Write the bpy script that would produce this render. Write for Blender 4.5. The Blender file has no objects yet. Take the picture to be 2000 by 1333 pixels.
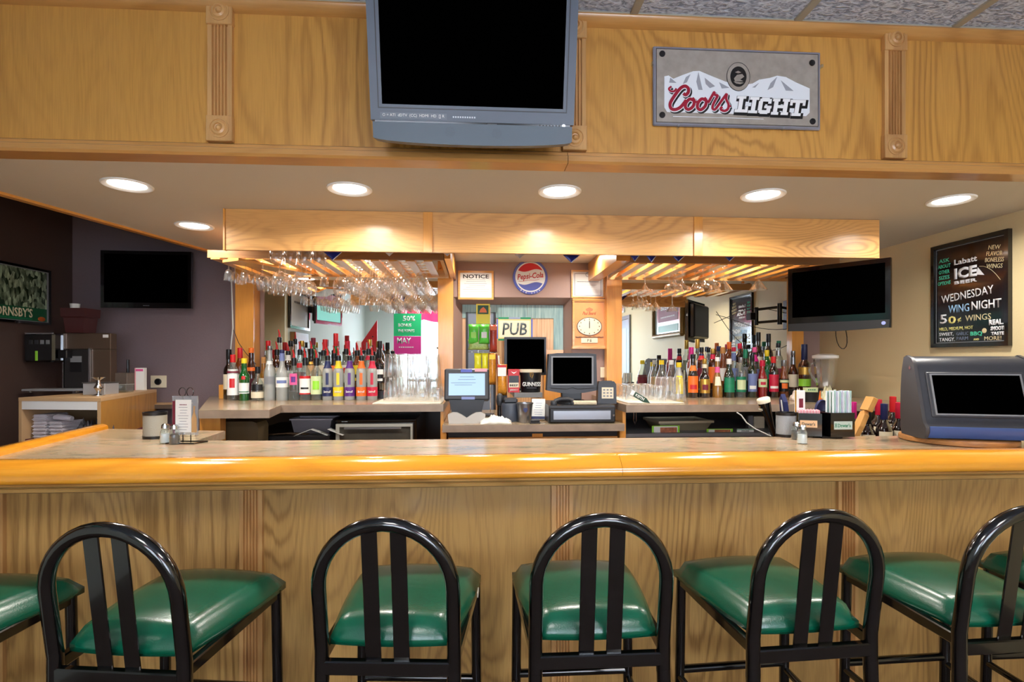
import bpy, bmesh, math, random
from mathutils import Vector, Matrix
random.seed(7)
R = math.radians
SC = bpy.context.scene
COL = SC.collection
TH = R(3.66); CT, ST = math.cos(TH), math.sin(TH); EYE = 1.40; F = 1050.0; HY = 704.0

# ---------------------------------------------------------------- camera, world, exposure
cam = bpy.data.cameras.new('camera'); cam_o = bpy.data.objects.new('camera', cam); COL.objects.link(cam_o)
cam.sensor_width = 36; cam.lens = 36*F/2000; cam.shift_y = 37.5/2000; cam.clip_start = .05
cam_o.location = (0, 0, EYE); cam_o.rotation_euler = (R(90), 0, -TH)
SC.camera = cam_o
SC.view_settings.view_transform = 'Standard'; SC.view_settings.look = 'None'
SC.view_settings.gamma = 1; SC.view_settings.use_curve_mapping = False
SC.view_settings.exposure = 0.0
wd = bpy.data.worlds.new('world'); SC.world = wd; wd.use_nodes = True
wd.node_tree.nodes['Background'].inputs[0].default_value = (.75, .85, 1, 1)
wd.node_tree.nodes['Background'].inputs[1].default_value = .6

def area(name, loc, rot, sx, sy, power, col, shape='RECTANGLE', spread=180):
    l = bpy.data.lights.new(name, 'AREA'); l.shape = shape; l.size = sx; l.size_y = sy
    l.energy = power; l.color = col; l.spread = R(spread)
    o = bpy.data.objects.new(name, l); COL.objects.link(o); o.location = loc; o.rotation_euler = rot
    return o
BACK = -2.5; XR = 2.55; XL = -2.765; YB = 3.86; ZS = 2.105; ZC = 2.65; YF = 1.93
# daylight coming in through the two windows of the wall behind the camera
area('window_light', (-.75, BACK+.06, 1.62), (R(90), 0, R(180)), 1.3, 1.45, 62, (.86, .93, 1))
area('window_light', (1.35, BACK+.06, 1.62), (R(90), 0, R(180)), 1.5, 1.45, 75, (.86, .93, 1))
# fluorescent ceiling troffers of the room behind the camera
for x, y in ((-.6, -.9), (1.3, -.9)):
    area('troffer_light', (x, y, ZC-.03), (0, 0, 0), .55, 1.1, 34, (1, .97, .92))

def cyY(px, Y): return Y/(CT-(px-1000)/F*ST)
def PC(px, py, cy):
    cx = (px-1000)/F*cy
    return Vector((cx*CT+cy*ST, -cx*ST+cy*CT, EYE+(HY-py)/F*cy))
def PY(px, py, Y): return PC(px, py, cyY(px, Y))
def PZ(px, py, Z): return PC(px, py, (Z-EYE)*F/(HY-py))
def XY(px, Y): return PY(px, HY, Y).x
def ZY(px, py, Y): return PY(px, py, Y).z

# ---------------------------------------------------------------- materials
def s2l(c):
    return tuple(((v/255)/12.92 if v/255 <= .04045 else ((v/255+.055)/1.055)**2.4) for v in c)
def rgba(c): return (*s2l(c), 1)
MATS = {}
def newmat(name):
    m = bpy.data.materials.new(name); m.use_nodes = True
    nt = m.node_tree; return m, nt, nt.nodes['Principled BSDF']
def mat(name, c, rough=.5, metal=0, spec=.5, coat=0, emit=0, bump=0, bscale=60, vary=0, ecol=None):
    if name in MATS: return MATS[name]
    m, nt, b = newmat(name)
    b.inputs['Base Color'].default_value = rgba(c); b.inputs['Roughness'].default_value = rough
    b.inputs['Metallic'].default_value = metal; b.inputs['Specular IOR Level'].default_value = spec
    b.inputs['Coat Weight'].default_value = coat; b.inputs['Coat Roughness'].default_value = .06
    if emit:
        b.inputs['Emission Color'].default_value = rgba(ecol or c); b.inputs['Emission Strength'].default_value = emit
    if bump or vary:
        tc = nt.nodes.new('ShaderNodeTexCoord'); n = nt.nodes.new('ShaderNodeTexNoise')
        n.inputs['Scale'].default_value = bscale; n.inputs['Detail'].default_value = 4
        nt.links.new(tc.outputs['Object'], n.inputs['Vector'])
        if bump:
            bp = nt.nodes.new('ShaderNodeBump'); bp.inputs['Strength'].default_value = bump; bp.inputs['Distance'].default_value = .004
            nt.links.new(n.outputs['Fac'], bp.inputs['Height']); nt.links.new(bp.outputs[0], b.inputs['Normal'])
        if vary:
            r = nt.nodes.new('ShaderNodeMix'); r.data_type = 'RGBA'
            r.inputs['A'].default_value = rgba([v*(1-vary) for v in c]); r.inputs['B'].default_value = rgba([min(255, v*(1+vary)) for v in c])
            nt.links.new(n.outputs['Fac'], r.inputs['Factor']); nt.links.new(r.outputs['Result'], b.inputs['Base Color'])
    MATS[name] = m; return m
def oak(name, light, dark, axis='Z', rough=.35, coat=.3, ring=7, spread=1.0, str_=.55):
    if name in MATS: return MATS[name]
    m, nt, b = newmat(name); N = nt.nodes.new; L = nt.links.new
    tc = N('ShaderNodeTexCoord')
    def nz(cross, along, detail=3, dist=0):
        mp = N('ShaderNodeMapping'); s = [cross]*3; s['XYZ'.index(axis)] = along; mp.inputs['Scale'].default_value = s
        n = N('ShaderNodeTexNoise'); n.inputs['Scale'].default_value = 1; n.inputs['Detail'].default_value = detail; n.inputs['Distortion'].default_value = dist
        L(tc.outputs['Object'], mp.inputs['Vector']); L(mp.outputs[0], n.inputs['Vector']); return n
    big = nz(2.6*spread, .62*spread, 1.0, .15); fine = nz(240, 9, 3); jag = nz(34, 2.6, 4); mid = nz(13, .9, 3); tone = nz(1.2, .6, 1); msk = nz(1.9*spread, .45*spread, 1)
    def MA(op, x, y, z=None):
        m_ = N('ShaderNodeMath'); m_.operation = op
        for k, v in enumerate((x, y, z)):
            if v is None: continue
            if isinstance(v, (int, float)): m_.inputs[k].default_value = v
            else: L(v, m_.inputs[k])
        return m_.outputs[0]
    ph = MA('MULTIPLY_ADD', big.outputs['Fac'], ring*26, MA('MULTIPLY', jag.outputs['Fac'], 7.0))
    ln = MA('POWER', MA('MULTIPLY_ADD', MA('SINE', ph, 0), .5, .5), 2.4)
    mk = N('ShaderNodeMapRange'); mk.inputs['From Min'].default_value = .38; mk.inputs['From Max'].default_value = .62; mk.inputs['To Min'].default_value = .15; L(msk.outputs['Fac'], mk.inputs['Value'])
    a1 = MA('MULTIPLY', MA('MULTIPLY', ln, mk.outputs[0]), .48)
    a2_ = MA('MULTIPLY_ADD', mid.outputs['Fac'], .35, a1)
    a3_ = MA('MULTIPLY_ADD', fine.outputs['Fac'], .65, a2_)
    a4_ = MA('MULTIPLY_ADD', tone.outputs['Fac'], .4, a3_)
    class _O: pass
    a3 = _O(); a3.outputs = [a3_]; a4 = _O(); a4.outputs = [a4_]
    mr = N('ShaderNodeMapRange'); mr.inputs['From Min'].default_value = .62; mr.inputs['From Max'].default_value = 1.3; mr.inputs['To Max'].default_value = str_; L(a4.outputs[0], mr.inputs['Value'])
    mx = N('ShaderNodeMix'); mx.data_type = 'RGBA'; mx.inputs['A'].default_value = rgba(light); mx.inputs['B'].default_value = rgba(dark)
    L(mr.outputs[0], mx.inputs['Factor']); L(mx.outputs['Result'], b.inputs['Base Color'])
    b.inputs['Roughness'].default_value = rough; b.inputs['Coat Weight'].default_value = coat; b.inputs['Coat Roughness'].default_value = .12
    bp = N('ShaderNodeBump'); bp.inputs['Strength'].default_value = .12; bp.inputs['Distance'].default_value = .002; L(a3.outputs[0], bp.inputs['Height']); L(bp.outputs[0], b.inputs['Normal'])
    MATS[name] = m; return m
def tglass(name, c, dens=.2, rough=.03, refl=1.0, body=None):
    """thin glass: tinted see-through, mirror-like towards its edges, and a share of coloured body"""
    if name in MATS: return MATS[name]
    m, nt, b = newmat(name); N = nt.nodes.new; L = nt.links.new
    tr = N('ShaderNodeBsdfTransparent'); tr.inputs[0].default_value = rgba(c)
    gl = N('ShaderNodeBsdfGlossy'); gl.inputs[0].default_value = (1, 1, 1, 1); gl.inputs['Roughness'].default_value = rough
    b.inputs['Base Color'].default_value = rgba(body or c); b.inputs['Roughness'].default_value = .15
    lw = N('ShaderNodeLayerWeight'); lw.inputs[0].default_value = .25*refl
    pw = N('ShaderNodeMath'); pw.operation = 'MULTIPLY_ADD'; pw.inputs[1].default_value = .8; pw.inputs[2].default_value = .035; pw.use_clamp = True
    L(lw.outputs['Facing'], pw.inputs[0])
    m1 = N('ShaderNodeMixShader'); m1.inputs[0].default_value = dens; L(tr.outputs[0], m1.inputs[1]); L(b.outputs[0], m1.inputs[2])
    m2 = N('ShaderNodeMixShader'); L(pw.outputs[0], m2.inputs[0]); L(m1.outputs[0], m2.inputs[1]); L(gl.outputs[0], m2.inputs[2])
    L(m2.outputs[0], nt.nodes['Material Output'].inputs['Surface']); MATS[name] = m; return m

OAKF = oak('oak_veneer_upright', (212, 155, 74), (138, 84, 30), 'Z', .4, .25, ring=7, str_=.62)
OAKB = oak('oak_veneer_bar_front', (202, 158, 94), (112, 72, 32), 'Z', .3, .35, ring=7, str_=.72)
OAKH = oak('oak_veneer_level', (222, 166, 98), (140, 84, 38), 'X', .36, .15, ring=7, spread=1.8, str_=.62)
OAKLOW = oak('oak_low_moulding', (176, 134, 76), (116, 80, 40), 'X', .3, .4, ring=3)
OAKM = oak('oak_moulding', (205, 150, 84), (150, 98, 46), 'X', .3, .5, ring=3)
OAKP = oak('oak_pilaster', (216, 166, 104), (150, 100, 56), 'Z', .35, .4, ring=3)
OAKR = oak('oak_bar_rail', (242, 164, 48), (192, 108, 20), 'X', .16, .9, ring=3, str_=.4)
OAKRY = oak('oak_bar_rail_y', (236, 158, 44), (190, 108, 22), 'Y', .16, .9, ring=4, str_=.6)
OAKO = oak('oak_post_orange', (226, 158, 74), (178, 112, 44), 'Z', .3, .5, ring=3)
OAKOY = oak('oak_post_orange_y', (226, 158, 74), (178, 112, 44), 'Y', .3, .5, ring=3)
BIRCH = oak('plywood_side', (186, 134, 60), (138, 90, 32), 'Z', .4, .2, ring=4)
TAN = mat('tan_edge', (196, 160, 118), .5)

def lam():
    m, nt, b = newmat('laminate_top'); N = nt.nodes.new; L = nt.links.new
    tc = N('ShaderNodeTexCoord'); mp = N('ShaderNodeMapping'); mp.inputs['Scale'].default_value = (2.2, 5, 5)
    n = N('ShaderNodeTexNoise'); n.inputs['Scale'].default_value = 2.2; n.inputs['Detail'].default_value = 8; n.inputs['Roughness'].default_value = .65; n.inputs['Distortion'].default_value = .8
    L(tc.outputs['Object'], mp.inputs[0]); L(mp.outputs[0], n.inputs['Vector'])
    cr = N('ShaderNodeValToRGB'); e = cr.color_ramp.elements
    e[0].position = .3; e[0].color = rgba((112, 108, 88)); e[1].position = .72; e[1].color = rgba((178, 164, 138))
    for p, c in ((.42, (146, 130, 104)), (.5, (162, 144, 116)), (.58, (168, 138, 114))):
        x = e.new(p); x.color = rgba(c)
    L(n.outputs['Fac'], cr.inputs[0]); L(cr.outputs[0], b.inputs['Base Color'])
    b.inputs['Roughness'].default_value = .2; b.inputs['Specular IOR Level'].default_value = .6
    return m
LAM = lam(); LAME = mat('laminate_edge', (138, 120, 104), .4, vary=.2, bscale=14)
def tilem():
    m, nt, b = newmat('ceiling_tile_face'); N = nt.nodes.new; L = nt.links.new
    tc = N('ShaderNodeTexCoord'); mp = N('ShaderNodeMapping'); mp.inputs['Scale'].default_value = (1, 2, 1)
    n = N('ShaderNodeTexNoise'); n.inputs['Scale'].default_value = 34; n.inputs['Detail'].default_value = 4; n.inputs['Distortion'].default_value = 1.2
    L(tc.outputs['Object'], mp.inputs[0]); L(mp.outputs[0], n.inputs['Vector'])
    cr = N('ShaderNodeValToRGB'); cr.color_ramp.elements[0].position = .38; cr.color_ramp.elements[1].position = .58
    cr.color_ramp.elements[0].color = rgba((146, 160, 190)); cr.color_ramp.elements[1].color = rgba((224, 236, 255))
    L(n.outputs['Fac'], cr.inputs[0]); L(cr.outputs[0], b.inputs['Base Color'])
    bp = N('ShaderNodeBump'); bp.inputs['Strength'].default_value = 1; bp.inputs['Distance'].default_value = .02
    L(n.outputs['Fac'], bp.inputs['Height']); L(bp.outputs[0], b.inputs['Normal']); b.inputs['Roughness'].default_value = .9
    return m
TILE = tilem()
BLK = mat('black_metal', (5, 5, 7), .14, 0, .55, coat=.6)
BLKP = mat('black_plastic', (17, 17, 20), .35)
DKG = mat('dark_grey_plastic', (46, 48, 53), .4)
SCR = mat('screen_off', (1, 1, 1), .6, spec=.0)
SCRG = mat('screen_glass', (2, 2, 3), .25, spec=.1)
WHITE = mat('white_plastic', (232, 232, 228), .45)
CREAM = mat('cream', (226, 214, 186), .5)
CHROME = mat('chrome', (205, 208, 212), .14, 1)
STEEL = mat('brushed_steel', (150, 150, 152), .3, .9)
GREY = mat('grey_plastic', (128, 130, 134), .45)
RED = mat('red_paint', (196, 30, 36), .4)
GRN = mat('green_paint', (18, 128, 84), .4)
BLUE = mat('blue_paint', (52, 66, 168), .35)
NAVY = mat('navy', (30, 38, 86), .4)
YEL = mat('yellow', (236, 208, 40), .45)
ORG = mat('orange', (232, 112, 34), .45)
PUR = mat('purple', (92, 42, 132), .45)
PINK = mat('pink', (226, 90, 150), .5)
GOLD = mat('gold', (196, 154, 70), .3, .7)
LIME = mat('lime', (150, 220, 60), .4)
PAPER = mat('paper', (236, 236, 232), .7)
INK = mat('ink', (40, 40, 46), .6)
TEXTG = mat('grey_print', (130, 130, 138), .6)
SOFF = mat('soffit_paint', (206, 198, 184), .7, bump=.15, bscale=220)
WBRN = mat('brown_wall_paint', (124, 108, 112), .45, bump=.2, bscale=160, vary=.04)
WBRL = mat('dark_brown_wall_paint', (76, 58, 52), .5, bump=.2, bscale=160)
WMAU = mat('mauve_wall_paint', (158, 130, 120), .5, bump=.15, bscale=160)
WBEI = mat('beige_wall_paint', (206, 188, 146), .6, bump=.15, bscale=160, vary=.02)
WGRE = mat('pale_green_wall_paint', (196, 204, 196), .7, bump=.1, bscale=160)
CLR = tglass('clear_glass', (238, 244, 242), .06, .02, 1.0, (225, 235, 235))
CLR2 = tglass('stemware_glass', (252, 253, 253), .035, .04, 1.7, (250, 250, 250))
FRO = tglass('frosted_glass', (216, 220, 216), .5, .2, .6, (205, 208, 205))

# ---------------------------------------------------------------- mesh helpers
def nb(): return bmesh.new()
def box(bm, c, s, rz=0, bev=0, M=None, seg=1):
    r = bmesh.ops.create_cube(bm, size=1); v = r['verts']
    bmesh.ops.scale(bm, vec=s, verts=v)
    if bev:
        e = list({e for x in v for e in x.link_edges})
        rr = bmesh.ops.bevel(bm, geom=e, offset=bev, segments=seg, affect='EDGES', clamp_overlap=True)
        v = list({x for f in rr['faces'] for x in f.verts} | {x for x in v if x.is_valid})
    T = Matrix.Translation(c) @ Matrix.Rotation(rz, 4, 'Z')
    if M is not None: T = M @ T
    bmesh.ops.transform(bm, matrix=T, verts=v); return v
def bx(x0, x1, y0, y1, z0, z1, bev=0, bm=None):
    bm = bm or nb(); box(bm, ((x0+x1)/2, (y0+y1)/2, (z0+z1)/2), (abs(x1-x0), abs(y1-y0), abs(z1-z0)), 0, bev); return bm
def tube(bm, pts, r, n=10, closed=False, caps=True):
    pts = [Vector(p) for p in pts]; rings = []; N = len(pts); up = None
    for i, p in enumerate(pts):
        if closed: d = (pts[(i+1) % N]-pts[i-1])
        else: d = (pts[min(i+1, N-1)]-pts[max(i-1, 0)])
        d.normalize()
        if up is None: up = Vector((0, 0, 1)) if abs(d.z) < .9 else Vector((0, 1, 0))
        u = d.cross(up)
        if u.length < 1e-5: u = d.cross(Vector((1, 0, 0)))
        u.normalize(); w = u.cross(d).normalized(); up = w
        rr = r[i] if isinstance(r, (list, tuple)) else r
        rings.append([bm.verts.new(p+(u*math.cos(a)+w*math.sin(a))*rr) for a in [2*math.pi*k/n for k in range(n)]])
    for i in range(N if closed else N-1):
        a, b = rings[i], rings[(i+1) % N]
        for k in range(n): bm.faces.new((a[k], a[(k+1) % n], b[(k+1) % n], b[k]))
    if caps and not closed:
        bm.faces.new(rings[0]); bm.faces.new(rings[-1])
    return bm
def lathe(bm, prof, n=20, c=(0, 0, 0), M=None, sx=1, sy=1):
    rings = []; vs = []
    for r, z in prof:
        if r < 1e-5: v = bm.verts.new((c[0], c[1], c[2]+z)); rings.append([v]*n); vs.append(v)
        else:
            g = [bm.verts.new((c[0]+r*sx*math.cos(2*math.pi*k/n), c[1]+r*sy*math.sin(2*math.pi*k/n), c[2]+z)) for k in range(n)]
            rings.append(g); vs += g
    for a, b in zip(rings, rings[1:]):
        for k in range(n):
            q = []
            for v in (a[k], a[(k+1) % n], b[(k+1) % n], b[k]):
                if v not in q: q.append(v)
            if len(q) > 2: bm.faces.new(q)
    if M is not None: bmesh.ops.transform(bm, matrix=M, verts=vs)
    return bm
def poly(bm, pts, y0, y1, M=None):
    """prism of an outline in x,z between y0 and y1"""
    a = [bm.verts.new((x, y0, z)) for x, z in pts]; b = [bm.verts.new((x, y1, z)) for x, z in pts]
    bm.faces.new(a); bm.faces.new(b[::-1])
    for i in range(len(pts)):
        j = (i+1) % len(pts); bm.faces.new((a[i], b[i], b[j], a[j]))
    if M is not None: bmesh.ops.transform(bm, matrix=M, verts=a+b)
    return bm
def slab(bm, pts, z0, z1):
    a = [bm.verts.new((x, y, z0)) for x, y in pts]; b = [bm.verts.new((x, y, z1)) for x, y in pts]
    bm.faces.new(a[::-1]); bm.faces.new(b)
    for i in range(len(pts)):
        j = (i+1) % len(pts); bm.faces.new((a[i], a[j], b[j], b[i]))
    return bm
def extrude_x(bm, prof, x0, x1):
    a = [bm.verts.new((x0, y, z)) for y, z in prof]; b = [bm.verts.new((x1, y, z)) for y, z in prof]
    bm.faces.new(a); bm.faces.new(b[::-1])
    for i in range(len(prof)):
        j = (i+1) % len(prof); bm.faces.new((a[i], b[i], b[j], a[j]))
    return bm
def pillow(bm, w, h, d, nx=6, nz=8, wr=.0, pinch=.9):
    """flat bag, bulged in the middle and crimped at the ends, centred on x, from z=0 to h"""
    for s in (1, -1):
        g = []
        for j in range(nz+1):
            row = []
            for i in range(nx+1):
                u = i/nx*2-1; v = j/nz*2-1
                b = max(0, (1-abs(u)**2.2))*max(0, (1-abs(v)**4))
                k = 1-(1-pinch)*(1-abs(v))
                row.append(bm.verts.new((u*w/2*k, -s*d/2*b-s*.0006+random.uniform(-wr, wr)*b, (v+1)*h/2)))
            g.append(row)
        for j in range(nz):
            for i in range(nx):
                q = (g[j][i], g[j][i+1], g[j+1][i+1], g[j+1][i])
                bm.faces.new(q if s == 1 else q[::-1])
    bmesh.ops.remove_doubles(bm, verts=bm.verts[:], dist=.0013)
    return bm
def mesh_of(name, bm, m, smooth=None):
    bmesh.ops.recalc_face_normals(bm, faces=bm.faces[:])
    me = bpy.data.meshes.new(name); bm.to_mesh(me); bm.free()
    if m is not None: me.materials.append(m)
    if smooth is not None:
        for p in me.polygons: p.use_smooth = True
        if smooth < 180:
            try: me.set_sharp_from_angle(angle=R(smooth))
            except Exception: pass
    return me
def obj(name, bm, m, parent=None, smooth=None, M=None, label=None):
    o = bpy.data.objects.new(name, mesh_of(name, bm, m, smooth)); COL.objects.link(o)
    if parent is not None: o.parent = parent
    if M is not None: o.matrix_local = M
    if label: o['label'] = label
    return o
def inst(name, me, parent=None, loc=(0, 0, 0), rz=0, m=None):
    o = bpy.data.objects.new(name, me); COL.objects.link(o)
    if parent is not None: o.parent = parent
    o.location = loc; o.rotation_euler = (0, 0, rz); return o
def tag(o, label, cat, group=None):
    o['label'] = label; o['category'] = cat
    if group: o['group'] = group
    return o
def thing(name, label, cat, loc=(0, 0, 0), rz=0, group=None):
    o = bpy.data.objects.new(name, None); COL.objects.link(o); o.empty_display_size = .02
    o.location = loc; o.rotation_euler = (0, 0, rz); return tag(o, label, cat, group)
def struct(name, bm, m, parent=None, smooth=None):
    o = obj(name, bm, m, parent, smooth)
    if parent is None: o['kind'] = 'structure'
    return o
def sempty(name):
    o = bpy.data.objects.new(name, None); COL.objects.link(o); o['kind'] = 'structure'; return o
def copy_tree(o, parent=None):
    c = o.copy(); COL.objects.link(c)
    if parent is not None: c.parent = parent
    for ch in list(o.children): copy_tree(ch, c)
    return c
def relabel(o, label, loc=None, rz=None, group=None):
    o['label'] = label
    if loc is not None: o.location = loc
    if rz is not None: o.rotation_euler = (0, 0, rz)
    if group: o['group'] = group
    return o
TXC = {}
def textmesh(s, w, h=None, bold=0, shear=0, depth=.0008, space=1, align='CENTER'):
    key = (s, round(w, 5), h, bold, shear, depth, space, align)
    if key in TXC: return TXC[key]
    c = bpy.data.curves.new('t', 'FONT'); c.body = s; c.size = 1; c.resolution_u = 2; c.offset = bold; c.shear = shear; c.space_character = space
    c.align_x = 'CENTER' if align == 'CENTER' else 'LEFT'; c.space_line = .8
    o = bpy.data.objects.new('t', c); COL.objects.link(o)
    me = bpy.data.meshes.new_from_object(o); bpy.data.objects.remove(o); bpy.data.curves.remove(c)
    xs = [v.co.x for v in me.vertices]; ys = [v.co.y for v in me.vertices]
    x0, x1, y0, y1 = min(xs), max(xs), min(ys), max(ys)
    kx = w/(x1-x0); kz = h/(y1-y0) if h else kx
    bm = bmesh.new(); bm.from_mesh(me); bpy.data.meshes.remove(me)
    for v in bm.verts: v.co = Vector(((v.co.x-(x0+x1)/2)*kx, 0, (v.co.y-(y0+y1)/2)*kz))
    g = bmesh.ops.extrude_face_region(bm, geom=bm.faces[:])
    bmesh.ops.translate(bm, vec=(0, -depth, 0), verts=[e for e in g['geom'] if isinstance(e, bmesh.types.BMVert)])
    me = bpy.data.meshes.new('lettering'); bm.to_mesh(me); bm.free(); TXC[key] = me
    return me
ILLEGIBLE = {'SONY', 'VIZIO', 'SYNTAX', 'TRUE', 'lime', 'DRINKS', 'STATE LIQUOR AUTHORITY', 'IRVING', 'EXTRA STOUT', 'KING OF BEERS', 'PREMIUM DRAFT CIDER', 'KEEP EARNING', 'TOSHIBA', 'OLEVIA'}
def text(s, w, m, parent, at=(0, 0, 0), h=None, bold=0, shear=0, depth=.0008, M=None, space=1, rad=None, name='lettering'):
    if s in ILLEGIBLE:      # print too small to read in the photograph: a short row of dashes
        h_ = (h or w*.14)*.55; bm = nb(); n = max(3, int(w/(h_*1.5)))
        for k in range(n): box(bm, ((k+.5)/n*w-w/2, -depth/2, 0), (w/n*.62, depth, h_))
        o = obj('fine_print', bm, m, parent, M=(M @ Matrix.Translation(at)) if M is not None else Matrix.Translation(at)); o['kind'] = 'stuff'; return o
    me = textmesh(s, w, h, bold, shear, depth, space).copy(); me.materials.append(m)
    if rad:
        for v in me.vertices:
            a = v.co.x/rad; r = rad-v.co.y; v.co = Vector((math.sin(a)*r, -math.cos(a)*r, v.co.z))
    o = bpy.data.objects.new(name, me); COL.objects.link(o); o.parent = parent
    T = Matrix.Translation(at)
    if M is not None: T = M @ T
    o.matrix_local = T; return o
def lines(bm, w, h, n, th=.0015, y=0, seed=1, M=None, cx=0, cz=0):
    rr = random.Random(seed)
    for k in range(n):
        z = cz+h/2-(k+.5)*h/n; ww = w*rr.uniform(.6, 1)
        box(bm, (cx+rr.uniform(-1, 1)*(w-ww)/2*.3, y, z), (ww, .0006, th), M=M)
    return bm
# ================================================================= STRUCTURE
struct('floor', bx(-4, 4, BACK-.1, YB+.1, -.1, 0), mat('floor_carpet', (84, 70, 62), .9, vary=.15, bscale=40))
ce = struct('ceiling', bx(-4, 4, BACK-.1, YB+.1, ZC+.02, ZC+.1), mat('ceiling_void', (150, 150, 155), .9))
TS = .61
tme = mesh_of('ceiling_tile', bx(-TS/2+.012, TS/2-.012, -TS/2+.012, TS/2-.012, .0, .018), TILE)
xs = [.56+TS*k for k in range(-5, 4)]; ys = [YF-.02-TS*k for k in range(8)]
for x in xs[:-1]:
    for y in ys[:-1]: inst('ceiling_tile', tme, ce, (x+TS/2, y-TS/2, ZC))
TEE = mat('ceiling_tee_bar', (168, 164, 150), .5)
for x in xs: obj('tee_bar', bx(x-.014, x+.014, ys[-1], ys[0], ZC-.008, ZC+.004), TEE, ce)
for y in ys: obj('cross_tee_bar', bx(xs[0], xs[-1], y-.012, y+.012, ZC-.006, ZC+.003), TEE, ce)

# right, back and left walls
struct('wall_right', bx(XR, XR+.1, BACK, YB+.1, 0, ZC+.02), WBEI)
LPX = XY(458, YB)
wb = struct('wall_back', bx(XL-.1, LPX-.02, YB, YB+.1, 0, ZC), WBRN)
ALX0, ALX1 = XY(878, YB), XY(1192, YB)
wx0, wx1 = XY(903, YB+.1), XY(1100, YB+.1); wz1 = ZY(1000, 596, YB+.1)
al = nb(); zt = ZY(1000, 581, YB); ox0, ox1 = XY(886, YB), XY(1116, YB)
bx(LPX-.02, ox0, YB, YB+.1, 0, ZC, bm=al); bx(ox1, XR+.1, YB, YB+.1, 0, ZC, bm=al); bx(ox0, ox1, YB, YB+.1, zt, ZC, bm=al); bx(ox0, ox1, YB, YB+.1, 0, .96, bm=al)
wm = struct('wall_back', al, WMAU)
# splayed reveal and the pane behind it
rv = nb()
def quad(bm, *p): bm.faces.new([bm.verts.new(q) for q in p])
y0, y1 = YB, YB+.11
quad(rv, (ox0, y0, zt), (ox1, y0, zt), (wx1, y1, wz1), (wx0, y1, wz1)); quad(rv, (ox0, y0, .96), (ox0, y0, zt), (wx0, y1, wz1), (wx0, y1, .96)); quad(rv, (ox1, y0, zt), (ox1, y0, .96), (wx1, y1, .96), (wx1, y1, wz1))
win = sempty('window_1')
obj('reveal', rv, WMAU, win)
def pane_mat():
    m, nt, b = newmat('grained_pass_through_panel'); N = nt.nodes.new; L = nt.links.new
    tc = N('ShaderNodeTexCoord'); mp = N('ShaderNodeMapping'); mp.inputs['Scale'].default_value = (90, 1, 3)
    n = N('ShaderNodeTexNoise'); n.inputs['Scale'].default_value = 1; n.inputs['Detail'].default_value = 5
    L(tc.outputs['Object'], mp.inputs[0]); L(mp.outputs[0], n.inputs['Vector'])
    a = N('ShaderNodeValToRGB'); a.color_ramp.elements[0].position = .3; a.color_ramp.elements[1].position = .7
    a.color_ramp.elements[0].color = rgba((190, 140, 96)); a.color_ramp.elements[1].color = rgba((238, 200, 156))
    L(n.outputs['Fac'], a.inputs[0]); L(a.outputs[0], b.inputs['Base Color']); b.inputs['Roughness'].default_value = .35; return m
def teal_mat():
    m, nt, b = newmat('teal_streaked_band'); N = nt.nodes.new; L = nt.links.new
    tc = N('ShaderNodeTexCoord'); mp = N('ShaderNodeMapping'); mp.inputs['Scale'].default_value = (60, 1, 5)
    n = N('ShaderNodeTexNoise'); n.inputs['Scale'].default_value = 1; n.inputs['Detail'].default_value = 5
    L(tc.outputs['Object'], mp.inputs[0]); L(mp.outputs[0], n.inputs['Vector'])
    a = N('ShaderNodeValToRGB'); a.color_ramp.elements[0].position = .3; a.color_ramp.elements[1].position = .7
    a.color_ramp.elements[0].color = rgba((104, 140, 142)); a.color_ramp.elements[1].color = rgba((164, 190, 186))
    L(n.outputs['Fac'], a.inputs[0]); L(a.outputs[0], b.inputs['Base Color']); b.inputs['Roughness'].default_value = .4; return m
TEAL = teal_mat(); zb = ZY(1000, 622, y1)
obj('grained_panel', bx(wx0-.02, wx1+.02, y1, y1+.01, .96, wz1+.02), pane_mat(), win)  # pane coloured with upright tan grain, teal bands laid over it
obj('teal_band', bx(wx0, wx1, y1-.008, y1, zb, wz1), TEAL, win)
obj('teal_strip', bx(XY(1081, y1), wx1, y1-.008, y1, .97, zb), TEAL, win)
obj('grey_frame', tube(nb(), [(XY(912, y1), y1-.012, 1.0), (XY(912, y1), y1-.012, ZY(912, 611, y1)), (XY(966, y1), y1-.012, ZY(966, 611, y1)), (XY(966, y1), y1-.012, 1.0)], .008, 6), DKG, win)
obj('grey_board', bx(XY(914, y1), XY(964, y1), y1-.01, y1-.002, .98, ZY(912, 613, y1)), mat('bluegrey_board', (120, 132, 150), .4), win)
obj('sill_board', bx(XY(1062, y1), wx1, y1-.02, y1-.008, .98, ZY(1080, 684, y1)), ORG and OAKO, win)

struct('wall_left', bx(XL-.1, XL, 1.56, YB+.1, 0, ZC), WBRL)
struct('wall_left', bx(XL, -2.1, 1.56, 1.66, 0, ZC), mat('tan_wall_paint', (206, 196, 164), .6))
wln = struct('wall_left', bx(-2.2, -2.1, BACK, 1.56, 0, ZC), WGRE)
struct('baseboard_left', bx(XL, XL+.02, 1.67, 3.2, ZY(15, 832, 3.2)-.0, ZY(15, 808, 3.2)), mat('dark_red_rail', (112, 38, 36), .5))

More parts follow.
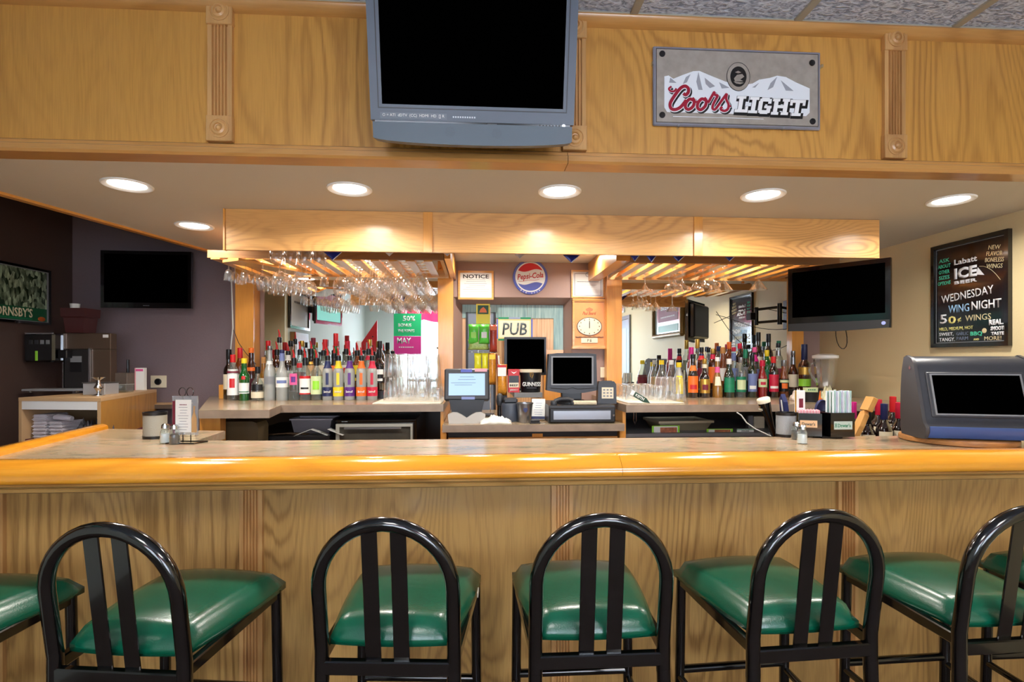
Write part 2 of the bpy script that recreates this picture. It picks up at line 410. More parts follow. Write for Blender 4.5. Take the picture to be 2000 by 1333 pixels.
# rear wall of the room with two windows
rw = nb()
def rwall(x0, x1, z0, z1): bx(x0, x1, BACK-.1, BACK, z0, z1, bm=rw)
W1 = (-1.4, -.1); W2 = (.6, 2.1); Z0, Z1 = .9, 2.36
rwall(-2.2, W1[0], 0, ZC); rwall(W1[1], W2[0], 0, ZC); rwall(W2[1], XR+.1, 0, ZC)
for a, b in (W1, W2): rwall(a, b, 0, Z0); rwall(a, b, Z1, ZC)
struct('wall_rear', rw, WGRE)
SKYM = mat('bright_daylight_pane', (235, 243, 255), .3, emit=1.1)
for k, (a, b) in enumerate((W1, W2)):
    w = sempty('window_%d' % (k+2))
    obj('pane', bx(a, b, BACK-.06, BACK-.05, Z0, Z1), SKYM, w)
    f = nb()
    for x in (a+.02, (a+b)/2, b-.02): bx(x-.02, x+.02, BACK-.05, BACK-.01, Z0, Z1, bm=f)
    for z in (Z0+.02, (Z0+Z1)/2, Z1-.02): bx(a, b, BACK-.05, BACK-.01, z-.02, z+.02, bm=f)
    obj('frame', f, WHITE, w)

# fascia above the bar
wf = sempty('wall_front')
obj('backing', bx(-2.12, XR, YF+.012, YF+.058, ZS+.052, ZC), OAKF, wf)
pil = [XY(p, YF-.012) for p in (430, 1122, 1747)]
edges = [-2.12]+pil+[XR]
for a, b in zip(edges, edges[1:]):
    obj('panel', bx(a+.003, b-.003, YF, YF+.012, ZS+.02, ZC-.02), OAKF, wf)
obj('moulding', extrude_x(nb(), [(YF, ZC), (YF-.03, ZC), (YF-.034, ZC-.012), (YF-.026, ZC-.03), (YF-.012, ZC-.038), (YF, ZC-.042)], -2.12, XR), OAKM, wf, 40)
for a, b in ((-2.12, XY(1110, YF-.03)-.001), (XY(1110, YF-.03)+.001, XR)):
    obj('moulding', extrude_x(nb(), [(YF+.06, ZS), (YF-.018, ZS), (YF-.026, ZS+.008), (YF-.026, ZS+.026), (YF-.014, ZS+.032), (YF-.014, ZS+.042), (YF, ZS+.05), (YF+.06, ZS+.05)], a, b), OAKM, wf, 40)
def pilaster(parent, x, y, z0, z1, blocks=True, w=.088):
    """fluted strip with a turned rosette block at each end; built facing -y"""
    bw = w; h = bw if blocks else 0
    p = nb(); yb = 0
    # fluted cross-section
    sec = [(-w/2+.003, 0), (-w/2+.003, -.016), (-.028, -.016)]
    for k in range(5):
        xx = -.022+k*.011
        sec += [(xx-.0045, -.016), (xx-.0025, -.006), (xx+.0025, -.006), (xx+.0045, -.016)]
    sec += [(.028, -.016), (w/2-.003, -.016), (w/2-.003, 0)]
    a = [p.verts.new((x+u, y+v, z0+h)) for u, v in sec]; b = [p.verts.new((x+u, y+v, z1-h)) for u, v in sec]
    p.faces.new(a); p.faces.new(b[::-1])
    for i in range(len(sec)):
        j = (i+1) % len(sec); p.faces.new((a[i], b[i], b[j], a[j]))
    strip = obj('pilaster', p, OAKP, parent)
    if blocks:
        for zc in (z0+h/2, z1-h/2):
            q = nb(); box(q, (x, y-.011, zc), (w, .022, bw), bev=.002)
            lathe(q, [(.034, 0), (.034, .003), (.030, .003), (.028, -.001), (.025, .001), (.022, .006), (.015, .009), (.013, .004), (.010, .003), (.008, .008), (.004, .011), (0, .012)], 24,
                  M=Matrix.Translation((x, y-.022, zc)) @ Matrix.Rotation(R(90), 4, 'X'))
            obj('rosette_block', q, OAKP, strip, 35)
    return strip
for x in pil: pilaster(wf, x, YF, ZS+.05, ZC-.004)

# soffit over the bar, with its sloped-off end trim
sl = lambda Y: -1.98+(Y-2.37)*.2265
so = sempty('ceiling_soffit')
obj('soffit_board', slab(nb(), [(sl(YF), YF+.06), (XR, YF+.06), (XR, YB), (sl(YB), YB)], ZS, ZS+.02), SOFF, so)
e = nb(); dx = .03
slab(e, [(sl(YF)-dx, YF+.06), (sl(YF)+.005, YF+.06), (sl(YB)+.005, YB), (sl(YB)-dx, YB)], ZS-.012, ZS+.05)
obj('edge_trim', e, OAKOY, so)
e = nb(); slab(e, [(sl(YF)-dx, YF+.06), (sl(YF), YF+.06), (sl(YB), YB), (sl(YB)-dx, YB)], ZS+.05, ZC)
obj('end_board', e, WBRL, so)
# side partition seen only in the mirror
tag(obj('wood_partition', bx(-2.1, -2.04, 1.02, 1.5, 0, 1.72, .004), oak('brown_partition_wood', (128, 92, 54), (88, 60, 34), 'Z')), 'plain brown wood partition panel beside the pale wall, seen in the mirror', 'partition')

# recessed lights
LENS = mat('lamp_lens', (255, 252, 244), .4, emit=9)
RING = mat('lamp_ring', (246, 244, 240), .35)
def recessed(name, loc, r, power, label, group=None):
    t = thing(name, label, 'ceiling light', loc, 0, group)
    obj('trim_ring', lathe(nb(), [(r, .0), (r, -.004), (r*.95, -.007), (r*.78, -.003), (r*.72, .003), (r*.72, 0)], 36), RING, t, 40)
    obj('lens', lathe(nb(), [(0, -.001), (r*.73, -.001), (r*.73, .0), (0, .0)], 36), LENS, t)
    area('recessed_lamp', (loc[0], loc[1], loc[2]-.012), (0, 0, 0), r*1.5, r*1.5, power, (1, .94, .85), 'DISK', 160)
fl = 'recessed lights along the front of the soffit'
for (px, py), lb in zip(((249, 361), (683, 369), (1093, 374), (1490, 381), (1857, 391)), (
        'round recessed light with white ring above the left end of the bar', 'recessed light in the soffit just left of the hanging television',
        'recessed light in the soffit beneath the hanging television', 'recessed light in the soffit beneath the mirror-framed beer sign', 'recessed light in the soffit nearest the chalkboard wall')):
    recessed('recessed_light', PZ(px, py, ZS), .0905, 9.5, lb, fl)
recessed('recessed_light', PZ(380, 441, ZS), .092, 6.0, 'recessed light in the soffit nearest the dark brown wall corner')
recessed('recessed_light', PZ(932, 491, ZS), .055, 6, 'small recessed light in the alcove soffit above the framed notice')
recessed('recessed_light', PZ(1153, 494, ZS), .055, 6, 'small recessed light in the alcove soffit above the framed licence')
# lamps in the soffit inside the glass racks, hidden by the header board
for k, x in enumerate((-1.15, -.65, 1.0, 1.6)):
    recessed('recessed_light', (x, 3.3, ZS), .07, 6, ('recessed light inside the stemware rack, at its dark wall end', 'recessed light inside the stemware rack, beside the alcove post', 'recessed light above the sparse stemware rack, beside the alcove post', 'recessed light above the sparse stemware rack, at its far end')[k])

# ================================================================= HEADER BOARD
YH = 2.575
hx0, hx1 = XY(440, YH), XY(1718, YH); hz0 = ZY(440, 488, YH)
hd = thing('header_board', 'long oak header board hung below the soffit, in three panels with battens', 'header', ((hx0+hx1)/2, YH, hz0))
hc = (hx0+hx1)/2
sp = [hx0, XY(836, YH), XY(1363, YH), hx1]
for a, b in zip(sp, sp[1:]): obj('panel', bx(a-hc+.001, b-hc-.001, 0, .02, 0, ZS-hz0-.001), OAKH, hd)
for x in sp[1:3]: obj('batten', bx(x-hc-.022, x-hc+.022, -.008, 0, -.002, ZS-hz0-.002, .001), OAKO, hd)
obj('end_strip', bx(hx0-hc-.008, hx0-hc, -.006, .02, -.002, ZS-hz0-.002), OAKO, hd)
obj('back_frame', bx(hx0-hc+.02, hx1-hc-.02, .02, .05, ZS-hz0-.04, ZS-hz0-.001), OAKO, hd)

# ================================================================= BAR
bar = thing('bar_counter', 'long bar with glossy orange oak rail, stone-look top and oak veneer front', 'bar', (0, 1.98, 0))
def BO(o): o.location = (0, -1.98, 0); return o
BX0, BX1 = -2.09, XR
A = PZ(0, 892, 1.067); Bp = PZ(212, 838, 1.067); Cp = PZ(440, 842, 1.067); Dp = PZ(385, 861, 1.067); Ep = PZ(2000, 853, 1.067)
top = [(BX1, 1.85), (BX1, 2.24), (Dp.x+.3, 2.285), (Dp.x, Dp.y), (Cp.x, Cp.y), (Bp.x, Bp.y), (A.x, A.y), (A.x-.02, 1.85)]
BO(obj('worktop', slab(nb(), top, 1.03, 1.067), LAM, bar))
prof = [(1.85, 1.067), (1.843, 1.077), (1.825, 1.083), (1.80, 1.083), (1.775, 1.078), (1.755, 1.066), (1.74, 1.05), (1.732, 1.034), (1.735, 1.022), (1.742, 1.0165), (1.85, 1.0165)]
BO(obj('rail_moulding', extrude_x(nb(), [(1.85, 1.016), (1.744, 1.016), (1.7395, 1.011), (1.742, 1.006), (1.750, 1.004), (1.746, 1.0), (1.748, .991), (1.756, .987), (1.85, .985)], BX0, BX1), OAKLOW, bar, 50))
xm = XY(1215, 1.74)
BO(obj('front_rail', extrude_x(nb(), prof, BX0, xm-.0006), OAKR, bar, 50))
BO(obj('front_rail', extrude_x(nb(), prof, xm+.0006, BX1), OAKR, bar, 50))
# side rail at the return end
d = (Vector(Bp.xy)-Vector(A.xy)).normalized(); nrm = Vector((-d.y, d.x))
sr = nb(); a2 = Vector(A.xy)-d*.03; b2 = Vector(Bp.xy)
secs = [(0, 1.067), (.003, 1.083), (.02, 1.092), (.05, 1.09), (.075, 1.07), (.08, 1.03), (.07, .99), (0, .99)]
ra = [sr.verts.new((a2.x+nrm.x*u, a2.y+nrm.y*u, z)) for u, z in secs]; rb = [sr.verts.new((b2.x+nrm.x*u, b2.y+nrm.y*u, z)) for u, z in secs]
sr.faces.new(ra); sr.faces.new(rb[::-1])
for i in range(len(secs)):
    j = (i+1) % len(secs); sr.faces.new((ra[i], rb[i], rb[j], ra[j]))
BO(obj('side_rail', sr, OAKRY, bar, 50))
bp_ = [XY(p, 1.965) for p in (-18, 490, 1098, 1657)]; be = [BX0]+bp_+[BX1]
for a, b in zip(be, be[1:]): BO(obj('front_panel', bx(a+.002, b-.002, 1.98, 1.99, 0.0, 1.03), OAKB, bar))
BO(obj('carcass', bx(BX0, BX1, 1.99, 2.03, 0, 1.03), OAKO, bar))
BO(obj('underside_rail', bx(BX0, BX1, 1.78, 1.98, 1.0, 1.03), OAKO, bar))
for x in bp_:
    s = pilaster(bar, x, 1.98, 0.1, 1.0, False, .085); s.location = (0, -1.98, 0)
    c = nb(); box(c, (x, 1.967, 1.005), (.095, .026, .03), bev=.003); BO(obj('capital', c, OAKP, bar))
    c = nb(); box(c, (x, 1.967, .05), (.095, .026, .1), bev=.003); BO(obj('plinth', c, OAKP, bar))
# low step rail at the foot, right end
BO(obj('kick_board', bx(BX0, BX1, 1.965, 1.98, 0, .09), OAKB, bar))

# ================================================================= BAR STOOLS
def vinyl():
    m, nt, b = newmat('green_vinyl'); N = nt.nodes.new; L = nt.links.new
    b.inputs['Base Color'].default_value = rgba((0, 84, 60)); b.inputs['Roughness'].default_value = .27; b.inputs['Specular IOR Level'].default_value = .6
    b.inputs['Coat Weight'].default_value = .25; b.inputs['Coat Roughness'].default_value = .2
    tc = N('ShaderNodeTexCoord'); n = N('ShaderNodeTexNoise'); n.inputs['Scale'].default_value = 300; n.inputs['Detail'].default_value = 2
    L(tc.outputs['Object'], n.inputs['Vector']); bp = N('ShaderNodeBump'); bp.inputs['Strength'].default_value = .25; bp.inputs['Distance'].default_value = .0015
    L(n.outputs['Fac'], bp.inputs['Height']); L(bp.outputs[0], b.inputs['Normal']); return m
VIN = vinyl()
def make_stool():
    t = thing('bar_stool', 'x', 'stool', (0, 0, 0), 0, 'green vinyl bar stools along the bar')
    # seat cushion: trapezoid, wider at the front, crowned
    s = nb(); nx, ny = 14, 14
    def hw(v): return .158+(.203-.158)*v
    def pt(u, v, top):
        # superellipse mapping keeps corners round
        a, b = u*2-1, v*2-1
        ca = a*math.sqrt(max(0, 1-b*b*.10)); cb = b*math.sqrt(max(0, 1-a*a*.10))
        x = ca*hw(v); y = .012+cb*.205
        ed = max(abs(a), abs(b)); k = 1-max(0, (ed-.78)/.22)**2
        dome = (1-a*a*.55)*(1-b*b*.35)
        z = .714+(.022+.032*dome)*math.sqrt(max(0, k)) if top else .696
        return (x, y, z)
    gt = [[s.verts.new(pt(i/nx, j/ny, True)) for i in range(nx+1)] for j in range(ny+1)]
    gb = [[s.verts.new(pt(i/nx, j/ny, False)) for i in range(nx+1)] for j in range(ny+1)]
    for j in range(ny):
        for i in range(nx):
            s.faces.new((gt[j][i], gt[j][i+1], gt[j+1][i+1], gt[j+1][i])); s.faces.new((gb[j][i], gb[j+1][i], gb[j+1][i+1], gb[j][i+1]))
    rim = [(0, i) for i in range(nx)]+[(j, nx) for j in range(ny)]+[(ny, i) for i in range(nx, 0, -1)]+[(j, 0) for j in range(ny, 0, -1)]
    for k in range(len(rim)):
        a, b = rim[k], rim[(k+1) % len(rim)]
        s.faces.new((gt[a[0]][a[1]], gb[a[0]][a[1]], gb[b[0]][b[1]], gt[b[0]][b[1]]))
    obj('seat', s, VIN, t, 180)
    # hooped back: each rear leg runs up into the arch
    r = .161; zc = .855; tr = .0175
    def lean(z): return -.205-max(0, z-.68)*.14
    arch = [(-r*math.cos(math.pi*k/20), 0, zc+r*math.sin(math.pi*k/20)) for k in range(21)]
    arch = [(x, lean(z), z) for x, _, z in arch]
    pts = [(-r, lean(.70), .62), (-r, lean(.70), .70), (-r, lean(.78), .78)]+arch+[(r, lean(.78), .78), (r, lean(.70), .70), (r, lean(.70), .62)]
    obj('back_hoop', tube(nb(), pts, tr, 14), BLK, t, 60)
    for sx in (-1, 1):
        obj('leg', tube(nb(), [(sx*r, -.208, .63), (sx*(r+.012), -.222, .003)], .0175, 12), BLK, t, 60)
        fx = .178
        obj('leg', tube(nb(), [(sx*fx, .175, .70), (sx*(fx+.006), .19, .003)], .0155, 12), BLK, t, 60)
        b = nb(); a = Vector((sx*(r+.002), -.205, .676)); c = Vector((sx*fx, .185, .692)); dd = c-a
        box(b, (0, 0, 0), (.022, dd.length, .03), bev=.003, M=Matrix.Translation((a+c)/2) @ dd.to_track_quat('Y', 'Z').to_matrix().to_4x4())
        obj('side_bar', b, BLK, t)
        b = nb()
        zt_ = zc+math.sqrt(r*r-.035**2)-.004; z0_ = .652
        box(b, (0, 0, 0), (.0385, .006, math.hypot(zt_-z0_, lean(zt_)-lean(z0_))), bev=.0015,
            M=Matrix.Translation((sx*.0345, (lean(zt_)+lean(z0_))/2+.0, (zt_+z0_)/2)) @ Matrix.Rotation(math.atan2(-(lean(zt_)-lean(z0_)), zt_-z0_), 4, 'X'))
        obj('back_slat', b, BLK, t)
    obj('cross_bar', bx(-r, r, -.222, -.200, .640, .674, .003), BLK, t)
    obj('front_bar', bx(-.178, .178, .168, .190, .668, .696, .003), BLK, t)
    obj('footrest', tube(nb(), [(-.182, .183, .40), (.182, .183, .40)], .013, 10), BLK, t, 60)
    obj('stretcher', tube(nb(), [(-.166, -.216, .33), (.166, -.216, .33)], .011, 10), BLK, t, 60)
    for sx in (-1, 1): obj('stretcher', tube(nb(), [(sx*.166, -.216, .36), (sx*.182, .184, .38)], .011, 10), BLK, t, 60)
    return t
st0 = make_stool()
TIP = mat('bare_metal_scuff', (214, 206, 190), .4, .3)
# stool positions: hoop stands on Y=1.318, seat towards the bar
spots = [(-1.43, -7, 'green bar stool at the dark wall end, only its seat corner in view'),
         (None, 232, -8, 'green bar stool angled clockwise, in front of the left bar panel'),
         (None, 757, -5, 'green bar stool beneath the television, with a scuffed seat edge'),
         (None, 1172, 0, 'green bar stool standing square to the bar, below the cash drawer'),
         (None, 1588, 3, 'green bar stool standing before the fluted strip, second from the chalkboard end'),
         (None, 1985, 2, 'green bar stool below the countertop game machine, cut by the picture edge'),
         (1.895, 0, 'green bar stool closest to the chalkboard wall, mostly hidden behind another stool')]
for i, s_ in enumerate(spots):
    if s_[0] is None: x, a, lb = XY(s_[1], 1.318), s_[2], s_[3]
    else: x, a, lb = s_[0], s_[1], s_[2]
    o = st0 if i == 0 else copy_tree(st0)
    rz = R(a); off = Vector((0.21*math.sin(rz)*-1, .21*math.cos(rz)))
    relabel(o, lb, (x+off.x, 1.318+off.y, 0), rz)
    if i == 2:
        q = nb(); box(q, (0, 0, 0), (.004, .03, .016), bev=.0015, M=Matrix.Translation((.194, .08, .714)) @ Matrix.Rotation(R(12), 4, 'X')); obj('scuff', q, TIP, o, label='pale scuff where the vinyl is worn through')

# ================================================================= BACK BAR COUNTERS
CZ = 1.15
lcf = ZY
lY0, lY1 = 2.78, 3.07
L0 = (XY(388, lY0), lY0); L1 = (XY(526, lY0), lY0); L2 = (XY(549, lY1), lY1); L3 = (XY(866, lY1), lY1)
Lb = PZ(437, 771, CZ)
lc = thing('back_counter', 'stone-look back counter carrying the clear spirits bottles, stepped forward at one end', 'counter', (L2[0], lY1, 0))
def LO(o): o.location = (-L2[0], -lY1, 0); return o
pl = [L0, L1, L2, L3, (L3[0], YB-.02), (Lb.x, YB-.02)]
LO(obj('worktop', slab(nb(), pl, CZ-.002, CZ), LAM, lc)); LO(obj('edge_slab', slab(nb(), pl, CZ-.042, CZ-.002), LAME, lc))
LO(obj('end_panel', bx(L3[0]-.02, L3[0]-.001, 3.12, YB-.03, 0, CZ-.042), OAKO, lc))
LO(obj('back_panel', bx(Lb.x, L3[0]-.02, YB-.04, YB-.02, 0, CZ-.042), BLKP, lc))
LO(obj('end_cabinet', bx(XY(392, 2.86), XY(430, 2.86), 2.85, 2.87, 0, CZ-.042), OAKO, lc))
LO(obj('end_post', bx(XY(430, 2.86)+.001, XY(434, 2.86), 2.84, 2.9, 0, CZ-.042), OAKO, lc))
rY = 2.95
R0 = (XY(1221, 2.95)+.003, 3.1); R1 = (XY(1222, rY)+.003, rY); R2 = (XR-.02, rY)
rc = thing('back_counter', 'stone-look back counter carrying the dark liqueur bottles and pint glasses', 'counter', (R1[0], rY, 0))
def RO(o): o.location = (-R1[0], -rY, 0); return o
pr = [R0, R1, R2, (XR-.02, YB-.02), (R0[0], YB-.02)]
RO(obj('worktop', slab(nb(), pr, CZ-.002, CZ), LAM, rc)); RO(obj('edge_slab', slab(nb(), pr, CZ-.042, CZ-.002), LAME, rc))
RO(obj('end_panel', bx(R0[0]+.002, R0[0]+.02, 3.02, YB-.03, 0, CZ-.042), OAKO, rc))
RO(obj('back_panel', bx(R0[0]+.021, XR-.03, YB-.04, YB-.02, 0, CZ-.042), BLKP, rc))
ZSH = ZY(1350, 846, 3.1)
RO(obj('shelf', bx(R0[0]+.021, XR-.03, 3.08, YB-.04, ZSH-.02, ZSH), GREY, rc))
# central lower counter
cY = 2.95; CZC = ZY(1000, 830, cY)
c0, c1 = XY(864, cY), XY(1220, cY)
cc = thing('back_counter', 'lower stone-look counter in the alcove, carrying the cash drawer and monitors', 'counter', ((c0+c1)/2, cY, 0)); cm = (c0+c1)/2
def CO(o): o.location = (-cm, -cY, 0); return o
CO(obj('worktop', bx(c0, c1, cY, YB-.02, CZC-.002, CZC), LAM, cc)); CO(obj('edge_slab', bx(c0, c1, cY, YB-.02, CZC-.04, CZC-.002), LAME, cc))
for x in (c0-.005, c1-.02): CO(obj('side_panel', bx(x, x+.025, cY+.03, YB-.03, 0, CZC-.04), OAKO, cc))
CO(obj('drawer_front', bx(c0+.03, c1-.03, cY+.04, cY+.06, .6, CZC-.075), OAKM, cc)); CO(obj('drawer_pull', bx(cm-.02+.01, cm+.05, cY+.03, cY+.04, CZC-.075, CZC-.055, .002), OAKO, cc))
CO(obj('drawer_rail', bx(c0+.03, c1-.03, cY+.045, cY+.06, CZC-.072, CZC-.042), BLKP, cc))

# posts, mirrors
def post(px0, px1, y0, y1, lb, z0=CZ):
    ym = (y0+y1)/2; x0, x1 = XY(px0, y0), XY(px1, y0)
    o = bx(x0, x1, y0, y1, z0+.0005, ZS-.001, .002); o = obj('wooden_pillar', o, OAKO); o['kind'] = 'structure'; return o
post(459, 495, 3.74, 3.85, ''); post(855, 885, 3.78, 3.85, ''); post(1185, 1215, 3.78, 3.85, '')
post(1547, 1570, 3.80, 3.85, '')
SC.cycles.transparent_max_bounces = 48
MIR = mat('mirror_silver', (238, 243, 242), .0, 1)
YM = 3.835
for (a, b, lb) in ((XY(495, 3.6)-.02, XY(857, 3.6), 'large wall mirror behind the clear spirits bottles and stemware'), (XY(1213, 3.6), XY(1549, 3.80)+.01, 'large wall mirror behind the dark liqueur bottles')):
    t = thing('wall_mirror', lb, 'mirror', ((a+b)/2, YM, CZ)); w = (b-a)/2
    obj('mirror_glass', bx(-w, w, 0, .006, .001, ZS-CZ-.002), MIR, t)
    obj('backing', bx(-w, w, .006, YB-YM-.001, .001, ZS-CZ-.002), BLKP, t)

OAKD = oak('oak_shaded_board', (150, 104, 58), (104, 66, 34), 'X', .4, .2, ring=5)  # rack board oak, its colour darkened to stand in for the dimmer light
# ================================================================= STEMWARE RACKS
ZR = 1.955; YR0, YR1 = 3.05, 3.58
def rack(x0, x1, xs_, lb, diag=None):
    t = thing('stemware_rack', lb, 'glass rack', (x0, YR0, ZR))
    def K(o): o.location = (-x0, -YR0, -ZR); return o
    K(obj('front_board', bx(x0, x1, YR0, YR0+.02, ZR+.0085, ZR+.050), OAKD, t))
    K(obj('rear_board', bx(x0, x1, YR1, YR1+.02, ZR-.01, ZR+.04), OAKM, t))
    for xx in (x0, x1-.02):
        K(obj('end_board', bx(xx, xx+.02, YR0+.02, YR1, ZR+.0085, ZR+.050), OAKD, t))
        for yy in (YR0+.0205, YR1-.03): K(obj('hanger', bx((x0+.22 if xx == x0 else x1-.06), (x0+.234 if xx == x0 else x1-.046), yy, yy+.02, ZR+.05, ZS-.001), OAKO, t))
    for x in xs_:
        s = nb(); bx(x-.024, x+.024, YR0-.004, YR1, ZR, ZR+.007, bm=s); bx(x-.006, x+.006, YR0+.02, YR1, ZR+.007, ZR+.035, bm=s)
        K(obj('slat', s, OAKOY, t))
    if diag:
        a, b = Vector(diag[0]), Vector(diag[1]); dd = b-a; q = nb()
        box(q, (0, 0, 0), (dd.length, .13, .014), M=Matrix.Translation(((a+b)/2).to_3d()+Vector((0, 0, ZR-.008))) @ Matrix.Rotation(math.atan2(dd.y, dd.x), 4, 'Z'))
        K(obj('diagonal_board', q, OAKM, t))
    return t
lx = [XY(p, YR0) for p in (421, 455, 489, 523, 557, 591, 625, 660, 696, 732, 767, 801, 836)]
rx = [XY(p, YR0) for p in (1256, 1285, 1317, 1349, 1381, 1413, 1445, 1477, 1509, 1541, 1573, 1605)]
rack(XY(405, YR0), XY(866, YR0), lx, 'oak ceiling rack crowded with hanging stemware, beside the dark wall', ((XY(445, 3.0), 3.03), (XY(600, 3.5), 3.5)))
rack(XY(1232, YR0), XY(1640, YR0), rx, 'oak ceiling rack holding only a few margarita and martini glasses')
# side brackets joining rack and post
for px in (868, 1202):
    x = XY(px, 3.3) if px > 1000 else XY(px-4, 3.3)
    o = obj('wooden_beam', bx(XY(1203, 3.07) if px > 1000 else XY(868, 3.07)-.0, (XY(1231, 3.06) if px > 1000 else XY(880, 3.07)), 3.06, 3.86, ZR+.02, ZS-.001), OAKOY); o['kind'] = 'structure'
# ================================================================= TELEVISIONS AND THINGS ON THE FASCIA
def tilt_M(loc, ax): return Matrix.Translation(loc) @ Matrix.Rotation(R(ax), 4, 'X')
TVB = mat('bluegrey_casing', (84, 94, 108), .38, bump=.05, bscale=400)
TVB2 = mat('bluegrey_casing_lower', (78, 92, 104), .42)
a = PY(925, 286, 1.775)
tv = thing('television', 'big grey television hung tilted on the oak fascia above the bar', 'television', (a.x, 1.775, a.z))
M = Matrix.Rotation(R(13.5), 4, 'X')
w = .325; H = .475
c = nb()
# casing: bezel frame as outline with a curved chin
f = nb()
def ring(bm, x0, x1, z0, z1, X0, X1, Z0, Z1, y0, y1):
    for (p, q, r_, s) in ((X0, x0, Z0, Z1), (x1, X1, Z0, Z1), (x0, x1, Z0, z0), (x0, x1, z1, Z1)): bx(p, q, y0, y1, r_, s, bm=bm)
ring(f, -.288, .288, .115, .115+.345, -w, w, .068, H+.03, -.03, .02)
obj('bezel', f, TVB, tv, M=M)
f = nb(); ring(f, -.298, .298, .106, .469, -.301, .301, .103, .472, -.0315, -.03); obj('bezel_groove', f, DKG, tv, M=M)
obj('screen', bx(-.29, .29, -.024, -.015, .112, .463), SCR, tv, M=M)
ch = [(-w+.006, .062)]+[(-w+.006+.02*0, .02)]+[(-w*math.cos(math.pi*k/16)*.985, .016-.018*math.sin(math.pi*k/16)) for k in range(17)]+[(w-.006, .062)]
obj('speaker_panel', poly(nb(), ch, -.034, .02), TVB2, tv, M=M)
obj('dark_strip', bx(-w+.012, w-.012, -.028, .015, .060, .069), mat('gloss_strip', (24, 26, 34), .15), tv, M=M)
gr = nb()
for gx in (-.075, .075):
    for k in range(60):
        q = k*2.399; rr_ = .016*math.sqrt(k/60); box(gr, (gx+rr_*math.cos(q), -.0345, .036+rr_*math.sin(q)), (.0012, .001, .0012))
g = obj('speaker_holes', gr, DKG, tv, M=M); g['kind'] = 'stuff'
obj('rear_shell', bx(-w+.04, w-.04, .02, .09, .05, H-.03, .02), BLKP, tv, M=M)
lgM = M
bd = nb(); box(bd, (-.19, -.0305, .082), (.21, .001, .018)); obj('badge_strip', bd, mat('badge_grey', (104, 112, 124), .4), tv, M=M)
text('\u25ce \u25a4 ATI  dDTV  (CC)  HDMI  HD  \u25a3 \u25a2'.replace('\u25ce', 'O').replace('\u25a4', '=').replace('\u25a3', '[]').replace('\u25a2', 'R'), .195, WHITE, tv, (-.19, -.0312, .082), .011, M=M)
text('OLEVIA', .075, mat('silver_print', (196, 202, 210), .3), tv, (-.03, -.0305, .082), .009, M=M, space=1.3)
text('SYNTAX', .03, TEXTG, tv, (.06, -.0285, .0645), .003, M=M)
kn = nb()
for k in range(8): box(kn, (.215+k*.0105, -.0285, .064), (.005, .003, .004))
obj('buttons', kn, BLKP, tv, M=M)['kind'] = 'stuff'
obj('power_lamp', lathe(nb(), [(.006, 0), (.005, .003), (0, .004)], 12, M=Matrix.Translation((.292, -.029, .064)) @ Matrix.Rotation(R(90), 4, 'X')), mat('lit_power_lamp', (240, 246, 255), .3, emit=2), tv, M=M)
obj('wall_arm', bx(-.06, .06, .07, .15, .2, .34, .005), BLKP, tv, M=Matrix.Identity(4))

# framed mirror beer sign
yS = YF-.003
c0_ = PY(1437, 174, yS); sg = thing('beer_sign', 'grey mirror beer sign with snowy mountains with red script and white block letters', 'sign', (c0_.x, yS, c0_.z))
pxm = lambda p: XY(p, yS)-c0_.x
def zz(px, py): return ZY(px, py, yS)-c0_.z
x0, x1 = pxm(1274), pxm(1600); z0, z1 = zz(1274, 247), zz(1274, 92)
SILV = mat('sign_silver', (196, 186, 176), .25, .5, vary=.12, bscale=30); SILE = mat('sign_bevel', (176, 176, 190), .18, .6)
obj('bevel_frame', bx(x0, x1, -.010, 0, z0, z1, .004), SILE, sg)
obj('mirror_panel', bx(x0+.010, x1-.010, -.0115, -.009, z0+.010, z1-.010), SILV, sg)
b_ = nb(); ring(b_, x0+.0125, x1-.0125, z0+.0125, z1-.0125, x0+.0105, x1-.0105, z0+.0105, z1-.0105, -.0120, -.0112); obj('border_line', b_, BLKP, sg)
def sgp(pts): return [(x0+(px-1274)/326*(x1-x0), z1-(py-92)/155*(z1-z0)) for px, py in pts]
mt = sgp([(1295, 152), (1303, 150), (1312, 156), (1330, 148), (1350, 140), (1362, 139), (1385, 148), (1412, 158), (1440, 165), (1465, 160), (1478, 152), (1498, 148), (1513, 143), (1530, 145), (1550, 155), (1577, 166), (1577, 214), (1570, 221), (1300, 221), (1295, 212)])
obj('mountains', poly(nb(), mt, -.0125, -.0115), mat('sign_white', (236, 240, 246), .4), sg)
sh = nb()
for P_ in ([(1360, 141), (1368, 176), (1360, 176), (1356, 160)], [(1372, 152), (1392, 168), (1382, 172), (1374, 164)], [(1345, 146), (1338, 162), (1330, 166), (1336, 152)], [(1513, 145), (1505, 166), (1494, 172), (1500, 158)], [(1520, 152), (1545, 172), (1530, 172)], [(1306, 154), (1318, 164), (1304, 164)], [(1478, 158), (1470, 168), (1464, 168)], [(1400, 160), (1420, 170), (1405, 172)]):
    poly(sh, sgp(P_), -.0129, -.0125)
obj('mountain_shadows', sh, mat('sign_grey', (160, 162, 172), .5), sg)['kind'] = 'stuff'
mc = sgp([(1437, 148)])[0]
MM = Matrix.Translation((mc[0], -.0125, mc[1])) @ Matrix.Rotation(R(90), 4, 'X')
obj('medallion', lathe(nb(), [(.0435, 0), (.0435, .0012), (0, .0014)], 36, M=MM @ Matrix.Scale(1.2, 4, (0, 1, 0))), SILV, sg)
obj('medallion_ring', lathe(nb(), [(.044, 0), (.044, .0018), (.0425, .0018), (.0425, .0)], 36, M=MM @ Matrix.Scale(1.2, 4, (0, 1, 0))), BLKP, sg)
md = lathe(nb(), [(.031, 0), (.0305, .002), (0, .0024)], 36, M=MM @ Matrix.Scale(1.22, 4, (0, 1, 0)))
obj('dark_disc', md, BLKP, sg)
w_ = nb()
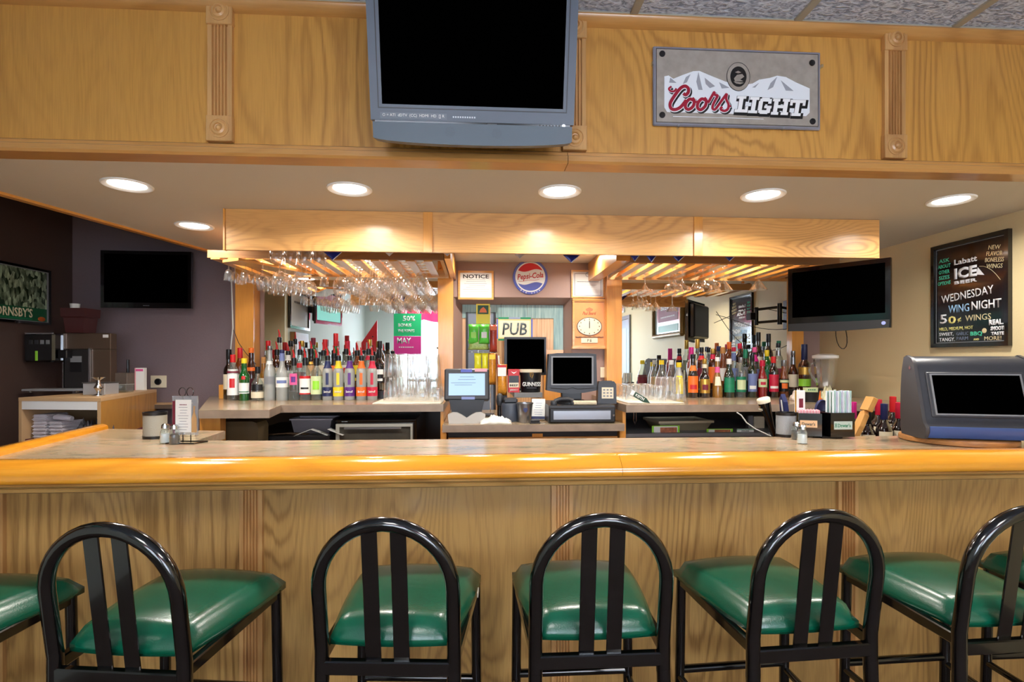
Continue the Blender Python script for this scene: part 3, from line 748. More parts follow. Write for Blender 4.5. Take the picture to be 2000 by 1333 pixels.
for P_ in ([(1428, 152), (1434, 145), (1444, 143), (1448, 148), (1440, 154), (1446, 157), (1430, 158)], [(1430, 140), (1436, 137), (1442, 140), (1436, 142)], [(1427, 158), (1447, 160), (1440, 163), (1432, 162)]): poly(w_, sgp(P_), -.0156, -.0150)
obj('disc_picture', w_, SILV, sg)['kind'] = 'stuff'
for q in ((1291, 113), (1582, 120), (1291, 232), (1583, 236)):
    s_ = sgp([(q[0], q[1]-5)])[0]
    obj('corner_seal', lathe(nb(), [(.0115, 0), (.011, .002), (.004, .0024), (0, .0022)], 16, M=Matrix.Translation((s_[0], -.0118, s_[1])) @ Matrix.Rotation(R(90), 4, 'X')), BLKP, sg)
def zp(pts): return sgp([(1200+x/4, y/4) for x, y in pts])
def smooth(pts, n=5):
    out = []
    for i in range(len(pts)-1):
        p0, p1, p2, p3 = pts[max(0, i-1)], pts[i], pts[i+1], pts[min(len(pts)-1, i+2)]
        for k in range(n):
            t_ = k/n; out.append(tuple(.5*((2*p1[q])+(-p0[q]+p2[q])*t_+(2*p0[q]-5*p1[q]+4*p2[q]-p3[q])*t_*t_+(-p0[q]+3*p1[q]-3*p2[q]+p3[q])*t_**3) for q in (0, 1)))
    return out+[pts[-1]]
SCRIPT = [([(470, 702), (452, 724), (426, 724), (412, 706), (432, 688)], .6), ([(522, 738), (540, 750), (560, 728), (560, 698), (535, 682), (500, 700), (455, 760), (422, 820), (430, 860), (465, 866), (505, 842), (545, 790)], 1),
 ([(600, 790), (570, 782), (542, 815), (540, 850), (565, 862), (598, 835), (606, 795), (590, 772)], .95), ([(600, 808), (640, 796)], .6), ([(690, 785), (662, 778), (634, 812), (632, 848), (656, 862), (690, 832), (698, 790), (682, 768)], .95), ([(692, 806), (735, 780)], .6),
 ([(712, 806), (748, 742), (760, 722), (764, 742), (786, 748), (772, 776), (750, 822), (748, 850), (766, 856), (792, 822)], .8), ([(792, 822), (838, 756), (856, 734), (852, 772), (870, 812), (866, 848), (838, 866), (808, 852), (822, 834)], .8), ([(862, 832), (888, 826)], .6)]
def script(r, y, m, nm, dx=0, dy=0):
    bm = nb()
    for pts, k in SCRIPT:
        q = smooth([(x+dx, z+dy) for x, z in pts]); tube(bm, [(x, 0, z) for x, z in zp(q)], r*k, 7)
    for v in bm.verts: v.co.y = y+max(-1, min(1, v.co.y/r))*.0005
    obj(nm, bm, m, sg, 60)
SGR = mat('sign_red', (164, 16, 50), .35); SWH = MATS['sign_white']; LWH = mat('sign_letter_white', (250, 250, 252), .3)
script(.0095, -.0131, BLKP, 'lettering_shadow', 10, 10); script(.0088, -.0142, SWH, 'lettering_outline'); script(.0062, -.0153, SGR, 'lettering')
def slabs(): 
    L_ = [(30, 0, 62, 130), (12, 110, 82, 130), (8, 0, 108, 24), (88, 0, 108, 50)]
    I_ = [(28, 0, 60, 130), (8, 108, 80, 130), (8, 0, 80, 22)]
    G_ = [(0, 28, 32, 102), (8, 100, 92, 122), (20, 112, 80, 130), (8, 8, 92, 30), (20, 0, 80, 18), (74, 84, 98, 122), (68, 10, 98, 62), (48, 46, 104, 66)]
    H_ = [(12, 0, 44, 130), (0, 108, 56, 130), (0, 0, 56, 22), (88, 0, 120, 130), (76, 108, 132, 130), (76, 0, 132, 22), (40, 54, 92, 78)]
    T_ = [(44, 0, 76, 130), (0, 106, 120, 130), (0, 84, 20, 130), (100, 84, 120, 130), (24, 0, 96, 22)]
    return ((L_, 908), (I_, 1012), (G_, 1092), (H_, 1200), (T_, 1336))
def slabtext(grow, y, m, nm, dx=0, dy=0):
    for rects, x0_ in slabs():
        bm = nb()
        for k, (a_, b_, c_, d_) in enumerate(rects):
            q = [(a_-grow, b_-grow), (c_+grow, b_-grow), (c_+grow, d_+grow), (a_-grow, d_+grow)]
            poly(bm, zp([(x0_+dx+u+v*.16, 872+dy-v*.98+(x0_-908)*.035) for u, v in q]), y-.00003*k, y+.001)
        obj(nm, bm, m, sg)
slabtext(12, -.0131, BLKP, 'lettering_shadow', 8, 9); slabtext(0, -.0145, LWH, 'lettering')
ln = sgp([(1435, 229)])[0]; obj('white_line', bx(-.24+ln[0], .10+ln[0], -.0125, -.0115, ln[1]-.001, ln[1]+.0005), SWH, sg)
for q in ((1273, 127), (1602, 132), (1323, 249), (1527, 253)):
    s_ = (XY(q[0], yS)-c0_.x, ZY(q[0], q[1], yS)-c0_.z)
    obj('clip', bx(s_[0]-.004, s_[0]+.004, -.014, .0, s_[1]-.006, s_[1]+.006, .001), CLR, sg)

# television on the dark back wall
def flat_tv(lb, loc, rz, W, H, chin, bez, name_w, group=None, depth=.06):
    t = thing('television', lb, 'television', loc, rz, group)
    f = nb(); ring(f, -W/2+bez, W/2-bez, -H/2+chin, H/2-bez, -W/2, W/2, -H/2, H/2, -.015, .012); obj('bezel', f, mat('gloss_black', (10, 10, 13), .12, coat=.5), t)
    obj('screen', bx(-W/2+bez-.002, W/2-bez+.002, -.010, -.004, -H/2+chin-.002, H/2-bez+.002), SCR, t)
    obj('rear_shell', bx(-W/2+.03, W/2-.03, .012, depth, -H/2+.03, H/2-.03, .012), BLKP, t)
    text(name_w, W*.07, TEXTG, t, (0, -.015, -H/2+chin*.45), W*.013)
    return t
yt = YB-.09
p0 = PY(288, 547, yt)
TVW = XY(373, yt)-XY(200, yt); TVH = ZY(286, 493, yt)-ZY(286, 604, yt)
t = flat_tv('black television on the dark brown back wall above the juice machine', (p0.x, yt, p0.z), R(2), TVW, TVH, .036, .022, 'TOSHIBA', depth=.05)
obj('wall_mount', bx(-.08, .08, .05, .088, -.06, .06), BLKP, t)
# television on the arm of the chalkboard wall
pl_, pr_ = PC(1541, 582, 3.17), PC(1741, 578, 2.80)
dv = (pr_-pl_); W = dv.xy.length; mid = (pl_+pr_)/2
t = flat_tv('dark grey television on a swing arm beside the chalkboard, angled towards the bar', mid, math.atan2(dv.y, dv.x), W, .365, .078, .024, 'VIZIO')
tvr = t
obj('speaker_bar', poly(nb(), [(-W/2+.004, -.140), (-W/2+.006, -.182), (0, -.192), (W/2-.006, -.182), (W/2-.004, -.140)], -.020, -.0152), mat('matte_black', (26, 26, 28), .55), t)
obj('standby_badge', lathe(nb(), [(.010, 0), (.009, .002), (0, .002)], 14, M=Matrix.Translation((W/2-.03, -.0205, -.158)) @ Matrix.Rotation(R(90), 4, 'X')), mat('pale_blue_badge', (150, 160, 220), .3), t)
ar = thing('wall_bracket', 'black steel swing arm fixed to the wall beside the mirror, holding the television', 'wall bracket', (XR, 3.40, mid.z+.02))
obj('wall_plate', bx(-.016, -.001, -.05, .05, -.12, .12, .003), BLKP, ar)
for z in (.055, -.055): obj('arm_link', tube(nb(), [(-.015, 0, z), (-.13, .10, z), (-.20, -.13, z)], .011, 8), BLKP, ar)
obj('pivot', tube(nb(), [(-.13, .10, -.085), (-.13, .10, .085)], .018, 10), BLKP, ar)
obj('pivot', tube(nb(), [(-.20, -.13, -.075), (-.20, -.13, .075)], .016, 10), BLKP, ar)
obj('arm_link', bx(-.255, -.20, -.20, -.12, -.03, .03, .004), BLKP, ar)
for k in range(3):
    wr = nb(); pts = []
    for j in range(14):
        u = j/13; pts.append((mid.x+.12+(XR-.02-mid.x-.12)*u, mid.y+.12+.62*u+.05*math.sin(u*6+k), mid.z-.02+.10*math.sin(u*3+k*.8)-.12*k*u*(1-u)*4))
    tube(wr, pts, .0028, 6)
    tag(obj('cable', wr, BLKP), ('upper black cable looping behind the swing-arm television', 'middle black cable looping behind the swing-arm television', 'lowest black cable drooping behind the swing-arm television')[k], 'cable', 'cables behind the swing-arm television')

# chalkboard
cbY0, cbY1 = 2.41, 2.85; cz0, cz1 = 1.47, 2.03
cb = thing('chalkboard', 'black framed menu board with chalk writing about Wednesday Wing Night', 'menu board', (XR-.001, (cbY0+cbY1)/2, (cz0+cz1)/2), R(-90))
cw, chh = (cbY1-cbY0)/2, (cz1-cz0)/2
f = nb(); ring(f, -cw+.02, cw-.02, -chh+.02, chh-.02, -cw, cw, -chh, chh, -.022, 0); obj('frame', f, BLK, cb)
obj('board', bx(-cw+.019, cw-.019, -.010, 0, -chh+.019, chh-.019), mat('board_black', (14, 12, 18), .12, coat=.4), cb)
f = nb(); ring(f, -cw+.026, cw-.026, -chh+.026, chh-.026, -cw+.023, cw-.023, -chh+.023, chh-.023, -.011, -.0098); obj('silver_line', f, GREY, cb)
CHW = mat('chalk_white', (222, 222, 226), .8); CHG = mat('chalk_green', (70, 190, 150), .8); CHY = mat('chalk_yellow', (226, 214, 130), .8); CHB = mat('chalk_blue', (150, 190, 226), .8); CHO = mat('chalk_sand', (196, 180, 140), .8)
def bt(s, px, py, wpx, hpx, m, bold=0, shear=0, tilt=0):
    # positions read off the board's own width and height as fractions
    x = -cw+px*2*cw; z = chh-py*2*chh
    text(s, wpx*2*cw, m, cb, (0, 0, 0), hpx*2*chh, bold, shear, M=Matrix.Translation((x, -.0101, z)) @ Matrix.Rotation(R(-tilt), 4, 'Y'))
for k, s in enumerate(('ASK', 'ABOUT', 'OTHER', 'SIZES', 'OPTIONS')): bt(s, .17, .155+k*.055, .15+.03*(k == 4)+.03*(k == 1), .036, CHG, .01)
bt('Labatt', .46, .195, .30, .052, CHW, .03); bt('ICE', .46, .305, .30, .105, CHW, .05); bt('BEER', .46, .39, .30, .032, CHW, .03)
wd_ = nb(); poly(wd_, [(-cw+.62*2*cw, chh-.28*2*chh), (-cw+.70*2*cw, chh-.36*2*chh), (-cw+.60*2*cw, chh-.345*2*chh)], -.0108, -.010); obj('lettering', wd_, CHW, cb)
for k, s in enumerate(('NEW', 'FLAVOR', 'BONELESS', 'WINGS')): bt(s, .82, .13+k*.055, (.14, .19, .22, .19)[k], .038, CHO, 0, 0, -8)
sw = nb(); tube(sw, [(-cw+(.64+.05*k)*2*cw, -.011, chh-(.275+.012*k*k*.5)*2*chh) for k in range(6)], .0012, 5); obj('chalk_stroke', sw, CHO, cb)
bt('WEDNESDAY', .47, .515, .68, .075, CHW, .005, 0, 4); bt('WING', .37, .635, .28, .075, CHB, .008, 0, 0); bt('NIGHT', .72, .625, .36, .080, CHW, .015, 0, 0)
bt('5', .16, .725, .10, .09, CHW, .015); bt('0', .28, .74, .11, .075, CHY, .025); bt('\u00a2', .38, .745, .05, .05, CHY, .01); bt('WINGS', .62, .735, .32, .055, CHO)
bt('MILD, MEDIUM, HOT', .33, .825, .46, .036, CHY, .01); bt('SWEET,', .20, .875, .20, .035, CHW, .005); bt('GARLIC', .42, .875, .16, .03, mat('chalk_faint', (100, 110, 130), .8)); bt('BBQ', .60, .885, .15, .045, CHG, .03)
bt('TANGY.', .21, .925, .22, .035, CHW, .005); bt('PARM', .42, .92, .15, .032, MATS['chalk_faint']); bt('AND', .60, .935, .07, .018, CHY, .02); bt('MORE!', .80, .93, .2, .035, CHO)
bt('REAL.', .84, .79, .17, .05, CHW, .05); bt('SMOOTH.', .87, .845, .19, .038, CHW, .05); bt('TASTE.', .86, .89, .16, .03, CHW, .05)
obj('maple_seal', lathe(nb(), [(.013, 0), (.012, .001), (.009, .0012), (0, .0012)], 16, M=Matrix.Translation((-cw+.70*2*cw, -.0105, chh-.86*2*chh)) @ Matrix.Rotation(R(90), 4, 'X')), CHO, cb)

# poster on the dark left wall, cut by the picture edge
yA, yB_ = 2.86, 3.65
zt_, zb_ = 1.975, 1.625
po = thing('framed_poster', "framed green poster of a sepia crowd on the dark wall", 'poster', (XL+.001, (yA+yB_)/2, (zt_+zb_)/2), R(90))
pw, ph = (yB_-yA)/2, (zt_-zb_)/2
f = nb(); ring(f, -pw+.014, pw-.014, -ph+.014, ph-.014, -pw, pw, -ph, ph, -.02, 0); obj('frame', f, BLK, po)
f = nb(); ring(f, -pw+.018, pw-.018, -ph+.018, ph-.018, -pw+.014, pw-.014, -ph+.014, ph-.014, -.014, 0); obj('inner_lip', f, GREY, po)
def crowd():
    m, nt, b = newmat('sepia_crowd_print'); N = nt.nodes.new; L = nt.links.new
    tc = N('ShaderNodeTexCoord'); mp = N('ShaderNodeMapping'); mp.inputs['Scale'].default_value = (1, 1, .45)
    n = N('ShaderNodeTexVoronoi'); n.inputs['Scale'].default_value = 60; n2 = N('ShaderNodeTexNoise'); n2.inputs['Scale'].default_value = 45; n2.inputs['Detail'].default_value = 5
    L(tc.outputs['Object'], mp.inputs[0]); L(mp.outputs[0], n.inputs['Vector']); L(mp.outputs[0], n2.inputs['Vector'])
    mu = N('ShaderNodeMath'); mu.operation = 'MULTIPLY'; L(n.outputs['Color'], mu.inputs[0]); L(n2.outputs['Fac'], mu.inputs[1])
    cr = N('ShaderNodeValToRGB'); cr.color_ramp.elements[0].position = .12; cr.color_ramp.elements[1].position = .5
    cr.color_ramp.elements[0].color = rgba((22, 44, 26)); cr.color_ramp.elements[1].color = rgba((170, 190, 160))
    L(mu.outputs[0], cr.inputs[0]); L(cr.outputs[0], b.inputs['Base Color']); b.inputs['Roughness'].default_value = .35; return m
obj('picture', bx(-pw+.014, pw-.014, -.006, 0, -ph+.10, ph-.014), crowd(), po)
obj('green_band', bx(-pw+.014, pw-.014, -.007, 0, -ph+.014, -ph+.10), mat('poster_green', (14, 84, 52), .4), po)
text("HORNSBY'S", .30, CREAM, po, (.115, -.0071, -ph+.066), .056, bold=.02)
text('PREMIUM DRAFT CIDER', .30, GRN, po, (.115, -.0071, -ph+.03), .012)
obj('fruit', lathe(nb(), [(.03, 0), (.024, .004), (0, .006)], 16, M=Matrix.Translation((pw-.06, -.0072, -ph+.035)) @ Matrix.Rotation(R(90), 4, 'X') @ Matrix.Scale(.5, 4, (0, 1, 0))), mat('poster_orange', (196, 90, 30), .5), po)

# ================================================================= ALCOVE WALL
def frame_thing(name, lb, cat, px0, px1, py0, py1, Y, wood, fr=.014, depth=.02, rot=0, loc_z=None):
    a, b = PY(px0, (py0+py1)/2, Y), PY(px1, (py0+py1)/2, Y); xm_ = (a.x+b.x)/2
    zA, zB = ZY((px0+px1)/2, py0, Y), ZY((px0+px1)/2, py1, Y)
    w, h = (b.x-a.x)/2, (zA-zB)/2
    t = thing(name, lb, cat, (xm_, YB-.001, (zA+zB)/2))
    f = nb(); ring(f, -w+fr, w-fr, -h+fr, h-fr, -w, w, -h, h, -depth, 0); obj('frame', f, wood, t)
    return t, w, h
PW = oak('picture_frame_wood', (222, 160, 86), (176, 110, 50), 'X', .3, .4)
t, w, h = frame_thing('framed_notice', 'rounded oak frame with white sheet headed NOTICE', 'notice', 895, 964, 530, 586, YB, PW)
obj('sheet', bx(-w+.013, w-.013, -.008, 0, -h+.013, h-.013), PAPER, t); text('NOTICE', 1.45*w, INK, t, (0, -.0082, h*.62), .028, bold=.02)
obj('printed_lines', lines(nb(), 1.5*w, h*1.2, 9, .0018, -.0083, 3, cz=-h*.15), TEXTG, t)['kind'] = 'stuff'
t, w, h = frame_thing('framed_licence', 'pale wood frame with white licence certificate above the wall clock', 'certificate', 1115, 1180, 529, 583, YB, PW, .01)
obj('sheet', bx(-w+.009, w-.009, -.008, 0, -h+.009, h-.009), PAPER, t)
f = nb(); ring(f, -w+.028, w-.028, -h+.022, h-.026, -w+.024, w-.024, -h+.018, h-.022, -.0085, -.0078); obj('border_line', f, TEXTG, t)
obj('seal', lathe(nb(), [(.017, 0), (.017, .0008), (.014, .0008), (.014, 0)], 24, M=Matrix.Translation((0, -.0083, h-.03)) @ Matrix.Rotation(R(90), 4, 'X')), TEXTG, t)
text('STATE LIQUOR AUTHORITY', w*1.3, INK, t, (0, -.0082, .018), .008)
obj('printed_lines', lines(nb(), 1.2*w, h*.7, 5, .0014, -.0083, 5, cz=-h*.35), mat('faint_print', (190, 190, 196), .6), t)['kind'] = 'stuff'
# round soda sign
p = PY(1036, 541, YB-.02); Rr = .5*(XY(1070, YB)-XY(1002, YB))
t = thing('soda_sign', 'round blue-rimmed soda sign with red and blue waves above the alcove opening', 'sign', (p.x, YB-.001, p.z))
MY = Matrix.Rotation(R(90), 4, 'X')
obj('rim_disc', lathe(nb(), [(Rr, 0), (Rr, .008), (Rr*.96, .012), (Rr*.85, .010), (0, .010)], 48, M=MY), BLUE and mat('sign_blue', (84, 96, 176), .3), t, 30)
obj('white_disc', lathe(nb(), [(Rr*.86, .010), (Rr*.86, .0115), (0, .0115)], 48, M=MY), WHITE, t)
r2 = Rr*.79
def seg(top):
    pts = []; n_ = 24
    a0, a1 = (R(28), R(152)) if top else (R(-152), R(-28))
    for k in range(n_+1): a_ = a0+(a1-a0)*k/n_; pts.append((r2*math.cos(a_), r2*math.sin(a_)))
    L_ = pts[-1]; R_ = pts[0]
    for k in range(1, 12):
        u = k/12; pts.append((L_[0]+(R_[0]-L_[0])*u, L_[1]+(R_[1]-L_[1])*u+(.10 if top else .10)*r2*math.sin(u*2*math.pi)*(-1 if top else 1)))
    return pts
obj('red_field', poly(nb(), seg(True), -.0125, -.0115), RED, t); obj('blue_field', poly(nb(), seg(False), -.0125, -.0115), MATS['sign_blue'], t)
text('Pepsi-Cola', Rr*1.5, RED, t, (0, -.0118, .002), Rr*.42, bold=.02, shear=.25, M=Matrix.Rotation(R(-6), 4, 'Y'))
obj('flourish', tube(nb(), [(-Rr*.68+Rr*1.2*k/10, -.012, -Rr*.26-.02*Rr*math.sin(k)+Rr*.012*k) for k in range(11)], .0013, 5), RED, t)
for s_, a0, d_ in (('DRINK', 90, -1), ('ICE COLD', -90, 1)):
    for k, ch_ in enumerate(s_):
        if ch_ == ' ': continue
        an = R(a0+d_*(k-(len(s_)-1)/2)*10); rr_ = Rr*.925
        text(ch_, .008, WHITE, t, (0, 0, 0), .010, bold=.03, M=Matrix.Translation((rr_*math.cos(an), -.0112, rr_*math.sin(an))) @ Matrix.Rotation(-(an-R(90)) if d_ < 0 else -(an+R(90)), 4, 'Y'))
# clock
t, w, h = frame_thing('wall_clock', 'tall wooden advertising clock with oval face below the framed licence', 'clock', 1117, 1182, 587, 679, YB, PW, .012, .035)
CKP = mat('clock_panel', (216, 142, 84), .4, vary=.06, bscale=20)
obj('panel', bx(-w+.011, w-.011, -.026, 0, -h+.011, h-.011), CKP, t)
obj('base_ledge', bx(-w-.006, w+.006, -.045, 0, -h-.012, -h+.006, .002), PW, t)
obj('top_ledge', bx(-w-.003, w+.003, -.04, 0, h-.004, h+.008, .002), PW, t)
MK = Matrix.Translation((0, -.026, -.02)) @ MY @ Matrix.Scale(.72, 4, (0, 1, 0))
obj('face', lathe(nb(), [(.088, 0), (.088, .003), (0, .004)], 36, M=MK), CREAM, t); obj('face_ring', lathe(nb(), [(.091, 0), (.091, .005), (.087, .005), (.087, 0)], 36, M=MK), DKG, t, 30)
nu = nb()
for k in range(12):
    a_ = R(30*k); box(nu, (.072*math.sin(a_), -.0305, -.02+.052*math.cos(a_)), (.006, .001, .009))
obj('numerals', nu, mat('clock_numerals', (110, 96, 70), .6), t)['kind'] = 'stuff'
obj('hand', bx(-.002, .002, -.032, -.030, -.035, .022), BLKP, t); obj('hand', bx(-.003, .003, -.033, -.032, -.03, .008), BLKP, t, label='short clock hand')
text('Paul Beard', .10, mat('clock_script', (150, 60, 40), .5), t, (0, -.0262, .075), .024, shear=.4, bold=.01)
obj('fan_emblem', poly(nb(), [(-.02, .09), (-.028, .104), (-.012, .112), (0, .118), (.012, .112), (.028, .104), (.02, .09)], -.0268, -.026), mat('clock_emblem', (192, 104, 66), .5), t)
bd_ = nb(); tube(bd_, [(-w+.02+(2*w-.04)*k/12, -.03, -.095-.004*(k % 2)) for k in range(13)], .0022, 5); obj('bead_row', bd_, DKG, t)
ins = nb(); box(ins, (0, -.028, -.122), (.12, .004, .036), bev=.001); obj('inset', ins, CREAM, t); text('P B', .03, INK, t, (0, -.0305, -.122), .02)
tag(obj('wall_switch', bx(XY(1172, YB), XY(1184, YB), YB-.012, YB-.0005, ZY(1178, 738, YB), ZY(1178, 718, YB), .002), CREAM), 'small cream switch box on the wall below the clock', 'switch')
# stained PUB sign
yP = YB-.02; px0, px1 = XY(973, yP), XY(1037, yP); pz0, pz1 = ZY(1005, 662, yP), ZY(1005, 624, yP)
p_z = (pz0+pz1)/2
t = thing('pub_sign', 'green-edged stained glass sign reading PUB hanging in the alcove opening', 'sign', ((px0+px1)/2, yP, (pz0+pz1)/2)); w, h = (px1-px0)/2, (pz1-pz0)/2
obj('panel', bx(-w, w, -.004, .004, -h, h), CREAM, t)
for a, b, m_ in ((-w, -w*.35, GRN), (-w*.35, w*.35, mat('bluegrey_glass', (130, 146, 170), .2)), (w*.35, w, GRN)):
    for s_ in (1, -1): obj('border_pane', bx(a+.001, b-.001, -.006, .006, s_*(h+.001), s_*(h+.014)), m_, t)
for s_ in (1, -1): obj('border_pane', bx(s_*(w+.001), s_*(w+.012), -.006, .006, -h, h), MATS['sign_blue'], t)
f = nb(); ring(f, -w+.006, w-.006, -h+.006, h-.006, -w+.003, w-.003, -h+.003, h-.003, -.0055, -.004); obj('lead_line', f, YEL, t)
text('PUB', w*1.5, mat('pub_grey', (84, 96, 100), .3), t, (0, -.0045, 0), h*1.25, bold=.015, shear=.1)
for s_ in (-1, 1): obj('chain', tube(nb(), [(s_*w*.8, 0, h+.013), (s_*w*.8, .03, wz1-p_z+.001)], .0012, 5), DKG, t)

# pennants hanging from the soffit behind the header
PEN = [(650, 'blue', 508), (760, 'clear', 500), (873, 'white', 500), (1015, 'white', 505), (1116, 'blue', 513), (1240, 'blue', 510), (1272, 'blue', 512), (1325, 'blue', 511), (1425, 'blue', 510)]
PNB = mat('blue_foil_pennant', (34, 48, 140), .25, .2, coat=.4); PNW = mat('white_foil_pennant', (214, 216, 222), .25, .1)
for k, (px, c_, tip) in enumerate(PEN):
    Y_ = 2.70+.05*(k % 2); x = XY(px, Y_); zt2 = ZS-.004; z_ = ZY(px, tip, Y_)
    t = thing('pennant', ('blue foil pennant behind the header board above the tall bottles, nearest the dark wall', 'clear foil pennant hanging beside the packed stemware', 'white foil pennant hanging beside the alcove post', 'white foil pennant hanging above the round soda sign', 'blue foil pennant hanging above the framed licence',
        'blue foil pennant closest to the far alcove post', 'second blue foil pennant from the far alcove post', 'third blue foil pennant from the far alcove post', 'blue foil pennant above the margarita glasses')[k], 'pennant', (x, Y_, z_), 0, 'foil pennants behind the header board')
    q = nb(); n_ = 8; hh_ = .11; ww = .17 if px in (1240, 1272) else .24
    g = []
    for j in range(n_+1):
        v = j/n_; row = []
        for i in range(5):
            u = (i/4-.5); row.append(q.verts.new((u*ww*v+.001*(i-2), .012*math.sin(u*9+j*.5)*v, hh_*v)))
        g.append(row)
    for j in range(n_):
        for i in range(4): q.faces.new((g[j][i], g[j][i+1], g[j+1][i+1], g[j+1][i]))
    r_ = bmesh.ops.solidify(q, geom=q.faces[:], thickness=.0012)
    obj('string', tube(nb(), [(0, 0, hh_-.002), (0, 0, zt2-z_)], .0012, 5), WHITE, t)
    obj('foil', q, PNB if c_ == 'blue' else PNW, t, 60)
    obj('tip_seam', tube(nb(), [(0, 0, -.001), (ww*.18, .0, hh_*.35)], .0022, 5), mat('silver_seam', (200, 204, 212), .3), t)
# ================================================================= STEMWARE
def hang_mesh(prof, nm, n=18):
    return mesh_of(nm, lathe(nb(), prof, n), CLR2, 60)
FT = [(0, .0), (.032, -.001), (.033, -.003), (.008, -.006)]
HM = {
 'wine': hang_mesh(FT+[(.0035, -.014), (.0035, -.075), (.016, -.084), (.030, -.102), (.035, -.125), (.033, -.15), (.028, -.175)], 'wine_glass'),
 'small': hang_mesh([(0, 0), (.026, -.001), (.027, -.003), (.006, -.006), (.003, -.012), (.003, -.055), (.014, -.062), (.022, -.078), (.025, -.10), (.027, -.118)], 'cordial_glass'),
 'balloon': hang_mesh(FT+[(.004, -.014), (.004, -.06), (.018, -.068), (.036, -.088), (.044, -.115), (.042, -.145), (.033, -.175)], 'balloon_glass'),
 'marg': hang_mesh(FT+[(.0035, -.014), (.0035, -.07), (.012, -.08), (.02, -.098), (.045, -.105), (.052, -.118), (.054, -.13)], 'margarita_glass'),
 'mart': hang_mesh(FT+[(.0035, -.014), (.0035, -.08), (.010, -.088), (.030, -.115), (.052, -.145)], 'martini_glass')}
ZG = ZR+.0105
ORD = ['first', 'second', 'third', 'fourth', 'fifth', 'sixth', 'seventh', 'eighth', 'ninth', 'tenth', 'eleventh', 'twelfth']
def hangrow(slot, xs_, kind, n, lb, grp, y0=3.105, dy=.079, cat='wine glass'):
    x = (xs_[slot]+xs_[slot+1])/2; lb0 = lb
    for k in range(n):
        if n > 1 and xs_ is lx: lb = '%s hanging in the %s slot from the alcove post, %s from the front' % ({'small': 'cordial glass', 'wine': 'wine glass', 'balloon': 'balloon glass'}[kind], ORD[11-slot], ORD[k])
        elif n > 1: lb = lb0+', %s from the front' % ORD[k]
        o = inst(HM[kind].name.split('.')[0], HM[kind], None, (x+random.uniform(-.002, .002), y0+k*dy, ZG)); tag(o, lb, cat, grp)
for s_ in (0, 1): hangrow(s_, lx, 'small', 3, 'small stemmed glass hanging at the dark wall end of the rack', 'small glasses hanging by the dark wall')
for s_ in (2, 3, 4): hangrow(s_, lx, 'wine' if s_ != 3 else 'balloon', 4, 'stemmed glass in the hanging cluster above the left mirror post', 'stemmed glasses hanging by the mirror post')
hangrow(5, lx, 'small', 1, 'single small glass hanging apart between the two packed clusters', None, 3.3); hangrow(6, lx, 'balloon', 1, 'single balloon glass hanging beside the packed rows', None, 3.3)
for s_ in range(7, 12): hangrow(s_, lx, 'wine' if s_ < 9 else 'balloon', 6 if s_ < 9 else 5, 'stemmed glass in the tightly packed hanging rows beside the alcove post', 'packed stemware beside the alcove post', 3.105, .079 if s_ < 9 else .095)
MGL = 'wide glass in a hanging pair or trio of margarita glasses'
hangrow(1, rx, 'marg', 1, 'single margarita glass hanging closest to the alcove post on the sparse rack', None, 3.45, cat='margarita glass')
hangrow(2, rx, 'marg', 1, 'single margarita glass hanging second from the alcove post on the sparse rack', None, 3.2, cat='margarita glass')
hangrow(3, rx, 'marg', 3, 'margarita glass in the trio left of the board reflection', 'hanging trio of margarita glasses', 3.3, .115, cat='margarita glass')
hangrow(4, rx, 'marg', 3, 'margarita glass in the row before the board reflection', 'hanging margarita glasses before the board reflection', 3.105, .115, cat='margarita glass')
hangrow(5, rx, 'mart', 2, 'martini glass hanging beside the board reflection', 'hanging pair of martini glasses', 3.15, .13, cat='martini glass')
hangrow(7, rx, 'mart', 1, 'single martini glass hanging above the television arm', None, 3.12, cat='martini glass')
# four big goblets in a wire hanger behind the header board
wh = thing('wire_hanger', 'wire glass hanger fixed under the soffit behind the header board', 'glass rack', (XY(575, 2.8), 2.8, 2.06))
for k in range(2):
    g = nb(); tube(g, [(-.13, -.014+.028*k, .044), (-.13, -.014+.028*k, 0), (.15, -.014+.028*k, 0), (.15, -.014+.028*k, .044)], .002, 6); obj('wire', g, CHROME, wh)
for k in range(4):
    o = inst('wine_glass', HM['wine'], None, (XY(540+28*k, 2.8), 2.8, 2.0655)); tag(o, 'goblet in the wire hanger behind the header board, %s from the dark wall' % ORD[k], 'wine glass', 'goblets in the wire hanger')

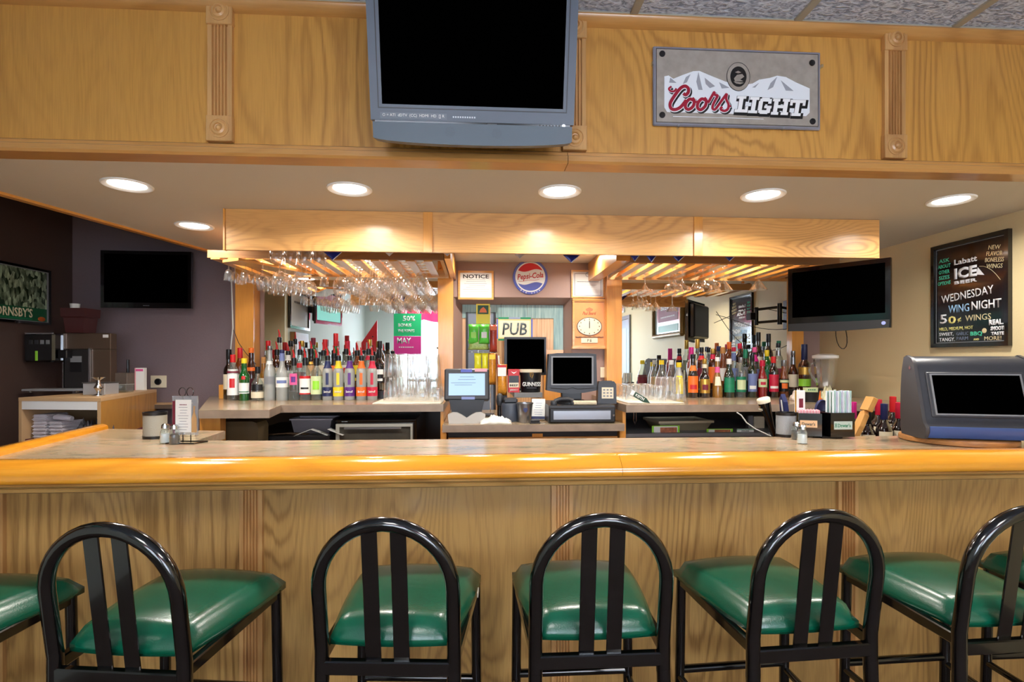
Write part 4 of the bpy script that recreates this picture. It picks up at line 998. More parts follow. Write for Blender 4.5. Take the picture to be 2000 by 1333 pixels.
# ================================================================= BOTTLES
GL = {'clear': CLR, 'frost': FRO, 'green': tglass('green_glass', (30, 150, 70), .55, .04, 1, (6, 110, 40)), 'amber': tglass('amber_glass', (190, 110, 40), .55, .04, 1, (140, 70, 20)),
 'dark': tglass('dark_bottle_glass', (50, 26, 14), .82, .04, 1, (26, 12, 8)), 'brown': tglass('brown_glass', (110, 54, 20), .7, .04, 1, (72, 30, 12)), 'dgreen': tglass('dark_green_glass', (20, 60, 36), .8, .04, 1, (8, 36, 20)),
 'red': tglass('red_liqueur_glass', (190, 20, 24), .7, .04, 1, (160, 14, 20)), 'gold': tglass('gold_liqueur_glass', (216, 170, 80), .4, .04, 1, (196, 140, 50)), 'pink': tglass('pinkish_glass', (220, 160, 160), .35, .04, 1, (200, 120, 120))}
LB = {'white': PAPER, 'cream': CREAM, 'red': RED, 'green': GRN, 'navy': NAVY, 'yellow': YEL, 'orange': ORG, 'purple': PUR, 'pink': PINK, 'gold': GOLD, 'black': BLKP, 'lime': LIME, 'blue': BLUE,
 'burg': mat('burgundy_label', (110, 20, 44), .5), 'pgreen': mat('pale_green_label', (206, 220, 170), .5), 'tan': mat('tan_label', (190, 150, 100), .5), 'crim': mat('crimson_label', (196, 24, 60), .45), 'mag': mat('magenta_foil', (190, 24, 120), .35),
 'teal': mat('green_label', (14, 120, 84), .45), 'slate': mat('slate_label', (112, 126, 176), .5), 'grey': GREY, 'silver': STEEL, 'cork': mat('cork', (196, 140, 80), .7)}
PR = {
 'std': lambda h, r: [(0, 0), (r*.92, 0), (r, .006), (r, .62*h), (r*.93, .67*h), (r*.62, .73*h), (.0145, .79*h), (.0135, .98*h), (0, .98*h)],
 'wine': lambda h, r: [(0, .004), (r*.9, 0), (r, .006), (r, .56*h), (r*.9, .62*h), (r*.5, .69*h), (.0150, .75*h), (.0145, .98*h), (0, .98*h)],
 'shaker': lambda h, r: [(0, 0), (r*.88, 0), (r*.9, .01), (r*.92, .42*h), (r*1.04, .52*h), (r*1.0, .60*h), (r*.6, .68*h), (.016, .74*h), (.015, .98*h), (0, .98*h)],
 'squat': lambda h, r: [(0, 0), (r*.95, 0), (r, .008), (r*1.03, .38*h), (r*.92, .52*h), (r*.5, .64*h), (.0135, .70*h), (.013, .98*h), (0, .98*h)],
 'pear': lambda h, r: [(0, 0), (r*.95, 0), (r, .012), (r*.98, .22*h), (r*.72, .46*h), (r*.42, .64*h), (.0135, .78*h), (.013, .98*h), (0, .98*h)],
 'tall': lambda h, r: [(0, 0), (r*.94, 0), (r, .006), (r, .52*h), (r*.88, .58*h), (r*.5, .66*h), (.0150, .73*h), (.0125, .99*h), (0, .99*h)],
 'jug': lambda h, r: [(0, 0), (r*.95, 0), (r, .008), (r, .5*h), (r*.8, .62*h), (r*.5, .74*h), (.016, .84*h), (.015, .98*h), (0, .98*h)]}
def rad_at(prof, z):
    for (r0, z0), (r1, z1) in zip(prof, prof[1:]):
        if z0 <= z <= z1 and z1 > z0: return r0+(r1-r0)*(z-z0)/(z1-z0)
    return prof[-2][0]
def arc_label(prof, z0, z1, ang, off=.0007, n=10, th=.0005):
    bm = nb(); zs = [z0+(z1-z0)*k/4 for k in range(5)]
    def P(a, z, o): rr = rad_at(prof, z)+o; return (math.sin(a)*rr, -math.cos(a)*rr, z)
    full = ang >= 180
    cols = [R(-ang+2*ang*k/n) for k in range(n if full else n+1)]
    ga = [[bm.verts.new(P(a, z, off)) for a in cols] for z in zs]
    m = len(cols)
    for j in range(4):
        for k in range(m if full else m-1): bm.faces.new((ga[j][k], ga[j][(k+1) % m], ga[j+1][(k+1) % m], ga[j+1][k]))
    return bm
FACE = {}
def bottle(px, Y, zb, kind, h, r, body, labels, cap, capf, label, group, spout=None, word=None, x=None, cat='bottle'):
    x = XY(px, Y) if x is None else x
    t = thing('wine_bottle' if kind == 'wine' else 'liquor_bottle', label, cat, (x, Y, zb), math.atan2(-x, Y)*.6, group)
    prof = PR[kind](h, r)
    obj('glass_body', lathe(nb(), prof, 18), GL[body], t, 50)
    prev = None
    for k, (a, b, ang, c) in enumerate(labels):
        lo_ = obj('label' if b*h < .7*h else 'neck_band', arc_label(prof, a*h, b*h, ang, .0008+.0006*k, 20 if ang >= 180 else 10), LB[c], (prev if prev is not None and labels[0][0] <= a and b <= labels[0][1]+.01 else t), 180)
        if k == 0: prev = lo_
    if word:
        w_, wz, wh_, wc, wwid = word
        text(w_, wwid*r, LB[wc], t, (0, 0, wz*h), wh_*h, rad=rad_at(prof, wz*h)+.0028, bold=.02, depth=.0004)
    c0 = capf*h; rc_ = rad_at(prof, min(c0+.002, .97*h))+.0012
    cp = obj('cap', lathe(nb(), [(rc_, c0), (rc_+.0004, c0+.001), (rc_, h*.995), (rc_*.85, h), (0, h)] if not spout else [(rc_, c0), (rc_, h*.97), (rc_*.6, h*.985), (0, h*.985)], 14), LB[cap] if not spout else BLKP, t, 40)
    if spout: obj('pour_spout', tube(nb(), [(0, 0, h*.98), (0, -.003, h+.018), (-.006, -.012, h+.045)], [.008, .0055, .003], 8), LB[spout], cp, 60)
    return t
lg1, lg2, lg3 = 'front row of clear spirits', 'middle row of clear spirits', 'back row of clear spirits'
Y1, Y2, Y3 = 3.44, 3.56, 3.68
# step riser under the middle and back rows
def riser(x0, x1, lb, ya=3.515, ym_=3.62):
    t = thing('bottle_riser', lb, 'shelf riser', ((x0+x1)/2, ya, CZ)); w = (x1-x0)/2
    obj('lower_step', bx(-w, w, 0, ym_-ya-.0005, 0, .05), BLKP, t); obj('upper_step', bx(-w, w, ym_-ya, 3.80-ya, 0, .10), BLKP, t)
riser(XY(527, 3.56), XY(752, 3.56), 'black stepped riser under the clear spirits bottles'); riser(XY(1340, 3.7), XY(1532, 3.7), 'black stepped riser under the dark liqueur bottles', 3.545, 3.68)
B = bottle
def capr(lst):
    out = {}
    ps = sorted(q[0] for q in lst)
    for i, p in enumerate(ps): out[p] = .487*min([abs(p-q) for q in ps if q != p])*.00312
    return out
B(455, Y1, CZ, 'std', .285, .0325, 'clear', [(.12, .68, 80, 'white'), (.28, .48, 26, 'red'), (.60, .64, 70, 'burg')], 'red', .83, 'clear gin bottle with white label and small red figure, at the wall end', lg1)
B(477, Y1-.01, CZ, 'shaker', .262, .0325, 'green', [(.17, .42, 75, 'white'), (.50, .58, 18, 'red'), (.2, .22, 60, 'teal')], 'yellow', .88, 'bright green shaker-shaped gin bottle with white label and red seal', lg1)
B(503, Y1-.01, CZ, 'squat', .21, .036, 'clear', [(.08, .26, 75, 'cream'), (.30, .48, 60, 'black')], 'black', .80, 'squat clear bottle with black cap and cream label low down', lg1)
B(527, Y1+.0, CZ, 'tall', .34, .034, 'frost', [(.30, .44, 60, 'grey'), (.66, .72, 180, 'white')], 'silver', .92, 'tall frosted bottle with long neck, between squat bottle and blue-necked bottle', lg1)
B(551, Y1-.01, CZ, 'tall', .315, .0355, 'frost', [(.26, .46, 75, 'white'), (.34, .40, 50, 'slate'), (.78, .93, 180, 'slate')], 'navy', .93, 'frosted bottle with blue patterned neck and pale blue label', lg1)
B(574, Y1-.01, CZ, 'std', .27, .0325, 'clear', [(.36, .62, 40, 'pink'), (.42, .55, 22, 'purple')], 'red', .80, 'clear bottle with round pink label and red cap', lg1, 'red')
B(596, Y1-.01, CZ, 'std', .272, .0328, 'clear', [(.14, .56, 78, 'white'), (.50, .56, 78, 'red'), (.14, .17, 78, 'red'), (.26, .30, 40, 'black')], 'gold', .80, 'clear bottle with white label edged in red and gold neck', lg1, 'red')
B(618, Y1-.01, CZ, 'std', .27, .0328, 'clear', [(.14, .56, 78, 'pgreen'), (.25, .45, 34, 'lime')], 'gold', .80, 'clear bottle with pale green script label and gold neck', lg1, 'red')
for px, c, nm in ((640, 'navy', 'navy'), (661, 'yellow', 'yellow'), (683, 'purple', 'purple'), (706, 'orange', 'orange'), (727, 'crim', 'crimson')):
    B(px, Y1-.01, CZ, 'std', .285, .0322, 'frost', [(.09, .29, 180, c), (.34, .60, 15, c), (.70, .86, 180, c)], 'black', .87, 'flavoured vodka bottle with %s band and %s neck sleeve' % (nm, nm), lg1, 'red', ('Smirnoff', .19, .055, 'white', 1.35))
# middle row
mid = [(447, 'wine', .32, 'dark', [(.2, .5, 70, 'cream')], 'black', .8, 'dark bottle with black cap standing behind the white-labelled gin', None, CZ),
 (469, 'std', .33, 'amber', [(.2, .45, 60, 'cream')], 'red', .80, 'amber bottle with tall red neck foil behind the gin', None, CZ),
 (491, 'jug', .33, 'brown', [(.55, .62, 60, 'orange'), (.15, .4, 60, 'burg')], 'orange', .90, 'brown bottle with orange cap and gold collar behind the green gin', None, CZ),
 (515, 'squat', .27, 'gold', [(.3, .5, 60, 'cream')], 'cork', .85, 'round gold-tinted bottle with stopper behind the squat clear bottle', None, CZ),
 (541, 'std', .275, 'brown', [(.2, .55, 70, 'cream'), (.3, .42, 40, 'green')], 'red', .85, 'brown bottle with green-centred cream label and red spout', 'red', CZ+.05),
 (563, 'std', .265, 'dark', [(.2, .5, 70, 'white'), (.75, .88, 180, 'white')], 'red', .85, 'dark bottle with white neck band in the middle row', 'red', CZ+.05),
 (586, 'std', .275, 'clear', [(.55, .66, 30, 'red'), (.18, .45, 60, 'burg')], 'red', .85, 'clear bottle with slanted red shoulder label in the middle row', 'red', CZ+.05),
 (608, 'jug', .28, 'dark', [(.22, .60, 78, 'tan'), (.62, .68, 30, 'gold')], 'red', .85, 'dark rum bottle with big tan label and gold shoulder seal', 'red', CZ+.05),
 (632, 'std', .27, 'clear', [(.2, .62, 78, 'cream'), (.3, .4, 50, 'tan')], 'black', .85, 'clear bottle with plain cream label behind the navy-banded bottle', 'red', CZ+.05),
 (653, 'jug', .25, 'dark', [(.5, .66, 80, 'orange'), (.2, .42, 60, 'gold')], 'red', .85, 'dark bottle with orange and gold shoulder label', 'red', CZ+.05),
 (676, 'std', .28, 'clear', [(.2, .6, 78, 'white'), (.42, .54, 26, 'red')], 'black', .85, 'clear bottle with red circle on white label, middle row', 'red', CZ+.05),
 (698, 'std', .27, 'amber', [(.25, .62, 78, 'yellow'), (.32, .4, 50, 'black')], 'black', .85, 'amber bottle with big yellow label in the middle row', 'red', CZ+.05),
 (720, 'std', .28, 'clear', [(.2, .5, 78, 'cream'), (.72, .82, 180, 'crim')], 'red', .85, 'clear bottle with crimson neck band behind the crimson-banded vodka', 'red', CZ+.05),
 (741, 'std', .27, 'dark', [(.2, .66, 82, 'black'), (.4, .52, 50, 'white'), (.24, .3, 40, 'white')], 'black', .80, 'square-shouldered whiskey bottle with black and white label, end of the row', None, CZ+.05)]
for (px, kd, h, bd_, ls, cp_, cf, lb, sp_, z) in mid: B(px, Y2, z, kd, h, min(.032, capr(mid)[px]*1.04), bd_, ls, cp_, cf, lb, lg2, sp_)
back = [(524, 'tall', .31, 'clear', 'red', .78, 'clear bottle with red neck foil, back row near the mirror post'), (546, 'tall', .34, 'clear', 'red', .86, 'tall clear bottle with red spout, back row', 'red'), (568, 'std', .31, 'clear', 'black', .86, 'clear bottle with black cap, back row'),
 (590, 'std', .31, 'clear', 'gold', .86, 'clear bottle with gold cap, back row beside the green bottle'), (612, 'std', .33, 'green', 'burg', .84, 'green bottle with dark red cap, back row'), (635, 'std', .32, 'clear', 'red', .78, 'clear bottle with red neck foil, back row between the green bottles'),
 (656, 'tall', .36, 'green', 'red', .74, 'tallest green bottle with red neck foil, back row'), (679, 'std', .31, 'clear', 'crim', .80, 'clear bottle with crimson neck foil, back row beside the tallest green one'), (701, 'std', .31, 'clear', 'white', .78, 'clear bottle with white neck foil, back row'),
 (722, 'pear', .32, 'clear', 'gold', .84, 'clear pear-shaped bottle with gold cap, back row'), (742, 'std', .31, 'dark', 'black', .82, 'dark bottle with black cap, end of the back row')]
for b_ in back: B(b_[0], Y3, CZ+.10, b_[1], b_[2]-.03, min(.032, capr(back)[b_[0]]*1.04), b_[3], [(.25, .5, 60, 'white')], b_[4], b_[5], b_[6], lg3, b_[7] if len(b_) > 7 else None)
# right side
rg1, rg2, rg3 = 'front row of dark liqueurs', 'middle row of dark liqueurs', 'back row of dark liqueurs'
Y1 = 3.50
fr = [(1353, 'jug', .29, 'dark', [(.12, .50, 62, 'orange'), (.2, .3, 36, 'red'), (.62, .74, 50, 'orange')], 'black', .90, 'dark brown bottle with orange label and orange neck label', .036),
 (1376, 'squat', .26, 'dark', [(.12, .48, 70, 'gold'), (.20, .34, 30, 'burg'), (.76, .86, 180, 'cream')], 'gold', .87, 'dark round bottle with yellow shield label', .038),
 (1401, 'pear', .27, 'gold', [(.30, .52, 40, 'cream'), (.62, .76, 180, 'pink')], 'white', .90, 'gold cream-liqueur bottle with flared shoulder and two cream tags', .040),
 (1424, 'jug', .26, 'dgreen', [(.14, .52, 68, 'teal'), (.26, .34, 44, 'green')], 'white', .86, 'very dark green bottle with green label', .037),
 (1447, 'std', .27, 'clear', [(.14, .52, 72, 'teal'), (.20, .44, 50, 'pgreen')], 'silver', .86, 'clear bottle with pale green leaf label', .036),
 (1468, 'std', .285, 'dgreen', [(.14, .56, 62, 'slate'), (.2, .28, 40, 'white')], 'black', .86, 'dark bottle with slate blue label', .037),
 (1487, 'jug', .25, 'red', [(.28, .50, 60, 'pgreen'), (.34, .42, 30, 'crim')], 'crim', .84, 'red liqueur bottle with white oval label', .036),
 (1509, 'std', .275, 'dark', [(.14, .56, 76, 'crim'), (.22, .28, 50, 'white')], 'red', .84, 'dark bottle with bright red label', .037),
 (1531, 'jug', .25, 'amber', [(.16, .5, 74, 'black'), (.24, .38, 34, 'orange'), (.4, .47, 60, 'pgreen')], 'silver', .84, 'bottle with dark label showing an orange fruit', .037)]
fr = [(q[0]+{1468: 1, 1487: 2, 1509: 2}.get(q[0], 0),)+q[1:] for q in fr]
cr_ = capr(fr)
for (px, kd, h, bd_, ls, cp_, cf, lb, r_) in [q[:8]+(min(q[8], cr_[q[0]]),) for q in fr]: B(px, Y1, CZ, kd, h, r_, bd_, ls, cp_, cf, lb+', front row', rg1)
Y2 = 3.63
md_ = [(1350, 'wine', .30, 'pink', [(.2, .5, 60, 'cream')], 'mag', .70, 'pinkish bottle with magenta neck foil'), (1370, 'std', .30, 'brown', [(.2, .5, 70, 'burg'), (.70, .80, 180, 'red'), (.80, .84, 180, 'navy')], 'black', .88, 'brown bottle with red and blue striped neck'),
 (1392, 'std', .29, 'brown', [(.15, .55, 72, 'orange'), (.74, .86, 180, 'crim')], 'gold', .88, 'brown bottle with large orange label'), (1412, 'jug', .30, 'amber', [(.2, .5, 60, 'white')], 'cork', .85, 'amber bottle with cork stopper and white label'),
 (1433, 'tall', .30, 'clear', [(.2, .5, 70, 'slate'), (.68, .86, 180, 'slate')], 'crim', .90, 'clear bottle with blue neck foil and red cap'), (1456, 'tall', .315, 'dgreen', [(.2, .5, 70, 'grey'), (.70, .9, 180, 'teal')], 'black', .91, 'dark green bottle with green neck foil'),
 (1474, 'std', .30, 'dark', [(.2, .48, 70, 'slate'), (.66, .82, 180, 'mag')], 'pink', .88, 'dark bottle with magenta neck band'), (1498, 'std', .28, 'green', [(.25, .5, 60, 'teal')], 'yellow', .84, 'vivid green liqueur bottle'),
 (1520, 'tall', .33, 'clear', [(.2, .45, 70, 'burg'), (.72, .84, 180, 'silver')], 'black', .90, 'clear bottle with black stopper and silver neck'), (1549, 'tall', .325, 'brown', [(.2, .48, 70, 'cream'), (.70, .86, 180, 'silver')], 'silver', .90, 'brown bottle with silver stopper and cream label')]
for (px, kd, h, bd_, ls, cp_, cf, lb) in md_: B(px, Y2, CZ+.05 if 1340 < px < 1530 else CZ, kd, h-.01, min(.033, capr(md_)[px]*1.03), bd_, ls, cp_, cf, lb+', middle row', rg2)
B(1571, 3.56, CZ, 'wine', .36, .040, 'brown', [(.2, .34, 70, 'lime'), (.42, .56, 70, 'gold')], 'navy', .70, 'tall brown bottle with navy neck foil and gold label, beside the blender', rg2)
bk_ = [(1362, 'tall', .33, 'clear', 'gold', .78, 'slender clear bottle with long gold neck'), (1384, 'std', .27, 'clear', 'black', .86, 'clear bottle with black cap'), (1404, 'std', .28, 'clear', 'navy', .86, 'clear bottle with navy cap'), (1424, 'std', .31, 'amber', 'orange', .82, 'amber bottle with orange foil'),
 (1445, 'std', .30, 'dark', 'crim', .86, 'dark bottle with crimson cap'), (1481, 'wine', .38, 'dark', 'black', .82, 'tallest dark bottle with black cap'), (1501, 'wine', .37, 'dark', 'black', .82, 'tall dark bottle with gold shield label'), (1521, 'tall', .32, 'clear', 'teal', .88, 'clear bottle with dark green stopper')]
for b_ in bk_: B(b_[0], 3.735, CZ+.10, b_[1], b_[2]-.03, min(.031, capr(bk_)[b_[0]]*1.04), b_[3], [(.25, .5, 60, 'gold' if 'shield' in b_[6] else 'cream')], b_[4], b_[5], b_[6]+', back row of the dark liqueurs', rg3)
B(1292, 3.62, CZ, 'jug', .25, .036, 'clear', [(.15, .55, 180, 'burg')], 'yellow', .88, 'clear bottle with burgundy band and yellow cap, behind the pint glasses', rg2)
B(1311, 3.66, CZ, 'jug', .25, .034, 'clear', [(.15, .5, 180, 'gold')], 'white', .88, 'clear bottle with gold band, partly hidden behind the pint glasses', rg2)
B(1326, 3.56, CZ, 'jug', .235, .036, 'frost', [(.1, .62, 40, 'yellow')], 'yellow', .86, 'pale bottle with yellow stripe and yellow cap beside the pint glasses', rg2)

# ================================================================= DRINKING GLASSES ON THE COUNTERS
PG = mesh_of('pint_glass', lathe(nb(), [(.0425, 0), (.0432, .002), (.0365, .10), (.032, .135), (.031, .14), (0, .141)], 20), CLR2, 60)
SGm = mesh_of('tumbler', lathe(nb(), [(.036, 0), (.0365, .002), (.033, .07), (.031, .088), (.029, .092), (0, .093)], 20), CLR2, 60)
TWM = mat('bar_towel', (226, 216, 196), .9, bump=.6, bscale=90)
def towel(x0, x1, y0, y1, z, lb):
    bm = nb(); nx, ny = 26, 10; g = []
    for j in range(ny+1):
        row = []
        for i in range(nx+1):
            row.append(bm.verts.new((x0+(x1-x0)*i/nx+random.uniform(-.004, .004), y0+(y1-y0)*j/ny+.006*math.sin(i*.9), z+.0045+.0015*math.sin(i*.8)*math.cos(j*1.1))))
        g.append(row)
    for j in range(ny):
        for i in range(nx): bm.faces.new((g[j][i], g[j][i+1], g[j+1][i+1], g[j+1][i]))
    r_ = bmesh.ops.extrude_face_region(bm, geom=bm.faces[:])
    for v in [e for e in r_['geom'] if isinstance(e, bmesh.types.BMVert)]: v.co.z = z+.0004
    return tag(obj('bar_towel', bm, TWM, None, 180), lb, 'towel')
towel(XY(728, 3.12), XY(862, 3.12), 3.10, 3.62, CZ, 'white bar towel under the stacked glasses by the point-of-sale tablet')
towel(XY(1222, 3.1), XY(1328, 3.1), 3.04, 3.56, CZ, 'white bar towel under the glasses beside the green tap handle')
n_ = 0
for j in range(3):
    Y = 3.22+j*.125
    for px in (763, 790, 817, 843):
        x = XY(px, 3.22)+j*.004
        for tier in range(2 if j < 2 else 1):
            tag(inst('pint_glass', PG, None, (x, Y, CZ+.0062+tier*.1415)), 'upturned pint glass, %s tier, %s row, %s from the sales terminal' % (('lower', 'upper')[tier], ('front', 'middle', 'back')[j], ORD[3-(763, 790, 817, 843).index(px)]), 'glass', 'stacked pint glasses on the towel')
for k, px in enumerate((857, 861)):
    tag(inst('tumbler', SGm, None, (XY(px, 3.16)-.004, 3.145+.1*0+k*.0+k*.36, CZ+.0062)), ('small upturned tumbler at the counter end beside the point-of-sale tablet', 'small upturned tumbler against the alcove post behind the pint glasses')[k], 'glass')
for j in range(5):
    Y = 3.12+j*.085
    for px in (1232, 1256, 1280) if j else (1280,):
        tag(inst('tumbler', SGm, None, (XY(px, 3.2)+j*.003, Y, CZ+.0062)), 'low upturned tumbler, %s row from the front, %s from the alcove post' % (ORD[j], ORD[(1232, 1256, 1280).index(px)]), 'glass', 'low tumblers on the towel')
for j in range(3):
    for px in (1302, 1326):
        tag(inst('pint_glass', PG, None, (XY(px, 3.15)+j*.003, 3.15+j*.105, CZ+.0062)), 'upturned pint glass on the cream towel, %s row, %s' % (('front', 'middle', 'back')[j], 'touching the tumblers' if px == 1302 else 'next to the liqueur bottles'), 'glass', 'pint glasses beside the dark liqueurs')

# ================================================================= ALCOVE COUNTER
def at(px, Y, z=None, py=None): return (XY(px, Y), Y, ZY(px, py, Y) if py is not None else z)
# point-of-sale tablet
t = thing('sales_terminal', 'grey touchscreen sales terminal with lit pale blue screen on a silver stand', 'terminal', at(912, 3.10, CZC))
MT = Matrix.Translation((0, -.035, .125)) @ Matrix.Rotation(R(-14), 4, 'X')
obj('housing', bx(-.128, .128, -.012, .03, 0, .185, .008), DKG, t, M=MT)
obj('screen', bx(-.103, .103, -.0135, -.0115, .028, .155), mat('lit_screen', (150, 180, 222), .3, emit=.42), t, M=MT)
pr_l = nb()
for k, (w_, z_) in enumerate(((.08, .135), (.1, .12), (.14, .10), (.1, .088))): box(pr_l, (0 if k < 2 else -.02, -.0140, z_), (w_, .0006, .0022))
obj('screen_print', pr_l, mat('screen_print', (100, 120, 150), .5), t, M=MT)['kind'] = 'stuff'
obj('sticker', bx(-.035, .03, -.0132, -.0118, .162, .180), MATS['sign_blue'], t, M=MT); obj('sticker', bx(.045, .115, -.0132, -.0118, .166, .184), mat('pink_sticker', (226, 150, 160), .5), t, M=MT)
obj('name_tag', bx(-.03, .045, -.0132, -.0118, .004, .020), MATS['slate_label'], t, M=MT)
obj('body', poly(nb(), [(-.10, .13), (.10, .13), (.075, .02), (-.075, .02)], -.05, .06), BLKP, t)
wg = []
for k in range(9): u = k/8; wg.append((-.105+.21*u, .062-.032*math.exp(-((u-.5)/.14)**2)+(-.012 if k in (0, 8) else 0)))
obj('stand', poly(nb(), [(-.10, 0), (-.105, .045)]+wg+[(.105, .045), (.10, 0)], -.075, -.045), mat('silver_plastic', (176, 172, 166), .35), t)
obj('foot', bx(-.095, .095, -.05, .07, 0, .02, .003), GREY, t)
# handheld scanner, round black tub
t = thing('barcode_scanner', 'small dark handheld scanner standing beside the sales terminal', 'scanner', at(976, 3.17, CZC))
obj('handle', lathe(nb(), [(0, 0), (.02, 0), (.018, .01), (.012, .02), (.012, .09), (.016, .10), (0, .10)], 14), BLKP, t, 50)
obj('head', lathe(nb(), [(0, .085), (.018, .09), (.022, .115), (.019, .145), (.010, .158), (0, .16)], 16, sy=1.3), DKG, t, 60)
t = thing('receipt_printer', 'rounded dark grey receipt printer below the jerky box', 'printer', at(997, 3.13, CZC))
obj('body', lathe(nb(), [(0, 0), (.052, 0), (.054, .01), (.056, .09), (.05, .105), (0, .108)], 24), mat('slate_plastic', (62, 68, 80), .4), t, 50)
obj('lid', bx(-.04, .04, -.03, .04, .105, .135, .008), DKG, t)
# riser with monitor, box, tub
zr = ZY(1050, 769, 3.16); dx_0 = XY(1072, 2.99)
rx0, rx1 = XY(1004, 3.24), dx_0-.006
t = thing('monitor_riser', 'low grey shelf riser carrying the black oval tub and the black monitor', 'shelf riser', ((rx0+rx1)/2, 3.24, CZC)); w = (rx1-rx0)/2
obj('shelf', bx(-w, w, 0, .5, zr-CZC-.03, zr-CZC, .002), mat('grey_riser', (120, 118, 116), .5, vary=.1, bscale=20), t)
for s_ in (-1, 1): obj('side_panel', bx(s_*(w-.012)-.01, s_*(w-.012)+.01, .06, .49, 0, zr-CZC-.03), OAKO, t)
t = thing('jerky_box', 'red and black box of meat sticks beside the black oval tub', 'box', (XY(1003, 3.29), 3.29, zr)); hb = ZY(1002, 722, 3.2)-zr
obj('carton', bx(-.034, .034, -.03, .03, 0, hb, .001), RED, t)
obj('front_print', bx(-.030, .030, -.0312, -.030, hb*.42, hb*.72), BLKP, t); obj('front_print', bx(-.030, .030, -.0312, -.030, hb*.22, hb*.42), CREAM, t); text('BEEF', .05, INK, t, (0, -.0315, hb*.31), .012, bold=.02); text('JERKY', .05, WHITE, t, (0, -.0305, hb*.10), .012, bold=.02)
obj('emblem', poly(nb(), [(-.018, hb*.9), (0, hb*.80), (.018, hb*.9), (.008, hb*.88), (0, hb*.86), (-.008, hb*.88)], -.0312, -.030), WHITE, t)
t = thing('ice_tub', 'black oval tub with cream rim, gold harp and white lettering', 'tub', (XY(1036.5, 3.30), 3.30, zr)); ht = ZY(1036, 722, 3.24)-zr
prt = [(0, 0), (.058, 0), (.060, .004), (.066, ht-.02), (.069, ht-.018), (.069, ht), (.064, ht), (.062, .01), (0, .01)]
obj('body', lathe(nb(), prt[:4]+[(.060, ht-.02), (0, ht-.02)], 28, sx=1, sy=.8), BLKP, t, 50); obj('rim', lathe(nb(), [(.066, ht-.02), (.0695, ht-.018), (.0695, ht), (.064, ht), (.063, ht-.02)], 28, sy=.8), CREAM, t, 40)
text('GUINNESS', .112, WHITE, t, (0, -.052, ht*.36), .026, bold=.03, depth=.003)
text('EXTRA STOUT', .06, TEXTG, t, (0, -.053, ht*.2), .006, depth=.002)
hp = nb(); tube(hp, [(-.01, -.055, ht*.84), (.008, -.055, ht*.86), (.011, -.055, ht*.78), (.002, -.055, ht*.62), (-.008, -.055, ht*.7), (-.01, -.055, ht*.84)], .0018, 6)
for k in range(3): tube(hp, [(-.006+.005*k, -.0545, ht*.84), (-.005+.004*k, -.0545, ht*.68)], .0007, 4)
obj('harp', hp, GOLD, t)
ym = 3.52; mx0, mx1 = XY(985, ym), XY(1066, ym); mz = ZY(1025, 659, ym); mzb = ZY(1025, 733, ym)
t = thing('monitor', 'black flat monitor standing behind the black oval tub', 'monitor', ((mx0+mx1)/2, ym, zr)); w = (mx1-mx0)/2
f = nb(); ring(f, -w+.016, w-.012, mzb-zr+.016, mz-zr-.014, -w, w, mzb-zr, mz-zr, -.02, .02); obj('bezel', f, BLKP, t); obj('screen', bx(-w+.014, w-.010, -.012, .01, mzb-zr+.014, mz-zr-.012), SCR, t)
obj('stand', bx(-.03, .03, .0, .03, .01, mzb-zr+.02), BLKP, t); obj('stand_foot', bx(-.09, .09, -.05, .08, 0, .012, .003), BLKP, t)
# steel bucket, papers, towel
t = thing('ice_bucket', 'small brushed steel bucket with a dark shield badge', 'bucket', at(1025, 3.06, CZC))
obj('body', lathe(nb(), [(0, 0), (.034, 0), (.036, .004), (.046, .105), (.050, .107), (.050, .112), (.046, .112), (.036, .012), (0, .01)], 26), STEEL, t, 40)
obj('badge', poly(nb(), [(-.012, .085), (.012, .085), (.011, .07), (0, .058), (-.011, .07)], -.0445, -.040), NAVY, t)
def crumple(name, lb, cat, loc, sx, sy, h, m, seed):
    rr = random.Random(seed); bm = nb(); n = 14; g = []
    for j in range(n+1):
        row = []
        for i in range(n+1):
            u, v = i/n*2-1, j/n*2-1; e_ = max(0, 1-(u*u+v*v)*.55)
            row.append(bm.verts.new((u*sx/2*(1+.1*math.sin(j*1.3)), v*sy/2*(1+.1*math.cos(i*1.1)), .004+h*e_*(.35+.65*rr.random()*abs(math.sin(i*.9+j*.5))))))
        g.append(row)
    for j in range(n):
        for i in range(n): bm.faces.new((g[j][i], g[j][i+1], g[j+1][i+1], g[j+1][i]))
    rg = bmesh.ops.extrude_face_region(bm, geom=bm.faces[:])
    for v in [e for e in rg['geom'] if isinstance(e, bmesh.types.BMVert)]: v.co.z = .0003
    o = obj(name, bm, m, None, 180); o.location = loc; return tag(o, lb, cat)
crumple('crumpled_cloth', 'crumpled striped white bar cloth lying beside the steel bucket', 'cloth', at(968, 3.02, CZC), .16, .10, .05, mat('striped_cloth', (222, 220, 212), .9), 3)
t = thing('paper_packet', 'white printed paper packet propped behind the steel bucket', 'packet', at(1051, 3.14, CZC+.004), R(-12))
M_ = Matrix.Rotation(R(-15), 4, 'X'); obj('packet', bx(-.04, .04, -.006, .006, .002, .125, .002), PAPER, t, M=M_); obj('print', lines(nb(), .055, .08, 6, .002, -.0066, 8, cz=.065), mat('slate_print', (110, 124, 160), .6), t, M=M_)['kind'] = 'stuff'; obj('foot_band', bx(-.04, .04, -.0065, .0065, .004, .02), NAVY, t, M=M_)
t = thing('stapler', 'small dark stapler lying at the foot of the steel bucket', 'stapler', at(1045, 3.0, CZC), R(20)); obj('base', bx(-.03, .03, -.01, .01, 0, .006, .002), DKG, t); obj('arm', bx(-.028, .03, -.008, .008, .0065, .022, .005), DKG, t)
